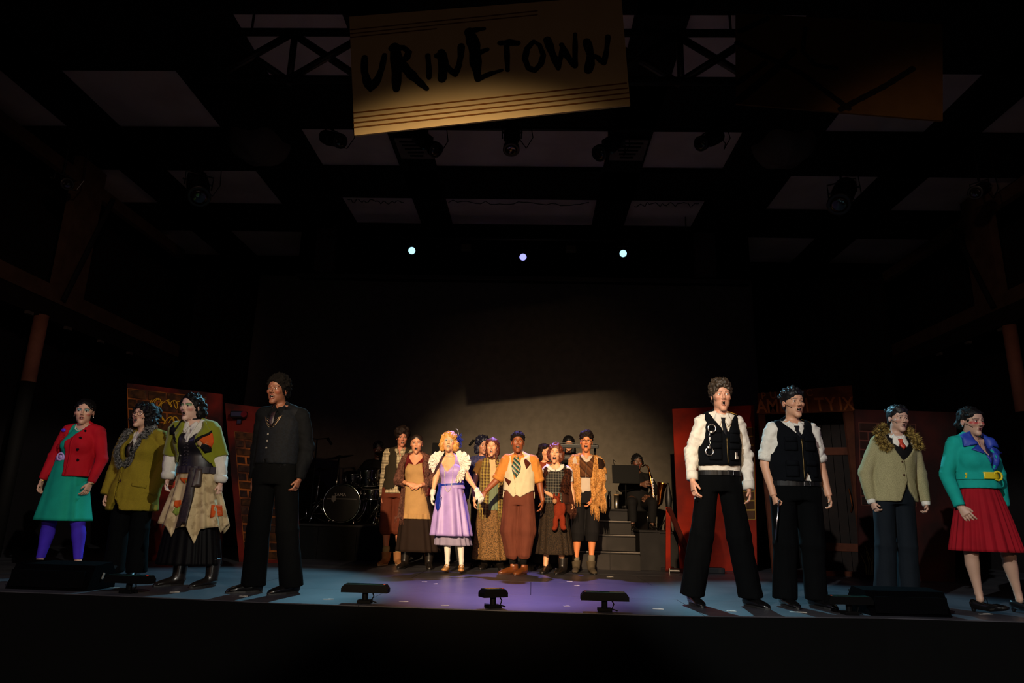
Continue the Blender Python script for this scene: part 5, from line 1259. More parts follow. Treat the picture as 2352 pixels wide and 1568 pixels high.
def person_red_jacket():
    f = Fig('person in a red cropped jacket over a teal dress with violet leggings', (-4.50, 6.70), (.0, -.02, 1.54), 1.42, (-.145, 0, 1.345), (.175, 0, 1.335), (-.04, .87), (-.19, .0, .09), (.19, .0, .09),
            kL=(-.15, -.02, .47), kR=(.13, -.02, .47), eL=(-.25, .02, 1.10), eR=(.235, .02, 1.08), wL=(-.275, -.05, .87), wR=(.215, -.06, .85), tL=(-.285, -.09, .70), tR=(.185, -.10, .685),
            head=(24, 0, 0), mo=.35, mw=.015, hipk=.78, sex='f', skin='#c79a80', lips='#7d1520', hs=1.05, paint=[((-.034, -.09, .010), (.028, .03, .016), '#2f8f9c', .75), ((.034, -.09, .010), (.028, .03, .016), '#3f9a9a', .75), ((.05, -.07, -.03), (.022, .03, .016), '#b03030', .5)],
            brow='#15100c', cur=.35)
    f.browang = .5; f.lookx = -.1; f.body()
    f.hair(mat('hair_black', '#0a0807', .6, spec=.2, kind='vstreak', c2='#050404'), [((0, .02, .042), (.083, .102, .088)), ((0, .075, -.02), (.05, .04, .05))], [((0, -.118, -.01), (.064, .07, .082))], curls=110, cr=.0075, ff=45, fold=.005)
    teal = mat('teal_wool', '#12967f', .8, kind='plain', bump=.2, bscale=300); red = mat('red_wool', '#b0101f', .8, kind='plain', bump=.15, bscale=300)
    f.garment('dress_bodice', teal, .012, z0=1.0, sleeves=0, cuts=[[(-.07, 1.5), (-.06, 1.385), (.01, 1.355), (.08, 1.385), (.1, 1.5)]], res=.008, fold=.004)
    f.skirt('dress_skirt', teal, 1.10, .49, .135, .255, .10, .19, nf=7, amp=.014, cx0=-.06, cx1=-.035, key='skirt')
    f.band('dress_belt', 1.085, .045, ['dress_bodice', 'skirt'], mat('lilac_leather', '#b9a0d8', .4), zf=lambda a: .01*math.cos(a))
    y = f.front(-.10, 1.09, ['dress_bodice', 'skirt']) or -.12
    b = MB(); b.tube([(-.10+.03*math.cos(a), y-.012, 1.09+.034*math.sin(a)) for a in np.linspace(0, 2*PI, 20)[:-1]], .008, 8, closed=True); b.cyl((-.10, y, 1.09), (-.10, y-.012, 1.09), .018, 14); b.obj('belt_buckle', MATS['lilac_leather'], f.root, True)
    f.garment('jacket', red, .030, z0=.905, z1=f.zs+.045, sleeves=2, gu=.020, gf=.018, cuff=.040, shpad=.022, ease=.8, flare=.01, cuts=[{'p': [(-.10, 1.55), (-.085, 1.40), (-.12, 1.26), (-.16, 1.12), (-.20, .88), (-.03, .88), (-.045, 1.13), (-.05, 1.24), (.05, 1.35), (.10, 1.42), (.12, 1.55)], 'y': .0}], fold=.004)
    for z in (1.06, 1.16, 1.27): f.button(.08, z, ['jacket'], mat('black_button', '#0a0a0a', .3), .015)
    f.button(.085, 1.345, ['jacket'], MATS['black_button'], .012)
    f.decal('lapel_seam', [(.0, 1.33), (.03, 1.345), (.01, .92), (.0, .92)], ['jacket'], red, .001, .003, .05)
    y = f.front(-.145, 1.36, ['jacket']) or -.1; MB().ball((-.145, y-.008, 1.35), .018, 10, 6, (1.3, .5, 1)).obj('brooch', mat('violet_glass', '#4a2fd0', .15), f.root, True)
    f.necklace('necklace', 1.41, .06, ['body', 'dress_bodice', 'jacket'], mat('pearl', '#d8d2c4', .25), .0045, True, .06)
    for sd in (-1, 1):
        w = f.wr[sd]; MB().tube([(w[0]+.030*math.cos(a), w[1]+.028*math.sin(a), w[2]-.012) for a in np.linspace(0, 2*PI, 16)[:-1]], .004, 6, closed=True).obj('bracelet', GOLD(), f.root, True)
        f.earring(sd, MATS['pearl'])
    f.garment('leggings', mat('violet_knit', '#3f28b4', .75, bump=.15, bscale=400), z0=.13, torso=False, prims=[q for sd in (-1, 1) for q in f.leg(sd, .006)], cutf=lambda X, Y, Z: np.maximum(Z-.135+0*X, -Z+.70)*0+np.minimum(Z-.135+0*X+0*Y, .62-Z), fold=.001, res=.0075)
    for sd in (-1, 1): f.shoe(sd, mat('nude_leather', '#7a5a48', .4), 'heel', yaw=15*sd)

def person_olive_coat():
    f = Fig('person with curly black hair and round glasses in an olive coat with fur', (-3.79, 6.60), (-.045, -.03, 1.50), 1.38, (-.185, 0, 1.275), (.175, 0, 1.285), (-.02, .84), (-.11, 0, .08), (.11, 0, .08),
            eL=(-.255, .02, 1.0), eR=(.215, .02, 1.0), wL=(-.265, -.04, .74), wR=(.165, -.06, .75), tR=(.15, -.09, .62), head=(-6, 9, 0), mo=.95, mw=.017, sex='f', skin='#c99d83', lips='#8d4038', cur=.6, hs=.98, w=.98)
    f.body()
    f.hair(mat('hair_black'), [((.02, .03, .04), (.118, .118, .095)), ((-.075, .02, -.045), (.045, .06, .07)), ((.085, .03, -.05), (.055, .07, .08))], [((0, -.12, -.03), (.058, .08, .085))], curls=420, cr=.0125, res=.006, ff=60)
    f.glasses(mat('wire_bronze', '#6a4530', .3, metal=1.), .021); f.headmic(1)
    f.garment('shirt', whiteshirt(), .008, z0=.95, sleeves=None, cuts=[[(-.12, 1.5), (-.10, 1.36), (-.06, 1.27), (.0, 1.36), (.02, 1.5)]], res=.008)
    f.collar(whiteshirt(), .05, .06, .03, rr=.062)
    olive = mat('olive_wool', '#8d7a1e', .9, kind='tweed', c2='#75661c', scale=90, bump=.25, bscale=400)
    f.garment('coat', olive, .048, z0=.60, z1=f.zs+.035, sleeves=2, gu=.034, gf=.036, cuff=.062, shpad=.03, ease=1., flare=.035, cuts=[{'p': [(-.13, 1.5), (-.10, 1.30), (-.115, 1.04), (-.105, .95), (-.02, 1.02), (.04, 1.2), (.02, 1.5)], 'y': .0}, {'p': [(-.12, .86), (-.112, .70), (-.16, .63), (-.15, .55), (-.01, .55), (-.06, .61), (-.098, .70), (-.113, .86)], 'y': .05}], fold=.008, ffreq=(7, 7, 9))
    f.decal('tie', [(-.075, 1.28), (-.05, 1.29), (-.06, .98), (-.10, .99)], ['shirt'], mat('dark_brown_silk', '#2a160e', .5), .004, .006)
    f.decal('coat_pocket', [(.03, .825), (.15, .805), (.15, .835), (.03, .85)], ['coat'], olive, .002, .008)
    f.decal('coat_edge', [(-.118, 1.02), (-.100, 1.0), (-.095, .72), (-.04, .62), (-.055, .61), (-.113, .70)], ['coat'], olive, .002, .006)
    f.button(-.088, .87, ['coat'], mat('brown_button', '#3a2415', .4), .012)
    # fur collar: a ruff of hair tufts along both lapels
    fur = mat('grey_fur', '#83817c', .9, kind='mottle', c2='#2a2928', scale=55)
    fur_strip(f, fur, [(.10, 1.40), (.05, 1.34), (.02, 1.22), (-.02, 1.11), (-.07, 1.03), (-.105, 1.005)], .064, ['coat', 'body'], 1500, 1)
    fur_strip(f, fur, [(-.125, 1.36), (-.165, 1.27), (-.175, 1.16), (-.155, 1.06), (-.115, 1.0)], .052, ['coat', 'body'], 1100, 2)
    f.garment('trousers', blackcloth(), .015, z0=.5, z1=.95, legs=dict(rk=.085, rh=.088, z=.04), fold=.006)
    for sd in (-1, 1): f.shoe(sd, blackshoe(), 'oxford', yaw=-20 if sd < 0 else 10)

def fur_strip(f, m, path, w, keys, n, seed=0, name='fur_collar', L=.030, y_off=.02, parent=None):
    r = np.random.RandomState(seed); b = MB(); core = []
    P = [Vector((p[0], 0, p[1])) for p in path]
    seg = [(P[i+1]-P[i]).length for i in range(len(P)-1)]; T = sum(seg)
    def at(t):
        d = t*T
        for i, s in enumerate(seg):
            if d <= s or i == len(seg)-1: return P[i]+(P[i+1]-P[i])*(d/s), (P[i+1]-P[i]).normalized()
            d -= s
    rows = 14; ring = []
    for i in range(rows+1):
        p, d = at(i/rows); y = f.front(p.x, p.z, keys); y = (y if y is not None else f.sy-.02)
        core.append((p.x, y-.002, p.z))
    b.tube(core, [w*.55*(0.75+.25*math.sin(PI*i/rows)) for i in range(rows+1)], 8)
    V = list(b.v); F = list(b.f)
    for _ in range(n):
        t = r.rand(); p, d = at(t); i = min(rows-1, int(t*rows)); c = Vector(core[i]).lerp(Vector(core[i+1]), t*rows-i)
        a = r.rand()*2*PI; nrm = Vector((math.cos(a), -abs(math.sin(a)), .35*math.cos(a*2))); side = Vector((d.z, 0, -d.x))
        base = c+(side*math.cos(a)+Vector((0, -1, 0))*abs(math.sin(a)))*w*.5
        out = (side*math.cos(a)+Vector((0, -1, 0))*abs(math.sin(a))+d*r.uniform(-.2, .9)+Vector(r.randn(3))*.25).normalized()
        wv = out.cross(Vector(r.randn(3))).normalized()*.0032; l = L*r.uniform(.6, 1.2)
        k = len(V); V += [base-wv, base+wv, base+out*l]; F.append((k, k+1, k+2))
    return mesh_obj(name, V, F, m, parent or f.root, smooth=False)

def person_green_jacket():
    f = Fig('person in a short green tailcoat, black corset and ragged patchwork skirt with a choker', (-2.77, 5.85), (-.215, -.03, 1.49), 1.375, (-.325, 0, 1.30), (-.02, 0, 1.305), (-.07, .86), (-.14, -.02, .10), (.14, -.02, .10),
            eL=(-.36, .03, 1.05), eR=(.075, .03, 1.04), wL=(-.345, -.01, .86), wR=(.12, .0, .84), tL=(-.335, -.04, .71), tR=(.135, -.02, .70), head=(-10, 0, 0), mo=.75, mw=.018, hipk=.78, sex='f', skin='#d0a894', lips='#5e1c2c', brow='#1a1410', cur=.5, hs=.97,
            paint=[((.036, -.085, .012), (.036, .04, .017), '#3f8a52', .8), ((-.036, -.085, .012), (.036, .04, .017), '#3f8a52', .7), ((.05, -.07, -.03), (.022, .03, .02), '#c05048', .3)])
    f.body()
    f.hair(mat('hair_black'), [((0, .02, .040), (.082, .102, .082)), ((.055, .06, -.035), (.05, .06, .085)), ((-.055, .05, -.04), (.032, .05, .07))], [((0, -.125, -.015), (.060, .085, .092))], curls=160, cr=.013, curlz=-.2, ff=35, fold=.004)
    green = mat('moss_velvet', '#787c18', .85, kind='plain', sheen=.3, bump=.1, bscale=300)
    f.garment('blouse', whiteshirt(), .012, z0=1.05, sleeves=(1.9, 1.85), gu=.022, gf=.030, cuff=.050, cuts=[[(-.22, 1.5), (-.20, 1.36), (-.165, 1.24), (-.125, 1.35), (-.11, 1.5)]], fold=.007, ffreq=(22, 22, 14))
    f.collar(whiteshirt(), .03, .05, .02, rr=.064)
    for sd in (-1, 1):
        w = f.e[sd]+(f.wr[sd]-f.e[sd])*.82; MB().lathe([(.046, -.03), (.056, -.012), (.060, .01), (.050, .035)], w, 20).obj('shirt_cuff', whiteshirt(), f.root, True)
    for i, (x0, x1) in enumerate(((-.19, -.175), (-.145, -.155))): f.decal('blouse_ruffle', [(x0, 1.30), (x0+.02, 1.31), (x1+.012, 1.17), (x1-.012, 1.17)], ['blouse', 'body'], whiteshirt(), .006, .006, .012, wav=.004)
    black = mat('black_satin', '#131016', .45)
    f.garment('corset', black, .024, z0=.955, z1=1.17, sleeves=None, cuts=[], res=.007, fold=.001, ease=0.)
    for i in range(7):
        x = -.16+(i % 2)*.0; z = .985+i*.028
        f.button(-.172, z, ['corset'], SILV(), .006); f.button(-.140, z, ['corset'], SILV(), .006)
        y = f.front(-.156, z, ['corset']);
        if y: MB().bar((-.172, y-.006, z), (-.140, y-.006, z+.010), .004, .003).obj('corset_clasp', SILV(), f.root)
    f.skirt('lace_petticoat', mat('black_lace', '#050506', .6, kind='mottle', c2='#08070a', scale=80, spec=.08), .62, .17, .20, .265, .15, .20, nf=26, amp=.012, cx0=-.08, cx1=-.06, sharp=.3, key='petti')
    cream = mat('cream_patched', '#c2ae88', .85, kind='mottle', c2='#b09c76', c3='#94805f', scale=7)
    pts = [(-.34, .50), (-.22, .48), (-.175, .39), (-.15, .46), (-.03, .48), (.045, .34), (.075, .46), (.18, .48), (.205, .43), (.22, .5)]
    def hem(a):
        x = -.07+.28*math.cos(a)
        if math.sin(a) > 0: return .0+.04*math.sin(a*9)
        return float(np.interp(x, [p[0] for p in pts], [p[1] for p in pts]))-.46
    f.skirt('patched_skirt', cream, .955, .46, .150, .275, .115, .20, nf=11, amp=.024, hem=hem, cx0=-.09, cx1=-.065, n=260, key='skirt')
    or_ = mat('orange_felt', '#c2501c', .9); gr_ = mat('leaf_felt', '#7c8f3c', .9); rd = mat('coral_felt', '#b8402c', .9)
    for m, p in ((or_, [(-.185, .875), (-.09, .872), (-.13, .825), (-.165, .845)]), (gr_, [(-.10, .87), (-.085, .85), (-.12, .835), (-.14, .85)]), (rd, [(-.30, .84), (-.245, .85), (-.235, .80), (-.26, .78), (-.30, .79)]), (or_, [(-.185, .685), (-.13, .69), (-.12, .655), (-.15, .62), (-.185, .64)]), (gr_, [(-.17, .63), (-.13, .635), (-.125, .58), (-.15, .56), (-.185, .59)]), (or_, [(.115, .66), (.155, .655), (.175, .57), (.125, .55)])):
        f.decal('skirt_patch', p, ['skirt'], m, .003, .003, .015)
    f.band('waist_sash', .945, .055, ['corset', 'skirt'], mat('plum_velvet', '#241a24', .6), off=.004, th=.008, wob=.003)
    f.decal('sash_tail', [(-.10, .96), (-.05, .96), (-.02, .72), (-.02, .475), (-.12, .47), (-.09, .75)], ['skirt', 'corset'], mat('brown_velvet', '#2c1e1a', .6, kind='mottle', c2='#1a110f', scale=60), .008, .012, .02, wav=.004)
    f.decal('sash_tail', [(-.045, .955), (.0, .95), (.015, .805), (-.045, .80)], ['skirt', 'corset'], mat('brown_satin', '#3a2b26', .5), .018, .012, .02, wav=.004)
    f.garment('jacket', green, .030, z0=.97, z1=f.zs+.03, sleeves=.92, gu=.034, cuff=.078, shpad=.02, ease=.6, flare=.01, cuts=[{'p': [(-.27, 1.5), (-.235, 1.36), (-.225, 1.17), (-.24, 1.08), (-.31, .94), (.08, .94), (.045, 1.0), (-.02, 1.055), (-.075, 1.16), (-.085, 1.37), (-.06, 1.5)], 'y': .0}], fold=.003)
    blk = mat('black_trim', '#0c0a0d', .7)
    f.decal('lapel', [(-.26, 1.365), (-.315, 1.25), (-.225, 1.165), (-.225, 1.36)], ['jacket'], green, .004, .010)
    f.decal('lapel', [(-.09, 1.375), (-.05, 1.36), (.015, 1.275), (-.075, 1.17)], ['jacket'], green, .004, .010)
    f.decal('lapel_trim', [(-.27, 1.37), (-.255, 1.37), (-.30, 1.255), (-.225, 1.18), (-.235, 1.16), (-.32, 1.245)], ['jacket'], blk, .012, .006)
    f.decal('lapel_trim', [(.02, 1.285), (.02, 1.265), (-.075, 1.155), (-.08, 1.185)], ['jacket'], blk, .012, .006)
    f.decal('jacket_patch', [(.0, 1.265), (.025, 1.26), (.045, 1.19), (.03, 1.13), (-.01, 1.16), (-.045, 1.20)], ['jacket'], or_, .003, .005)
    f.decal('jacket_patch', [(-.03, 1.20), (.03, 1.17), (.02, 1.12), (-.02, 1.11), (-.06, 1.17)], ['jacket'], mat('tan_felt', '#b09070', .9), .002, .004)
    f.decal('jacket_patch', [(-.015, 1.165), (.03, 1.15), (.035, 1.10), (.0, 1.085), (-.03, 1.13)], ['jacket'], blk, .008, .004)
    f.decal('jacket_patch', [(-.35, 1.30), (-.325, 1.33), (-.315, 1.30), (-.28, 1.305), (-.30, 1.25), (-.345, 1.24)], ['jacket'], blk, .008, .004)
    for x, z in ((-.045, 1.145), (-.035, 1.085)): f.button(x, z, ['jacket'], MATS['black_button'], .010)
    n = f.neck; b = MB(); b.tube([(n[0]-.012+.054*math.cos(a), n[1]+.053*math.sin(a)-.008, n[2]+.052-.012*math.sin(a)*-1) for a in np.linspace(0, 2*PI, 24)[:-1]], .0085, 6, closed=True); b.obj('choker', blk, f.root, True)
    MB().ball((n[0]-.014, n[1]-.068, n[2]+.040), .009, 8, 6).obj('choker_pendant', SILV(), f.root, True)
    for sd in (-1, 1): f.shoe(sd, mat('boot_leather', '#171311', .3, coat=.3), 'boot', yaw=-35 if sd < 0 else -25, th=.24, sc=.93)

def person_black_suit():
    f = Fig('tall person dressed all in black with a chain across the waistcoat and a rounded afro', (-1.99, 5.50), (-.115, -.03, 1.595), 1.482, (-.215, 0, 1.395), (.095, 0, 1.395), (-.07, .90), (-.15, 0, .09), (.15, 0, .09),
            eL=(-.245, .04, 1.12), eR=(.165, .02, 1.11), wL=(-.25, .02, .87), wR=(.15, -.05, .87), tR=(.12, -.09, .735), head=(-10, 0, 0), mo=.8, mw=.019, sex='m', skin='#744832', lips='#7a3a34', brow='#0c0807', cur=.45, hs=.95, w=.92)
    f.body()
    f.hair(mat('hair_afro', '#080605', .9, spec=.08, kind='vstreak', c2='#12100e'), [((0, .025, .05), (.092, .108, .105)), ((0, .08, .0), (.075, .055, .07))], [((0, -.115, -.012), (.070, .08, .078))], curls=420, cr=.009, res=.006, ff=70, curlz=-.06)
    f.earring(1, SILV())
    cl = mat('black_cloth', '#06080b', .85, spec=.1, bump=.15, bscale=300)
    f.garment('shirt', cl, .014, z0=.95, sleeves=2, gu=.022, gf=.022, cuff=.038, ease=.6, cuts=[[(-.15, 1.55), (-.14, 1.45), (-.105, 1.41), (-.07, 1.46), (-.06, 1.55)]], fold=.006, ffreq=(14, 14, 16))
    f.collar(cl, .06, .05, .045, rr=.068)
    f.decal('tie', [(-.118, 1.43), (-.09, 1.43), (-.082, 1.32), (-.105, 1.28), (-.128, 1.32)], ['shirt'], mat('dark_wine_silk', '#1d0e12', .5), .006, .008)
    v = mat('black_waistcoat', '#0b0f15', .75, spec=.12, kind='mottle', c2='#080a0e', scale=70)
    f.garment('waistcoat', v, .026, z0=.985, z1=f.zs+.035, sleeves=None, ease=.8, gy=.03, cuts=[{'p': [(-.20, 1.55), (-.19, 1.44), (-.105, 1.27), (-.02, 1.44), (.0, 1.55)], 'y': .0}, {'p': [(-.14, .9), (-.122, 1.04), (-.085, .9)], 'y': .0}, {'p': [(-.30, 1.6), (-.19, 1.47), (-.225, 1.38), (-.225, 1.30), (-.30, 1.25)], 'y': .4}], fold=.003)
    for z in (1.22, 1.165, 1.11): f.button(-.118, z, ['waistcoat'], SILV(), .007)
    b = MB()
    for k, sag in enumerate((.035, .06, .085, .10)):
        p = []
        for i in range(15):
            t = i/14; x = -.175+.155*t; z = 1.365+.012*t-sag*math.sin(PI*t); y = f.front(x, z, ['waistcoat', 'shirt']) or -.1; p.append((x, y-.006, z))
        b.tube(p, .0015, 5)
    b.obj('chain', mat('chain_dull_gold', '#a89070', .4, metal=1.), f.root, True)
    f.garment('trousers', blackcloth(), .02, z0=.5, z1=1.03, legs=dict(rk=.088, rh=.092, z=.045, rt=.100), fold=.005, ease=.3)
    f.shoe(-1, blackshoe(), 'oxford', yaw=-55); f.shoe(1, blackshoe(), 'oxford', yaw=-38)

def person_handcuffs():
    f = Fig('person in white shirt and black utility vest with silver handcuffs hanging from it', (1.45, 5.55), (.065, -.03, 1.635), 1.512, (-.090, 0, 1.425), (.198, 0, 1.415), (.02, .93), (-.22, 0, .09), (.22, 0, .09), kL=(-.14, -.02, .52), kR=(.15, -.02, .52),
            eL=(-.185, .02, 1.17), eR=(.255, .02, 1.15), wL=(-.20, -.05, .945), wR=(.245, -.04, .88), tL=(-.195, -.09, .765), tR=(.235, -.09, .735), head=(-3, -3, -1), mo=1., mw=.0125, sex='m', skin='#c58f74', lips='#a05a50', brow='#4a3424', cur=.4, hs=.99, w=.87)
    f.lookx = .35; f.body()
    f.hair(mat('hair_brown_curls', '#40301e', .6, kind='vstreak', c2='#120c07'), [((0, .02, .055), (.086, .102, .092)), ((0, -.055, .088), (.062, .045, .04)), ((0, .085, -.045), (.06, .03, .05))], [((0, -.115, -.022), (.068, .075, .082)), ((-.085, -.02, -.05), (.02, .05, .05)), ((.085, -.02, -.05), (.02, .05, .05))], curls=380, cr=.0115, res=.0055, curlz=-.05)
    cop_clothes(f, whiteshirt(), sl=2., v=(-.04, .065, .17, 1.285), belt=1.008, shz=1.16, hem=.06, rk=.092, rh=.092, cuffr=.042, vb=1.062)
    # handcuffs: two rings and a chain
    b = MB()
    for (x, z) in ((-.055, 1.345), (-.075, 1.165)):
        y = min((f.front(x+q, z+w, ['vest']) or -.15) for q in (-.03, 0, .03) for w in (-.03, .03))-.010
        b.tube([(x+.030*math.cos(a), y, z+.032*math.sin(a)) for a in np.linspace(0, 2*PI, 22)[:-1]], .0052, 8, closed=True); b.box((x-.002, y, z+(.030 if z < 1.3 else -.030)), (.026, .012, .022), bev=.003)
    for i in range(6):
        z = 1.305-i*.018; y = (f.front(-.065, z, ['vest']) or -.15)-.012
        b.tube([(-.065+.006*math.cos(a)*(1 if i % 2 else .4), y, z+.012*math.sin(a)) for a in np.linspace(0, 2*PI, 12)[:-1]], .0025, 6, closed=True)
    b.obj('handcuffs', SILV(), f.root, True)
    y = f.front(.135, 1.14, ['vest']) or -.15; MB().box((.135, y-.012, 1.135), (.022, .016, .06), bev=.004).box((.138, y-.02, 1.12), (.018, .012, .02)).obj('key_clip', SILV(), f.root)
    f.headmic(-1); f.ball('ring', (-.20, -.11, .80), .009, SILV())

def cop_clothes(f, wm, sl, v, belt, shz, hem, rk, rh, cuffr, rm=None, badge=True, vz=None, vb=.955):
    navy = mat('navy_vest_cotton', '#07090d', .9, spec=.08, bump=.3, bscale=250)
    f.garment('shirt', wm, .014, z0=belt-.02, sleeves=sl, gu=.016, gf=.017, cuff=cuffr, ease=.7, fold=.009, ffreq=(16, 16, 20))
    if sl > 1.5:
        for sd in (-1, 1):
            w = f.wr[sd]; d = unit(f.wr[sd]-f.e[sd]); V = Vector(w-d*.03); MB().tube([V-Vector(d)*.035, V, V+Vector(d)*.03], [cuffr+.006, cuffr+.004, cuffr+.003], 18).obj('shirt_cuff', wm, f.root, True)
    else:
        for sd in (-1, 1):
            d = unit(f.e[sd]-f.sh[sd]); c = Vector(f.sh[sd]+(f.e[sd]-f.sh[sd])*min(1, sl)); MB().tube([c-Vector(d)*.045, c-Vector(d)*.02, c+Vector(d)*.01], [.064, .069, .066], 18).obj('rolled_sleeve', wm, f.root, True)
    f.collar(wm, .055, .06, .040, rr=.068)
    x0 = f.neck[0]
    f.tie(mat('slate_tie', '#0e0f16', .7), f.zs+.045, v[3]-.10, ['shirt'], .030, x0, v[1])
    f.garment('vest', navy, .034, z0=vb, z1=f.zs+.035, sleeves=None, ease=.9, gy=.04, cuts=[{'p': [(v[0]-.03, 1.65), (v[0], f.zs+.06), (v[1], v[3]), (v[2], f.zs+.06), (v[2]+.03, 1.65)], 'y': .0}]
              + [{'p': [(f.sh[sd][0]-sd*.018, f.zs+.12), (f.sh[sd][0]-sd*.012, f.zs-.02), (f.sh[sd][0]-sd*.005, f.zs-.13), (f.sh[sd][0]+sd*.03, f.zs-.2), (f.sh[sd][0]+sd*.12, f.zs-.2), (f.sh[sd][0]+sd*.12, f.zs+.12)], 'y': .4} for sd in (-1, 1)]
              + [{'p': vz, 'y': .0}] if vz else [{'p': [(v[0]-.03, 1.65), (v[0], f.zs+.06), (v[1], v[3]), (v[2], f.zs+.06), (v[2]+.03, 1.65)], 'y': .0}]
              + [{'p': [(f.sh[sd][0]-sd*.018, f.zs+.12), (f.sh[sd][0]-sd*.012, f.zs-.02), (f.sh[sd][0]-sd*.005, f.zs-.13), (f.sh[sd][0]+sd*.03, f.zs-.2), (f.sh[sd][0]+sd*.12, f.zs-.2), (f.sh[sd][0]+sd*.12, f.zs+.12)], 'y': .4} for sd in (-1, 1)], fold=.005, ffreq=(12, 12, 10))
    cx = v[1]
    for sd in (-1, 1):
        for (zz, hh) in ((f.zs-.13, .10), (shz-.0, .12)):
            xm = .5*(cx+f.cx(zz)); xa = xm+sd*.032; xb = xm+sd*.125
            f.decal('vest_pocket', [(xa, zz-hh/2), (xb, zz-hh/2), (xb, zz+hh/2), (xa, zz+hh/2)], ['vest'], navy, .003, .010, .03)
            f.decal('pocket_flap', [(xa-.004, zz+hh*.22), (xb+.004, zz+hh*.22), (xb+.004, zz+hh/2+.008), (xa-.004, zz+hh/2+.008)], ['vest'], navy, .014, .008, .03)
        q = f.sh[sd]; b = MB(); b.box((q[0]-sd*.045, q[1]-.005, q[2]+.068), (.095, .05, .010), Euler((0, sd*.30, 0)), .003); b.obj('epaulette', navy, f.root)
        if sd > 0: MB().box((q[0]-.045, q[1]-.018, q[2]+.076), (.07, .012, .008), Euler((0, .30, 0))).obj('epaulette_chain', GOLD(), f.root)
    f.decal('zip', [(cx-.004, vb+.01), (cx+.004, vb+.01), (cx+.004, v[3]-.01), (cx-.004, v[3]-.01)], ['vest'], mat('zip_brass', '#5a4a2a', .4, metal=.8), .002, .004)
    f.garment('trousers', blackcloth(), .018, z0=.5, z1=belt, legs=dict(rk=rk, rh=rh, z=hem, rt=.098, rm=rm or (rk+rh)/2), fold=.006, ease=.2)
    f.band('belt', belt-.005, .038, ['trousers', 'shirt'], mat('belt_leather', '#0a0909', .55, spec=.25), .004, .005)
    y = f.front(cx+.02, belt-.005, ['trousers', 'shirt']) or -.12; MB().tube([(cx+.02+a*.022, y-.014, belt-.005+c*.018) for a, c in ((-1, -1), (1, -1), (1, 1), (-1, 1))], .004, 6, closed=True).obj('belt_buckle', SILV(), f.root)
    for sd in (-1, 1): f.shoe(sd, blackshoe(), 'oxford', yaw=(8 if sd < 0 else 25))

def person_baton():
    f = Fig('stocky person with rolled white sleeves and black utility vest holding a thin baton', (2.07, 5.65), (.055, -.03, 1.60), 1.478, (-.12, 0, 1.375), (.195, 0, 1.38), (.03, .88), (-.11, 0, .10), (.13, .0, .10),
            eL=(-.185, .03, 1.10), eR=(.255, .03, 1.10), wL=(-.165, -.06, .84), wR=(.285, -.03, .85), tL=(-.155, -.09, .73), tR=(.29, -.07, .72), head=(8, 2, 0), mo=.75, mw=.020, sex='m', skin='#c08d6e', lips='#8a4a42', brow='#15100c', curlL=1.15, curlR=.5, hs=1.0, w=1.04, armw=1.05)
    f.body()
    f.hair(mat('hair_black_straight', '#0b0a0b', .5, spec=.3, kind='vstreak', c2='#121113'), [((0, .02, .050), (.085, .104, .084)), ((0, -.045, .072), (.072, .052, .035)), ((.0, .075, -.03), (.05, .030, .04))], [((0, -.12, -.03), (.070, .075, .082)), ((-.09, -.02, -.055), (.03, .05, .05))], curls=40, cr=.013, curlz=.06, fold=.007, ff=26)
    cop_clothes(f, whiteshirt(), sl=.88, v=(-.06, .055, .135, 1.30), belt=.945, shz=1.05, hem=.055, rk=.096, rh=.086, cuffr=.062, rm=.088, vz=[(.035, .90), (.095, 1.03), (.14, .90)])
    f.headmic(-1)
    MB().tube([(-.150, -.125, .80), (-.195, -.12, .50)], .006, 8).ball((-.150, -.125, .80), .010).obj('baton', SILV(), f.root, True)

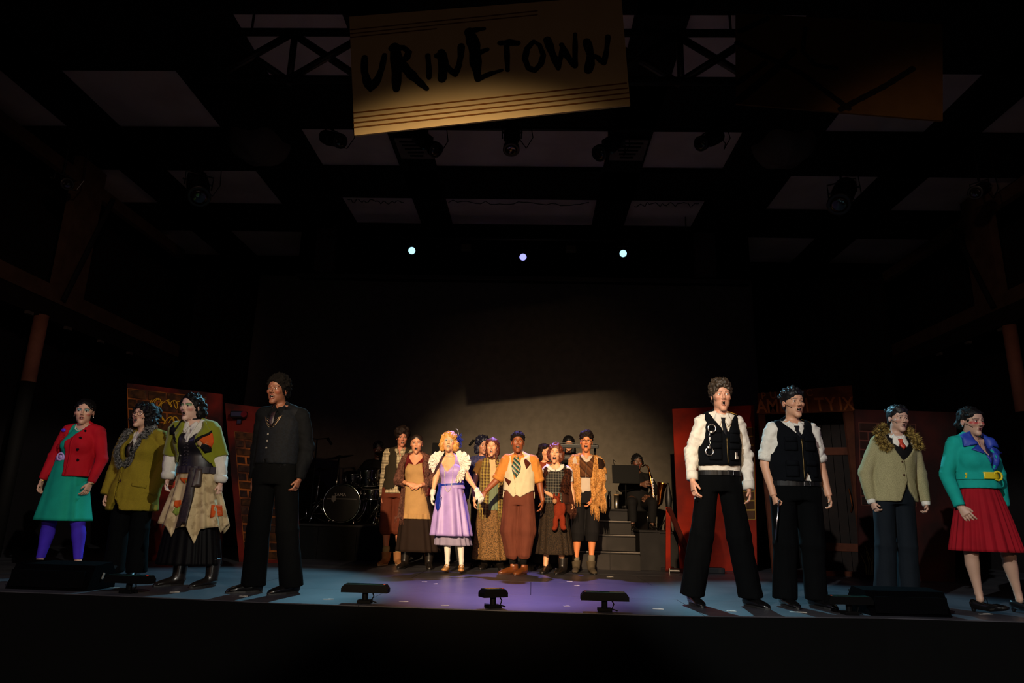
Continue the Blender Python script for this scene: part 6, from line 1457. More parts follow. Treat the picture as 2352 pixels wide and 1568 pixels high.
def person_tweed():
    f = Fig('person in a beige tweed jacket with golden fur collar and red tie', (3.14, 6.30), (.16, -.03, 1.585), 1.475, (-.015, 0, 1.375), (.265, 0, 1.37), (.06, .90), (-.10, 0, .09), (.10, 0, .09),
            eL=(-.155, .03, 1.10), eR=(.325, .03, 1.10), wL=(-.155, -.04, .845), wR=(.315, -.04, .84), tL=(-.13, -.08, .725), tR=(.29, -.08, .715), head=(5, -4, 2), mo=.6, mw=.016, sex='m', skin='#b08a76', lips='#5c2030', brow='#17110d', cur=.7, hs=.94, w=.90)
    f.browang = -1.5; f.body()
    f.hair(mat('hair_black_straight'), [((0, .02, .048), (.083, .102, .086)), ((-.01, -.04, .085), (.062, .045, .035)), ((0, .08, -.03), (.055, .03, .045))], [((0, -.115, -.025), (.068, .075, .082)), ((-.085, -.03, -.06), (.02, .06, .05))], curls=40, cr=.013, curlz=.06, fold=.007, ff=28)
    tw = mat('beige_tweed', '#a29a74', .95, kind='tweed', c2='#6e6849', scale=110, bump=.35, bscale=500)
    f.garment('shirt', whiteshirt(), .010, z0=1.0, sleeves=(2.08, 2.08), gu=.012, gf=.014, cuff=.036, fold=.002)
    f.garment('waistcoat', mat('black_velvet', '#08070a', .8), .018, z0=.95, z1=f.zs+.03, cuts=[{'p': [(.05, 1.6), (.07, 1.43), (.13, 1.36), (.18, 1.43), (.2, 1.6)], 'y': .0}], fold=0, sleeves=None)
    f.collar(whiteshirt(), .06, .06, .035, rr=.066)
    f.tie(mat('red_pattern_silk', '#a01c1c', .5, kind='mottle', c2='#c04a30', scale=70), f.zs+.03, 1.30, ['waistcoat', 'shirt'], .026, .125, .135)
    f.garment('jacket', tw, .034, z0=.85, z1=f.zs+.035, sleeves=1.96, gu=.024, gf=.022, cuff=.044, shpad=.014, ease=.55, flare=.018, cuts=[{'p': [(.02, 1.6), (.03, 1.40), (.06, 1.30), (.115, 1.20), (.17, 1.24), (.245, 1.32), (.25, 1.42), (.22, 1.6)], 'y': .0}, {'p': [(.125, 1.02), (.10, .95), (.06, .87), (.03, .80), (.26, .80), (.20, .86), (.15, .93)], 'y': .0}], fold=.003)
    f.decal('lapel_edge', [(.05, 1.32), (.115, 1.19), (.125, 1.20), (.065, 1.335)], ['jacket'], tw, .004, .006)
    f.decal('jacket_placket', [(.108, 1.20), (.118, 1.205), (.124, .985), (.114, .975)], ['jacket'], tw, .003, .006)
    f.decal('jacket_pocket', [(.195, 1.04), (.205, 1.045), (.225, .89), (.213, .885)], ['jacket'], mat('tweed_welt', '#6b6648', .9), .003, .005)
    for z in (1.19, 1.075): f.button(.105, z, ['jacket'], MATS['brown_button'], .011)
    fur = mat('golden_fur', '#a58a4a', .9, kind='mottle', c2='#4a3718', scale=50)
    fur_strip(f, fur, [(.055, 1.50), (-.01, 1.47), (-.045, 1.42), (-.035, 1.35), (.01, 1.305)], .052, ['jacket', 'body'], 1400, 3, L=.042)
    fur_strip(f, fur, [(.215, 1.475), (.262, 1.45), (.275, 1.41), (.28, 1.35), (.29, 1.31)], .042, ['jacket', 'body'], 1000, 4, L=.042)
    f.garment('trousers', mat('navy_suiting', '#081018', .85), .016, z0=.5, z1=.98, legs=dict(rk=.083, rh=.088, z=.04, rt=.098), fold=.004, ease=.2)
    f.headmic(-1)
    for sd in (-1, 1): f.shoe(sd, blackshoe(), 'oxford', yaw=12*sd)

def person_teal_jacket():
    f = Fig('person in a teal jacket with blue lapels and yellow belt over a pleated red skirt', (3.72, 5.85), (-.055, -.03, 1.505), 1.40, (-.20, 0, 1.32), (.065, 0, 1.315), (-.04, .86), (-.165, 0, .13), (.175, .05, .13), kL=(-.20, -.03, .46), kR=(.105, -.01, .44),
            eL=(-.285, .02, 1.07), eR=(.145, .03, 1.08), wL=(-.265, -.07, .81), wR=(.20, .10, .83), tL=(-.205, -.14, .665), tR=(.20, .12, .70), head=(10, -5, 0), mo=.3, mw=.014, hipk=.78, sex='f', skin='#a98672', lips='#551522', brow='#120c0a', cur=.25, hs=.97, w=.92, normL=(.55, .6, 0),
            paint=[((-.045, -.08, -.012), (.05, .05, .016), '#9c1020', .8), ((.03, -.09, -.012), (.045, .05, .016), '#9c1020', .7), ((-.033, -.085, .008), (.03, .04, .014), '#5a0f18', .6)])
    f.body()
    f.hair(mat('hair_black'), [((0, .02, .042), (.080, .102, .084)), ((-.02, .085, -.02), (.055, .045, .05))], [((0, -.115, -.01), (.066, .07, .082)), ((-.09, -.04, -.05), (.03, .05, .06))], curls=120, cr=.009, curlz=-.03, fold=.004)
    f.earring(-1, SILV()); f.earring(1, SILV())
    teal = mat('teal_boucle', '#0e8f84', .85, kind='plain', bump=.25, bscale=350); blue = mat('royal_satin', '#13308f', .6)
    f.skirt('pleated_skirt', mat('red_pleats', '#860a18', .85), 1.0, .465, .128, .270, .095, .20, nf=24, power=.8, amp=.014, sharp=.75, cx0=-.05, cx1=-.06, n=300, key='skirt')
    f.garment('jacket', teal, .030, z0=.955, z1=f.zs+.035, sleeves=2, gu=.022, gf=.022, cuff=.046, shpad=.022, ease=.45, flare=.006, cuts=[{'p': [(-.12, 1.55), (-.10, 1.40), (-.04, 1.22), (.01, 1.10), (.04, 1.2), (.03, 1.40), (.04, 1.55)], 'y': .0}], fold=.003)
    f.garment('blouse', mat('navy_silk', '#0b1040', .4), .014, z0=1.05, cuts=[{'p': [(-.12, 1.55), (-.10, 1.40), (-.01, 1.18), (.03, 1.38), (.04, 1.55)], 'y': .0}], fold=.001)
    f.decal('lapel', [(-.10, 1.42), (-.165, 1.39), (-.175, 1.29), (-.075, 1.31), (-.08, 1.33), (-.03, 1.24)], ['jacket', 'body'], blue, .008, .012)
    f.decal('lapel', [(-.075, 1.31), (-.14, 1.262), (-.03, 1.215), (.01, 1.10), (.0, 1.18), (-.035, 1.27)], ['jacket', 'body'], blue, .006, .010)
    f.decal('lapel', [(.02, 1.42), (.075, 1.385), (.135, 1.285), (.06, 1.30), (.03, 1.27)], ['jacket', 'body'], blue, .008, .012)
    f.decal('lapel', [(.045, 1.30), (.16, 1.252), (.085, 1.21), (.06, 1.14), (.01, 1.10), (.02, 1.22)], ['jacket', 'body'], blue, .006, .010)
    f.band('belt', 1.055, .055, ['jacket'], teal, .002, .006)
    yl = mat('yellow_leather', '#c9b41a', .4)
    f.decal('belt_front', [(-.08, 1.03), (.085, 1.03), (.085, 1.085), (-.08, 1.085)], ['jacket'], yl, .010, .006)
    f.decal('belt_front', [(-.205, 1.035), (-.185, 1.035), (-.18, 1.08), (-.20, 1.08)], ['jacket'], yl, .010, .006)
    y = f.front(.035, 1.055, ['jacket']) or -.15; MB().tube([(.035+.034*math.cos(a), y-.022, 1.055+.036*math.sin(a)) for a in np.linspace(0, 2*PI, 9)[:-1]], .008, 8, closed=True).obj('belt_buckle', yl, f.root, True)
    f.necklace('necklace', 1.39, .15, ['body', 'blouse', 'jacket'], GOLD(), .002, False, .035)
    f.shoe(-1, blackshoe(), 'maryjane', yaw=35); f.shoe(1, blackshoe(), 'maryjane', yaw=30)
    f.headmic(-1)
# ---------------------------------------------------------------- the group in the middle and the musicians
def person_checked_shirt():
    f = Fig('tall curly-haired person in a dark waistcoat over a checked shirt, rust knee breeches', (-1.77, 9.0), (.045, -.02, 1.60), 1.495, (-.125, 0, 1.395), (.175, 0, 1.39), (-.02, .90), (-.075, 0, .10), (.08, .05, .10),
            eL=(-.155, .03, 1.11), eR=(.20, .05, 1.11), wL=(-.165, -.03, .84), wR=(.20, .02, .86), tL=(-.16, -.06, .71), head=(14, -6, 0), mo=.5, mw=.019, sex='m', skin='#b9765a', lips='#7a3a34', brow='#1a100a', hs=.93, w=.88, fine=.0054, cur=.5)
    f.body()
    f.hair(mat('hair_darkbrown', '#22140e', .7, kind='vstreak', c2='#0c0705'), [((0, .02, .065), (.100, .108, .095)), ((-.01, -.03, .105), (.08, .06, .05))], [((0, -.125, -.02), (.066, .08, .080))], curls=260, cr=.017, curlz=.0, res=.008)
    ck = mat('checked_cotton', '#c9b894', .8, kind='check', c2='#31221a', scale=52)
    f.garment('shirt', ck, .014, z0=.88, sleeves=2, gu=.026, gf=.028, cuff=.045, ease=.7, flare=.02, cuts=[[(.0, 1.6), (.01, 1.44), (.045, 1.33), (.085, 1.44), (.1, 1.6)]], res=.0105, fold=.007)
    f.collar(ck, .06, .06, .035, rr=.064)
    f.garment('waistcoat', mat('dark_olive_twill', '#2b2418', .85), .028, z0=.93, z1=f.zs+.03, sleeves=None, gy=.032, cuts=[{'p': [(.0, 1.6), (.0, 1.40), (.03, 1.10), (.0, .88), (.09, .88), (.09, 1.15), (.10, 1.40), (.11, 1.6)], 'y': .0}, {'p': [(-.11, 1.6), (-.115, 1.40), (-.10, 1.25), (-.2, 1.2), (-.2, 1.6)], 'y': .4}], fold=.004, res=.0105)
    f.garment('breeches', mat('rust_wool', '#5e2b1a', .85), .022, z1=.95, legs=dict(rk=.090, rh=.050, z=.37, rt=.10, rm=.095, gather=1), fold=.006, res=.0105)
    for sd in (-1, 1):
        f.shoe(sd, mat('tan_suede', '#9a6a44', .8), 'boot', yaw=-12 if sd < 0 else 25, sc=.98, th=.16, sole='#c8a888')
        MB().lathe([(.040, 0), (.044, .03), (.046, .06), (.040, .09)], f.an[sd]+[0, 0, .04], 16).obj('sock', mat('oat_wool', '#a08c64', .9), f.root, True)

def person_apron():
    f = Fig('person with pulled-back dark hair in a tan apron and brown shawl, hands clasped', (-1.38, 8.6), (-.08, -.02, 1.485), 1.365, (-.195, 0, 1.285), (.055, 0, 1.285), (-.03, .85), (-.15, 0, .08), (.15, 0, .08),
            eL=(-.285, .0, 1.03), eR=(.125, .0, 1.02), wL=(-.13, -.165, .985), wR=(.01, -.16, .97), tL=(.0, -.185, .955), tR=(-.12, -.19, .945), head=(6, 0, 0), mo=.85, mw=.018, hipk=.74, sex='f', skin='#d0916c', lips='#9a4038', brow='#24140c', hs=.98, w=1.02, fine=.0054, normL=(0, .9, -.3), normR=(0, .9, -.3), cur=.35)
    f.body()
    f.hair(mat('hair_darkbrown_sleek', '#3a2c26', .4, kind='vstreak', c2='#1c120e'), [], [((0, -.122, -.012), (.062, .078, .078))], curls=0, fold=.002, res=.007)
    wine = mat('wine_cotton', '#5a1012', .8); ap = mat('tan_linen', '#b08a58', .85, bump=.2, bscale=90)
    f.garment('dress', wine, .012, z0=.85, sleeves=.8, gu=.02, cuts=[[(-.17, 1.5), (-.16, 1.30), (-.08, 1.205), (.0, 1.30), (.01, 1.5)]], res=.0105)
    f.skirt('long_skirt', mat('dark_brown_wool', '#241812', .85), .95, .195, .155, .27, .125, .22, nf=13, amp=.012, cx0=-.05, cx1=.005, key='skirt')
    f.decal('apron', [(-.155, 1.235), (-.185, 1.17), (-.205, 1.10), (-.19, 1.01), (-.185, .90), (-.175, .60), (-.08, .58), (.05, .58), (.15, .60), (.08, .85), (.05, 1.01), (.04, 1.12), (.015, 1.25), (-.07, 1.215)], ['dress', 'skirt'], ap, .006, .008, .022)
    f.decal('apron_hem', [(-.18, .635), (.14, .635), (.155, .575), (-.185, .575)], ['skirt'], ap, .016, .008, .012, wav=.006)
    f.band('apron_waist', .995, .035, ['dress', 'skirt'], ap, .008, .006)
    sh = mat('brown_knit_shawl', '#4c3027', .95, kind='mottle', c2='#6b463a', scale=45, bump=.5, bscale=120)
    f.garment('shawl', sh, .040, z0=.98, z1=f.zs+.07, sleeves=1.6, gu=.032, gf=.030, cuff=.062, ease=.5, cuts=[{'p': [(-.19, 1.6), (-.175, 1.36), (-.21, 1.20), (-.20, .90), (.04, .90), (.055, 1.12), (.03, 1.25), (.0, 1.36), (.0, 1.6)], 'y': .02}], fold=.008, res=.0105, ffreq=(18, 18, 10))
    f.decal('shawl_end', [(-.24, .99), (-.18, 1.0), (-.165, .56), (-.275, .58)], ['skirt', 'shawl'], sh, .02, .012, .02, wav=.006)
    fringe(f, sh, [(-.275, .585), (-.165, .565)], 14, .06, ['skirt', 'shawl'])
    fringe(f, sh, [(.02, .95), (.12, .93)], 14, .10, ['skirt', 'shawl'], off=.03)
    for sd in (-1, 1): f.shoe(sd, mat('worn_black_leather', '#1a1512', .4), 'boot', yaw=12*sd, sc=.95, th=.2)

def fringe(f, m, seg, n, L, keys, off=.012, name='fringe', seed=0, r=.003):
    b = MB(); q = np.random.RandomState(seed+n)
    for i in range(n):
        t = (i+.5)/n; x = seg[0][0]+(seg[1][0]-seg[0][0])*t; z = seg[0][1]+(seg[1][1]-seg[0][1])*t; y = f.front(x, z, keys)
        y = (y if y is not None else f.cy(z)-.13)-off; l = L*q.uniform(.7, 1.2); dx = q.uniform(-.01, .01)
        b.tube([(x, y, z+.02), (x+dx*.5, y-.004, z-l*.5), (x+dx, y+.002, z-l)], [r, r, r*.5], 4)
    return b.obj(name, m, f.root)

def person_lavender():
    f = Fig('person in a lavender dress with white ruffled shoulders, blonde curls and blue feathers', (-.87, 8.1), (-.12, -.03, 1.455), 1.345, (-.215, 0, 1.235), (.03, 0, 1.24), (-.05, .86), (-.08, 0, .12), (.08, 0, .12),
            eL=(-.265, .02, 1.04), eR=(.115, -.02, 1.06), wL=(-.285, -.05, .86), wR=(.235, -.06, .905), tL=(-.295, -.08, .70), tR=(.32, -.08, .76), head=(2, 10, 3), mo=.35, mw=.020, hipk=.74, sex='f', skin='#d9a57c', lips='#8a8278', brow='#8a7a58', cur=.35, hs=.98, w=.94, fine=.0052,
            normR=(-.2, .8, -.6), paint=[((-.033, -.09, .012), (.028, .03, .014), '#8fb2b0', .6), ((.033, -.09, .012), (.028, .03, .014), '#8fb2b0', .6), ((.05, -.07, -.025), (.022, .03, .02), '#d86a60', .6)])
    wt = np.array(lin('#d9d2c8')[:3])
    f.colfns = [lambda V, c: np.where((V[:, 2] < .48)[:, None], wt, c)]
    f.body()
    bl = mat('hair_blonde', '#d8a45a', .5, kind='vstreak', c2='#a87430')
    f.hair(bl, [((0, .02, .045), (.090, .104, .090)), ((-.075, .0, -.03), (.034, .06, .07)), ((.075, .0, -.03), (.034, .06, .07))], [((0, -.125, -.025), (.054, .08, .082))], curls=230, cr=.0165, curlz=-.12, res=.0085)
    for sd in (-1, 1): f.ringlets(bl, [(sd*.082, -.035+.02*k, .01-.01*k) for k in range(4)], r=.010, L=.085, seed=sd+5, tr=.006)
    # feather spray
    bf = mat('blue_feather', '#1c2f9a', .7); r = np.random.RandomState(4); V = []; F = []
    for i in range(150):
        o = np.array((.085, .01, .03+.05*r.rand()-.06*r.rand())); d = unit((.6+r.randn()*.5, r.randn()*.4, .5+r.randn()*.8)); L = .035+.05*r.rand(); w = unit(np.cross(d, r.randn(3)))*.006
        k = len(V); p = f.hp_(o); V += [p-w, p+w, p+d*L+w*.6+[0, 0, -.01], p+d*L*.98-w*.6+[0, 0, -.01]]; F.append((k, k+1, k+2, k+3))
    mesh_obj('hair_feather', V, F, bf, f.root, smooth=False)
    MB().tube([f.hp_((.08, 0, .06)), f.hp_((.10, 0, .12)), f.hp_((.085, 0, .165)), f.hp_((.06, 0, .185))], .0025, 5).obj('hair_feather_quill', mat('pale_feather', '#b0b8d0', .6), f.root)
    lav = mat('lavender_satin', '#a98fd6', .5, bump=.05, bscale=60)
    f.garment('bodice', lav, .010, z0=.93, z1=f.zs+.02, sleeves=None, ease=0, cuts=[[(-.20, 1.5), (-.19, 1.20), (-.12, 1.11), (-.045, 1.20), (-.03, 1.5)]], res=.008, fold=.002)
    f.skirt('dress_skirt', lav, .985, .405, .130, .235, .10, .20, power=.8, nf=11, amp=.024, cx0=-.085, cx1=-.055, key='skirt')
    f.skirt('underskirt', mat('pale_net', '#8f86a0', .8), .6, .30, .17, .215, .13, .17, nf=14, amp=.012, cx0=-.06, cx1=-.03, cy0=.04, key='under')
    bs = mat('blue_satin', '#122a9c', .4)
    f.band('waist_ribbon', .975, .022, ['bodice', 'skirt'], bs, .002, .004, zf=lambda a: .012*math.cos(a))
    f.decal('ribbon_bow', [(-.235, .985), (-.19, .99), (-.175, .95), (-.185, .80), (-.165, .83), (-.175, .72), (-.205, .665), (-.225, .70), (-.245, .78), (-.225, .90)], ['skirt', 'bodice'], bs, .010, .014, .02, wav=.004)
    wr = mat('white_ruffle', '#e6dcd6', .8)
    def ruffle(cx, cz, ang0, ang1, R, n=5, seed=0, y0=-.06):
        b = MB(); q = np.random.RandomState(seed)
        for layer in range(n):
            V = []; m_ = 44
            for i in range(m_+1):
                t = i/m_; a = math.radians(ang0+(ang1-ang0)*t); rr = R*(.30+.72*(layer+1)/n); dz = .020*math.sin(t*42+layer*2)+.010*math.sin(t*77+layer)
                px, pz = cx+math.cos(a)*rr, cz+math.sin(a)*rr
                ins = .50*R*(layer/n)
                V.append((cx+math.cos(a)*ins, y0+.01-.016*(n-layer), cz+math.sin(a)*ins)); V.append((cx+math.cos(a)*rr*.7, y0-.035-.012*(n-layer)+dz*.6, cz+math.sin(a)*rr*.7)); V.append((px, y0-.010+dz-.006*(n-layer), pz+.5*dz))
            k = len(b.v); b.v += V
            for i in range(m_):
                for c in range(2): b.f.append((k+i*3+c, k+i*3+c+1, k+(i+1)*3+c+1, k+(i+1)*3+c))
        return b
    ruffle(-.215, 1.22, 68, 240, .130, seed=1).obj('shoulder_ruffle', wr, f.root, True)
    ruffle(.015, 1.225, -75, 112, .132, seed=2).obj('shoulder_ruffle', wr, f.root, True)
    ruffle(.005, 1.08, -110, 70, .080, 4, seed=3, y0=-.09).obj('shoulder_ruffle', wr, f.root, True)
    f.necklace('pearl_choker', f.neck[2]+.03, .014, ['body'], MATS['pearl'], .0055, True, .046)
    f.necklace('pearl_strand', 1.25, .36, ['body', 'bodice', 'skirt'], MATS['pearl'], .0045, True, .050)
    gl = mat('white_glove', '#e8e2da', .7)
    for sd in (-1, 1):
        d = unit(f.wr[sd]-f.e[sd]); f.garment('glove', gl, torso=False, prims=f.hand(sd, .0028)+[(Loft(f.wr[sd]-d*(.05 if sd < 0 else .03), f.wr[sd]+d*.01, [(0, .034, .034), (1, .030, .028)]), .01)], res=.0050, fold=0, key='glove%d' % sd)
    for sd in (-1, 1): f.shoe(sd, mat('tan_leather', '#c08a52', .35), 'maryjane', yaw=6*sd, sc=.86)

def person_behind(label, loc, eye, chin, hair, skin, shirt, head, sex='m', curly=1, w=.9, trous='#14110f', mo=.4):
    sx = eye[0]
    f = Fig(label, loc, eye, chin, (sx-.13, 0, eye[2]-.20), (sx+.13, 0, eye[2]-.20), (sx*.5, .86), (-.10, 0, .09), (.10, 0, .09), eL=(sx-.19, .02, eye[2]-.47), eR=(sx+.19, .02, eye[2]-.47), wL=(sx-.2, -.03, eye[2]-.70), wR=(sx+.2, -.03, eye[2]-.70),
            head=head, mo=mo, mw=.018, sex=sex, skin=skin, lips='#8a4038', w=w, fine=.0052, hs=.95)
    f.body()
    if curly: f.hair(hair, [((0, .02, .06), (.095, .105, .09)), ((-.06, .03, -.03), (.05, .06, .08)), ((.06, .03, -.03), (.05, .06, .08))], [((0, -.125, -.02), (.060, .08, .085))], curls=180, cr=.016, curlz=-.12, res=.008)
    else: f.hair(hair, [((-.05, .03, -.04), (.045, .06, .085)), ((.05, .03, -.04), (.045, .06, .085))], [((0, -.125, -.02), (.060, .08, .082))], curls=60, cr=.012, res=.008)
    f.garment('shirt', shirt, .02, z0=.85, sleeves=2, gu=.02, gf=.02, cuff=.04, res=.011)
    f.garment('trousers', mat('dark_trousers', trous, .85), .02, z1=.9, legs=dict(rk=.08, rh=.075, z=.06), res=.011)
    for sd in (-1, 1): f.shoe(sd, mat('worn_black_leather', '#1a1512', .4), 'oxford', yaw=8*sd, sc=.95)
    return f

def person_scarf():
    f = Fig('person with red-brown braids in a plaid scarf and long floral skirt', (-.48, 8.8), (-.045, -.02, 1.485), 1.37, (-.185, 0, 1.265), (.06, 0, 1.27), (-.05, .84), (-.10, 0, .08), (.10, 0, .08),
            eL=(-.265, .02, 1.01), eR=(.13, .04, 1.03), wL=(-.245, -.03, .80), wR=(.14, .03, .84), tL=(-.235, -.06, .67), head=(-2, 2, 0), mo=.75, mw=.016, hipk=.74, sex='f', skin='#d89c72', lips='#b0584a', brow='#5a3020', cur=.55, hs=.97, w=.95, fine=.0054)
    f.browang = -1.8; f.body()
    rh = mat('hair_auburn', '#6b3420', .55, kind='vstreak', c2='#3a170c')
    f.hair(rh, [((0, .03, .035), (.090, .10, .088)), ((-.05, .03, -.05), (.04, .05, .07)), ((.065, .03, -.04), (.04, .06, .08))], [((0, -.125, -.015), (.058, .08, .082))], curls=90, cr=.010, curlz=-.1, res=.0085)
    for sd in (-1, 1):
        b = MB()
        for i in range(12): b.ball(f.hp_((sd*(.066+.006*math.sin(i)), -.02-.004*i, -.08-.022*i)), .0125*(1-.02*i), 8, 5, (1, .9, 1.2))
        b.obj('braid', rh, f.root, True)
    f.garment('blouse', mat('cream_top', '#c8ab7c', .85), .012, z0=.985, sleeves=None, cuts=[], res=.0105)
    f.garment('cape_sleeve_top', mat('olive_brown_cloth', '#6a4a22', .85), .020, z0=1.05, sleeves=.45, gu=.024, cuff=.07, cuts=[{'p': [(-.13, 1.5), (-.12, .9), (.05, .9), (.05, 1.5)], 'y': .0}], res=.0105)
    f.garment('cowl', mat('brown_stripe_cowl', '#3c2416', .9, kind='plaid', c2='#5a3a22', scale=30), torso=False, prims=[(Loft(f.neck+[0, 0, -.035], f.neck+[0, -.005, .055], [(0, .075, .070), (.5, .070, .066), (1, .060, .058)]), .01)], fold=.006, ffreq=(10, 10, 60), res=.007)
    f.skirt('long_skirt', mat('floral_brocade', '#7a5a34', .8, kind='mottle', c2='#3a2c18', c3='#8a6238', scale=85), .90, .115, .14, .225, .12, .19, nf=9, amp=.013, cx0=-.05, cx1=-.02, key='skirt')
    f.skirt('grey_peplum', mat('sage_cotton', '#6e7a5c', .85), 1.02, .70, .138, .168, .118, .145, nf=22, amp=.006, cx0=-.05, cx1=-.045, key='pep')
    pl = mat('plaid_scarf', '#7a6a34', .95, kind='plaid', c2='#4a3422', c3='#b09448', scale=26)
    K = ['blouse', 'cape_sleeve_top', 'skirt', 'pep', 'cowl']
    f.decal('scarf_end', [(-.155, 1.345), (-.08, 1.345), (-.055, 1.2), (-.06, .70), (-.185, .70), (-.18, 1.1)], K, pl, .010, .014, .02)
    f.decal('scarf_end', [(.0, 1.34), (.06, 1.33), (.115, 1.1), (.135, .68), (.055, .68), (.05, 1.1)], K, pl, .010, .014, .02)
    fringe(f, pl, [(-.185, .70), (-.06, .70)], 22, .11, K, .02, 'scarf_fringe'); fringe(f, pl, [(.055, .68), (.135, .68)], 12, .09, K, .02, 'scarf_fringe')
    for sd in (-1, 1): f.shoe(sd, mat('worn_black_leather', '#1a1512', .4), 'boot', yaw=10*sd, sc=.93, th=.2)

def person_vest():
    f = Fig('person in a patched cream waistcoat, orange shirt and rust balloon trousers holding a gloved hand', (-.15, 8.2), (-.035, -.04, 1.485), 1.362, (-.155, -.01, 1.275), (.145, -.01, 1.28), (-.01, .84), (-.065, 0, .11), (.06, -.06, .11),
            kL=(-.10, -.03, .48), kR=(.09, -.06, .48), eL=(-.265, -.01, 1.05), eR=(.225, .02, 1.04), wL=(-.40, -.055, .905), wR=(.27, -.03, .82), tL=(-.46, -.075, .80), tR=(.255, -.07, .65), head=(2, 6, 0), mo=.8, mw=.021, sex='m', skin='#8a4a26', lips='#a85a48', brow='#0c0604', cur=.45, hs=1.0, w=.94, fine=.0052, armw=1.05, normL=(.1, .9, -.2))
    f.body()
    f.hair(mat('hair_short_black', '#120c0e', .85), [((0, .01, .06), (.082, .096, .080))], [((0, -.125, -.008), (.068, .078, .070)), ((0, 0, -.10), (.12, .14, .09))], curls=200, cr=.007, curlz=.02, res=.0065)
    ors = mat('orange_shirt', '#c68038', .8); cr = mat('cream_waistcoat', '#cfc3a2', .8)
    f.garment('shirt', ors, .014, z0=.93, sleeves=.98, gu=.030, cuff=.066, cuts=[[(-.075, 1.6), (-.07, 1.35), (-.04, 1.30), (-.01, 1.35), (.0, 1.6)]], fold=.007, ffreq=(16, 16, 9), res=.008)
    f.collar(ors, .06, .07, .035, rr=.068)
    for sd in (-1, 1):
        d = unit(f.e[sd]-f.sh[sd]); c = Vector(f.e[sd]); MB().tube([c-Vector(d)*.045, c-Vector(d)*.02, c+Vector(d)*.005], [.066, .070, .066], 18).obj('rolled_sleeve', ors, f.root, True)
    f.garment('waistcoat', cr, .030, z0=.84, z1=f.zs+.035, sleeves=None, ease=.9, gy=.036, cuts=[{'p': [(-.13, 1.6), (-.115, 1.34), (-.06, 1.04), (.02, 1.34), (.03, 1.6)], 'y': .0}, {'p': [(-.3, .94), (-.145, .925), (-.07, .85), (-.035, .875), (.01, .85), (.15, .93), (.3, .94), (.3, .7), (-.3, .7)], 'y': .0}]
              + [{'p': [(f.sh[sd][0]-sd*.025, f.zs+.12), (f.sh[sd][0]-sd*.018, f.zs-.02), (f.sh[sd][0]-sd*.0, f.zs-.12), (f.sh[sd][0]+sd*.04, f.zs-.16), (f.sh[sd][0]+sd*.14, f.zs-.16), (f.sh[sd][0]+sd*.14, f.zs+.12)], 'y': .4} for sd in (-1, 1)], fold=.004, res=.0085)
    pt = mat('brown_patch', '#4a1c10', .85)
    f.decal('waistcoat_patch', [(.04, 1.27), (.065, 1.295), (.125, 1.24), (.075, 1.17)], ['waistcoat'], pt, .003, .006, .015)
    f.decal('waistcoat_patch', [(-.185, 1.08), (-.10, 1.03), (-.125, .975), (-.165, 1.03)], ['waistcoat'], pt, .003, .006, .015)
    f.decal('silk_tie', [(-.07, 1.33), (-.03, 1.335), (.01, 1.20), (.0, 1.14), (-.045, 1.07), (-.09, 1.14), (-.10, 1.20)], ['shirt', 'waistcoat'], mat('striped_silk', '#20302a', .5, kind='stripes', c2='#b8926a', c3='#2f8474', scale=18), .006, .016, .012)
    for z in (1.02, .955): f.button(-.055, z, ['waistcoat'], MATS['brown_button'], .007)
    f.decal('waistcoat_edge', [(-.064, 1.04), (-.056, 1.04), (-.040, .885), (-.048, .885)], ['waistcoat'], cr, .002, .005, .02)
    f.garment('trousers', mat('rust_twill', '#643426', .85, bump=.1, bscale=200), .024, z1=.95, legs=dict(rk=.108, rh=.052, z=.165, rt=.100, rm=.090, gather=1), fold=.009, ffreq=(9, 9, 3), res=.0105)
    for sd in (-1, 1):
        f.shoe(sd, mat('brown_leather', '#6a3818', .35), 'oxford', yaw=-50 if sd < 0 else -28, sc=1.02, sole='#3a1c0e')
        MB().lathe([(.038, 0), (.040, .05), (.042, .09)], f.an[sd]+[0, 0, .0], 14).obj('sock', mat('black_sock', '#0c0a0a', .9), f.root, True)

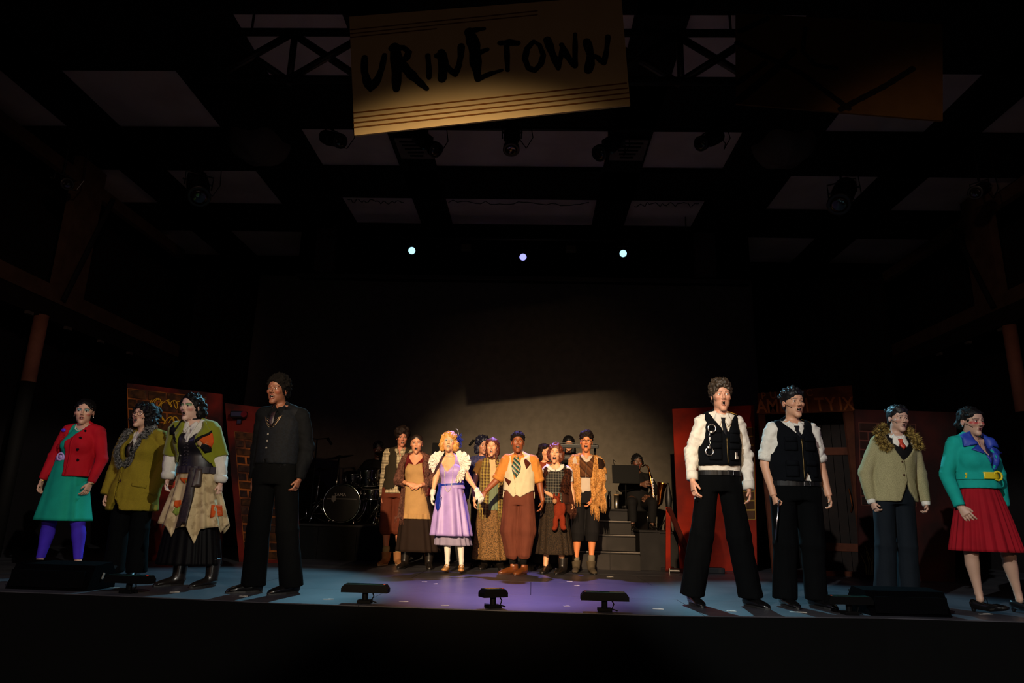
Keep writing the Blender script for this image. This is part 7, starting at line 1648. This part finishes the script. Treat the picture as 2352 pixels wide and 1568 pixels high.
def person_plaid():
    f = Fig('person with copper curls in a plaid pinafore with white collar, holding a brown toy', (.26, 8.45), (.01, -.03, 1.395), 1.285, (-.09, 0, 1.185), (.155, 0, 1.185), (.01, .78), (-.09, 0, .09), (.10, -.04, .09),
            eL=(-.13, .0, .95), eR=(.215, .02, .94), wL=(.005, -.17, .86), wR=(.235, -.03, .77), tL=(.04, -.20, .80), tR=(.225, -.06, .65), head=(-7, -1, 3), mo=1., mw=.022, hipk=.74, sex='f', skin='#dba078', lips='#b06058', brow='#6a4028', cur=.4, hs=.93, w=.92, fine=.0054, normL=(.3, .9, 0))
    f.body()
    cu = mat('hair_copper', '#7a3a1e', .55, kind='vstreak', c2='#3c160a')
    f.hair(cu, [((0, .02, .045), (.088, .10, .088)), ((-.065, .02, -.03), (.04, .06, .06)), ((.075, .02, -.03), (.04, .06, .075))], [((0, -.125, -.02), (.058, .08, .082))], curls=220, cr=.0135, curlz=-.12, res=.0085)
    wc = mat('white_collar', '#d8d0c6', .8)
    f.garment('blouse', wc, .012, z0=.9, sleeves=.55, gu=.028, cuff=.055, cuts=[[(-.07, 1.5), (-.055, 1.24), (.01, 1.185), (.08, 1.24), (.09, 1.5)]], res=.0105)
    pl = mat('slate_plaid', '#2c2e2c', .85, kind='plaid', c2='#1c1a1a', c3='#7a7466', scale=32)
    f.garment('pinafore', pl, .022, z0=.80, z1=f.zs+.03, sleeves=None, gy=.024, ease=.5, flare=.01, cuts=[{'p': [(-.06, 1.5), (-.05, 1.22), (.01, 1.19), (.07, 1.22), (.08, 1.5)], 'y': .0}], res=.0105)
    arc = lambda r0, r1, z0, a0, a1: [(.01+r0*math.cos(math.radians(a)), z0+r1*math.sin(math.radians(a))) for a in np.linspace(a0, a1, 12)]
    for a0, a1 in ((172, 268), (272, 368)): f.decal('round_collar', arc(.110, .085, 1.255, a0, a1)+arc(.062, .045, 1.250, a1, a0), ['body', 'blouse', 'pinafore'], wc, .008, .008, .012)
    f.skirt('long_skirt', mat('dark_brocade', '#2c2218', .85, kind='mottle', c2='#1a1410', c3='#3e2e1e', scale=80), .84, .215, .14, .225, .12, .18, nf=12, amp=.014, cx0=.0, cx1=.02, key='skirt')
    sh = mat('fur_shawl', '#4a2414', .95, kind='mottle', c2='#26100a', scale=40)
    K = ['pinafore', 'skirt', 'blouse', 'body']
    fur_strip(f, sh, [(.16, 1.20), (.15, 1.10), (.12, 1.02), (.11, .92)], .085, K, 700, 6, 'fur_shawl', .028)
    fur_strip(f, sh, [(-.10, 1.22), (-.115, 1.10), (-.11, .98)], .045, K, 300, 7, 'fur_shawl', .025)
    f.decal('shawl_end', [(.08, .98), (.19, 1.05), (.26, .72), (.22, .66), (.15, .70), (.10, .82)], K, mat('brown_knit', '#3a1c12', .95), .01, .016, .02, wav=.006)
    fringe(f, MATS['brown_knit'], [(.17, .70), (.27, .74)], 14, .09, K, .02)
    f.shoe(-1, mat('worn_black_leather', '#1a1512', .4), 'oxford', yaw=-15, sc=.95); f.shoe(1, MATS['worn_black_leather'], 'boot', yaw=-25, sc=.98, th=.18)
    # the toy hangs from the hand: a thing of its own
    t = empty('plush_toy', (.26+.02, 8.45-.23, .80), 0, 'rust brown plush toy with a tan muzzle hanging from a hand', 'toy')
    rust = mat('rust_plush', '#7a2a14', .95, bump=.6, bscale=150); tan = mat('tan_plush', '#a87c58', .95)
    class G: pass
    v = Vol(axes(-.13, .15, .007), axes(-.08, .09, .007), axes(-.33, .12, .007))
    for c, r in (((.0, 0, .03), (.045, .045, .05)), ((.03, .01, -.08), (.06, .05, .10)), ((-.005, 0, -.22), (.032, .03, .08)), ((.075, 0, -.21), (.034, .03, .09)), ((-.02, 0, -.29), (.03, .04, .025)), ((.09, 0, -.28), (.032, .04, .028)), ((.085, .0, -.06), (.025, .025, .07)), ((-.025, .02, .075), (.014, .012, .04)), ((.03, .02, .08), (.014, .012, .04))): v.add(Ell(c, r), .015)
    V, F = v.extract(); mesh_obj('toy_body', V, F, rust, t)
    MB().ball((-.018, -.040, .018), .030, 12, 8, (.9, .8, 1)).obj('muzzle', tan, t, True)
    for x in (-.032, -.002): MB().ball((x, -.045, .05), .006, 8, 6).obj('toy_eye', MATS['black_button'], t, True)

def person_rags():
    f = Fig('person with rectangular glasses draped in tattered tan rags and a brown scarf', (.63, 8.6), (.03, -.03, 1.555), 1.435, (-.11, 0, 1.325), (.17, 0, 1.32), (.03, .88), (-.09, .08, .10), (.09, 0, .12),
            eL=(-.16, .02, 1.05), eR=(.215, .0, 1.06), wL=(-.15, -.02, .80), wR=(.085, -.14, .845), tR=(.02, -.15, .735), head=(-6, 3, 2), mo=.95, mw=.021, sex='m', skin='#c87a4c', lips='#a0584a', brow='#160c08', cur=.45, hs=.97, w=.88, fine=.0054)
    f.body()
    f.hair(mat('hair_darkbrown'), [((0, .0, .085), (.078, .085, .062))], [((0, -.125, -.018), (.066, .08, .078)), ((0, 0, -.11), (.12, .14, .095))], curls=220, cr=.012, curlz=.03, res=.0085)
    f.glasses(mat('black_frame', '#0c0a0a', .3), .019, 'rect')
    sh = mat('grey_tee', '#b8a898', .85)
    f.garment('shirt', sh, .016, z0=.93, sleeves=.95, gu=.032, cuff=.075, res=.0105, fold=.006, cuts=[[(.0, 1.6), (.0, 1.38), (.03, 1.335), (.06, 1.38), (.06, 1.6)]], ease=.6)
    rag = mat('tattered_gauze', '#b57a3c', .9, kind='mottle', c2='#8a5a2c', c3='#c89a60', scale=60, bump=.5, bscale=70)
    f.garment('rag_wrap', rag, .036, z0=1.0, z1=f.zs+.04, sleeves=.62, gu=.036, cuff=.085, cuts=[{'p': [(-.03, 1.6), (-.04, 1.40), (-.045, 1.1), (-.05, .9), (.08, .9), (.085, 1.1), (.11, 1.38), (.11, 1.6)], 'y': .03}], fold=.012, ffreq=(22, 22, 9), res=.0105)
    K = ['shirt', 'rag_wrap', 'body', 'trousers']
    f.garment('trousers', mat('black_cropped', '#100e10', .85), .022, z1=.96, legs=dict(rk=.085, rh=.078, z=.37, rt=.10), fold=.005, res=.0105)
    r = np.random.RandomState(5)
    for (x0, x1, zt, zb, s) in ((-.14, -.05, 1.28, 1.00, 1), (-.11, -.04, 1.15, .88, 2), (.07, .13, 1.30, .78, 3), (.12, .18, 1.28, .72, 4), (.16, .23, 1.22, .86, 5), (.19, .26, 1.18, .80, 6)):
        n = 7; L = [(x0+.012*r.randn()*.6, zt-(zt-zb)*i/n) for i in range(n+1)]; R = [(x1+.012*r.randn()*.6, zt-(zt-zb)*i/n) for i in range(n, -1, -1)]
        bot = [(x0+(x1-x0)*t, zb-.04*r.rand()-.05*(i % 2)) for i, t in enumerate((.2, .4, .6, .8))]
        f.decal('rag_strip', L+bot+R, K, rag, .012, .012, .018, wav=.008)
        fringe(f, rag, [(x0, zb+.02), (x1, zb+.01)], 10, .11, K, .02, 'rag_fringe', s)
    br = mat('brown_scarf', '#4c2c16', .9, kind='stripes', c2='#5e3a20', c3='#382010', scale=9)
    f.decal('scarf_end', [(-.055, 1.39), (.0, 1.31), (.02, 1.30), (.01, 1.12), (-.055, 1.12), (-.06, 1.3)], K, br, .016, .014, .02)
    f.decal('scarf_end', [(.12, 1.40), (.055, 1.31), (.025, 1.30), (.02, 1.12), (.085, 1.12), (.11, 1.3)], K, br, .018, .014, .02)
    f.garment('scarf_loop', mat('dark_scarf', '#40261a', .9), torso=False, prims=[(Loft(f.neck+[0, .015, -.045], f.neck+[0, .02, .045], [(0, .10, .08), (.5, .085, .075), (1, .065, .06)]), .01)], cutf=lambda X, Y, Z: np.maximum(polysdf([(-.02, 1.6), (.0, 1.42), (.03, 1.33), (.06, 1.42), (.08, 1.6)], X[:, 0, :], Z[0, :, :] if False else Z[:, 0, :])[:, None, :]*1.0, Y)*-1*-1, fold=.003, res=.007)
    f.decal('shoulder_patch', [(.17, 1.36), (.235, 1.34), (.26, 1.27), (.20, 1.19), (.165, 1.22)], ['rag_wrap', 'shirt'], mat('dark_brown_felt', '#241208', .9), .006, .006, .015)
    for sd in (-1, 1):
        f.shoe(sd, mat('grey_canvas', '#4c4234', .9), 'boot', yaw=8*sd, sc=.93, th=.15)
        MB().lathe([(.038, 0), (.042, .03), (.044, .07), (.038, .09)], f.an[sd]+[0, 0, .0], 14).obj('sock', mat('grey_wool', '#6a6050', .9), f.root, True)

def seated(label, loc, s, skin, cloth, hairfn, head=(0, 0, 0), arms=None, rz=0., knee=.48, hipz=.50, shoes=True, mo=.0, eyez=1.21):
    sx = 0; z = lambda v: v
    f = Fig(label, loc, (0, -.05, eyez), eyez-.118, (-.165, 0, eyez-.22), (.165, 0, eyez-.22), (0, hipz+.03), (-.14, -.44, .09), (.14, -.44, .09), kL=(-.15, -.43, knee), kR=(.15, -.43, knee), head=head, sex='m', skin=skin, w=.95, fine=.0058, rz=rz, mo=mo, hs=.97, **arms)
    f.body(); hairfn(f)
    f.garment('shirt', cloth, .018, z0=hipz-.02, sleeves=1.95, gu=.02, gf=.018, cuff=.036, res=.012)
    pr = [(f.torso(.02, f.zp-.12, f.zp+.14), .01)]
    for sd in (-1, 1):
        H, K, A = f.hp[sd], f.kn[sd], f.an[sd]
        pr += [(Loft(H, K, [(0, .10, .10), (1, .07, .07)]), .03), (Ell(K, .072), .02), (Loft(K, A+[0, 0, .02], [(0, .068, .068), (1, .056, .056)]), .02)]
    f.garment('trousers', cloth, torso=False, prims=pr, res=.012, fold=.003)
    for sd in (-1, 1): f.shoe(sd, blackshoe(), 'oxford', yaw=8*sd, sc=.98, zoff=-.0)
    return f
# ---------------------------------------------------------------- call everyone on stage
PEOPLE_NEW = {'person_black_suit': (5.72, 1.022), 'person_green_jacket': (6.05, 1.018), 'person_handcuffs': (5.77, 1.022), 'person_baton': (5.86, 1.02)}
for fn in (person_red_jacket, person_olive_coat, person_green_jacket, person_black_suit, person_handcuffs, person_baton, person_tweed, person_teal_jacket,
           person_checked_shirt, person_apron, person_lavender, person_scarf, person_vest, person_plaid, person_rags):
    have = set(bpy.data.objects); fn()
    if fn.__name__ in PEOPLE_NEW:      # stand a little further upstage, at a matching size
        o = [q for q in bpy.data.objects if q not in have and q.name.startswith('person')][0]; Y, k = PEOPLE_NEW[fn.__name__]
        o.location.x *= Y/o.location.y; o.location.y = Y; o.scale = (k, k, k)
person_behind('person with dark blue-tinted curls half hidden behind the red-haired braids', (-.62, 9.25), (-.055, -.02, 1.54), 1.425, mat('hair_blueblack', '#14142c', .5, kind='vstreak', c2='#0a0a14'), '#b07a5c', mat('denim_blue_shirt', '#3c3c66', .85, kind='mottle', c2='#2c2c48', scale=30), (18, 0, 0), 'f')
person_behind('person with straight dark hair peering from behind the copper-haired person', (.19, 9.15), (-.035, -.02, 1.465), 1.35, mat('hair_darkbrown'), '#d0946a', mat('rust_pullover', '#7a3018', .85), (35, 0, 0), 'f', 0)
def hair_short(f): f.hair(mat('hair_black_straight'), [((0, .02, .05), (.086, .105, .088))], [((0, -.12, -.02), (.064, .08, .08))], curls=60, cr=.012, res=.009)
def hair_long(f): f.hair(mat('hair_black_straight'), [((0, .03, .03), (.10, .11, .10)), ((-.07, .04, -.12), (.055, .07, .14)), ((.07, .04, -.12), (.055, .07, .14))], [((0, -.125, -.03), (.050, .08, .075))], curls=0, res=.009)
bc = mat('musician_black', '#0c0b0c', .85)
seated('drummer in black sitting behind the drum kit', (-2.42, 10.75, .46), 1, '#4a2a1c', bc, hair_short, (20, -15, 0), dict(eL=(-.30, -.02, .72), eR=(.30, -.02, .72), wL=(-.22, -.26, .70), wR=(.22, -.26, .72)), eyez=1.13)
seated('keyboard player with long black hair behind the keyboard rack', (.56, 10.95, .62), 1, '#c08a6a', bc, hair_long, (0, -12, 0), dict(eL=(-.26, -.08, .78), eR=(.26, -.08, .78), wL=(-.18, -.32, .74), wR=(.18, -.32, .74)), eyez=1.15)
f = seated('saxophone player in black with headphones behind a music stand', (1.60, 10.72, .48), 1, '#5a3826', bc, hair_short, (4, 0, 0), dict(eL=(-.24, -.05, .60), eR=(.27, -.06, .58), wL=(.02, -.27, .66), wR=(.12, -.27, .48)), hipz=.36, knee=.40, eyez=1.0)
b = MB(); b.tube([f.hp_((.085*math.cos(a), .0, .01+.12*math.sin(a))) for a in np.linspace(0, PI, 16)], .006, 6)
for s_ in (-1, 1): b.ball(f.hp_((s_*.088, .0, -.005)), .034, 10, 8, (.5, 1, 1))
b.obj('headphones', mat('headphone_black', '#0a0a0a', .3), f.root, True)
sx = empty('saxophone', (1.74, 10.42, 1.10), 0, 'brass saxophone held by the seated musician in black', 'saxophone'); br = mat('brass', '#b0642a', .2, metal=1.)
MB().tube([(-.10, .05, .30), (-.06, .0, .33), (-.02, -.02, .30), (.0, -.02, .22)], [.009, .011, .013, .015], 10).obj('neck', br, sx, True)
MB().tube([(.0, -.02, .22), (.03, -.03, .0), (.06, -.03, -.22), (.09, -.05, -.27), (.13, -.07, -.22), (.15, -.08, -.05), (.17, -.10, .06)], [.015, .022, .032, .036, .040, .052, .075], 14, cap=False).obj('tube_body', br, sx, True)
b = MB()
for k in range(9): b.lathe([(.016, 0), (.016, .008)], (.028+.006*k*.4, -.055, .12-.04*k), 10, Matrix.Rotation(PI/2, 3, 'X'))
b.obj('keys', SILV(), sx)
ch = empty('chair', (1.60, 10.80, .48), 0, 'chrome framed chair under the saxophone player', 'chair'); MB().box((0, 0, .335), (.42, .36, .03), bev=.01).obj('seat', mat('chair_black', '#0c0c0c', .6), ch); MB().box((0, .20, .62), (.40, .03, .22), bev=.01).obj('backrest', MATS['chair_black'], ch)
for a in (-1, 1):
    for c in (-1, 1): MB().tube([(a*.19, c*.16, 0), (a*.19, c*.16, .33)], .011, 8).obj('leg', chrome, ch, True)
MB().box((0, -.185, .33), (.40, .012, .018)).obj('front_rail', chrome, ch)
for (x, y, z, lb) in ((-2.42, 10.80, .46, 'round drum stool under the drummer'), (.56, 11.0, .62, 'round stool under the keyboard player')):
    st = empty('stool', (x, y, z), 0, lb, 'stool'); MB().lathe([(.15, .40), (.16, .42), (.16, .46), (.14, .47)], (0, 0, 0), 20).obj('seat', mat('chair_black', '#0c0c0c', .6), st, True); b = MB(); b.tube([(0, 0, .05), (0, 0, .4)], .014, 8)
    for k in range(3): b.tube([(0, 0, .2), (math.cos(2.1*k)*.2, math.sin(2.1*k)*.2, .01)], .010, 6)
    b.obj('stand', chrome, st, True)
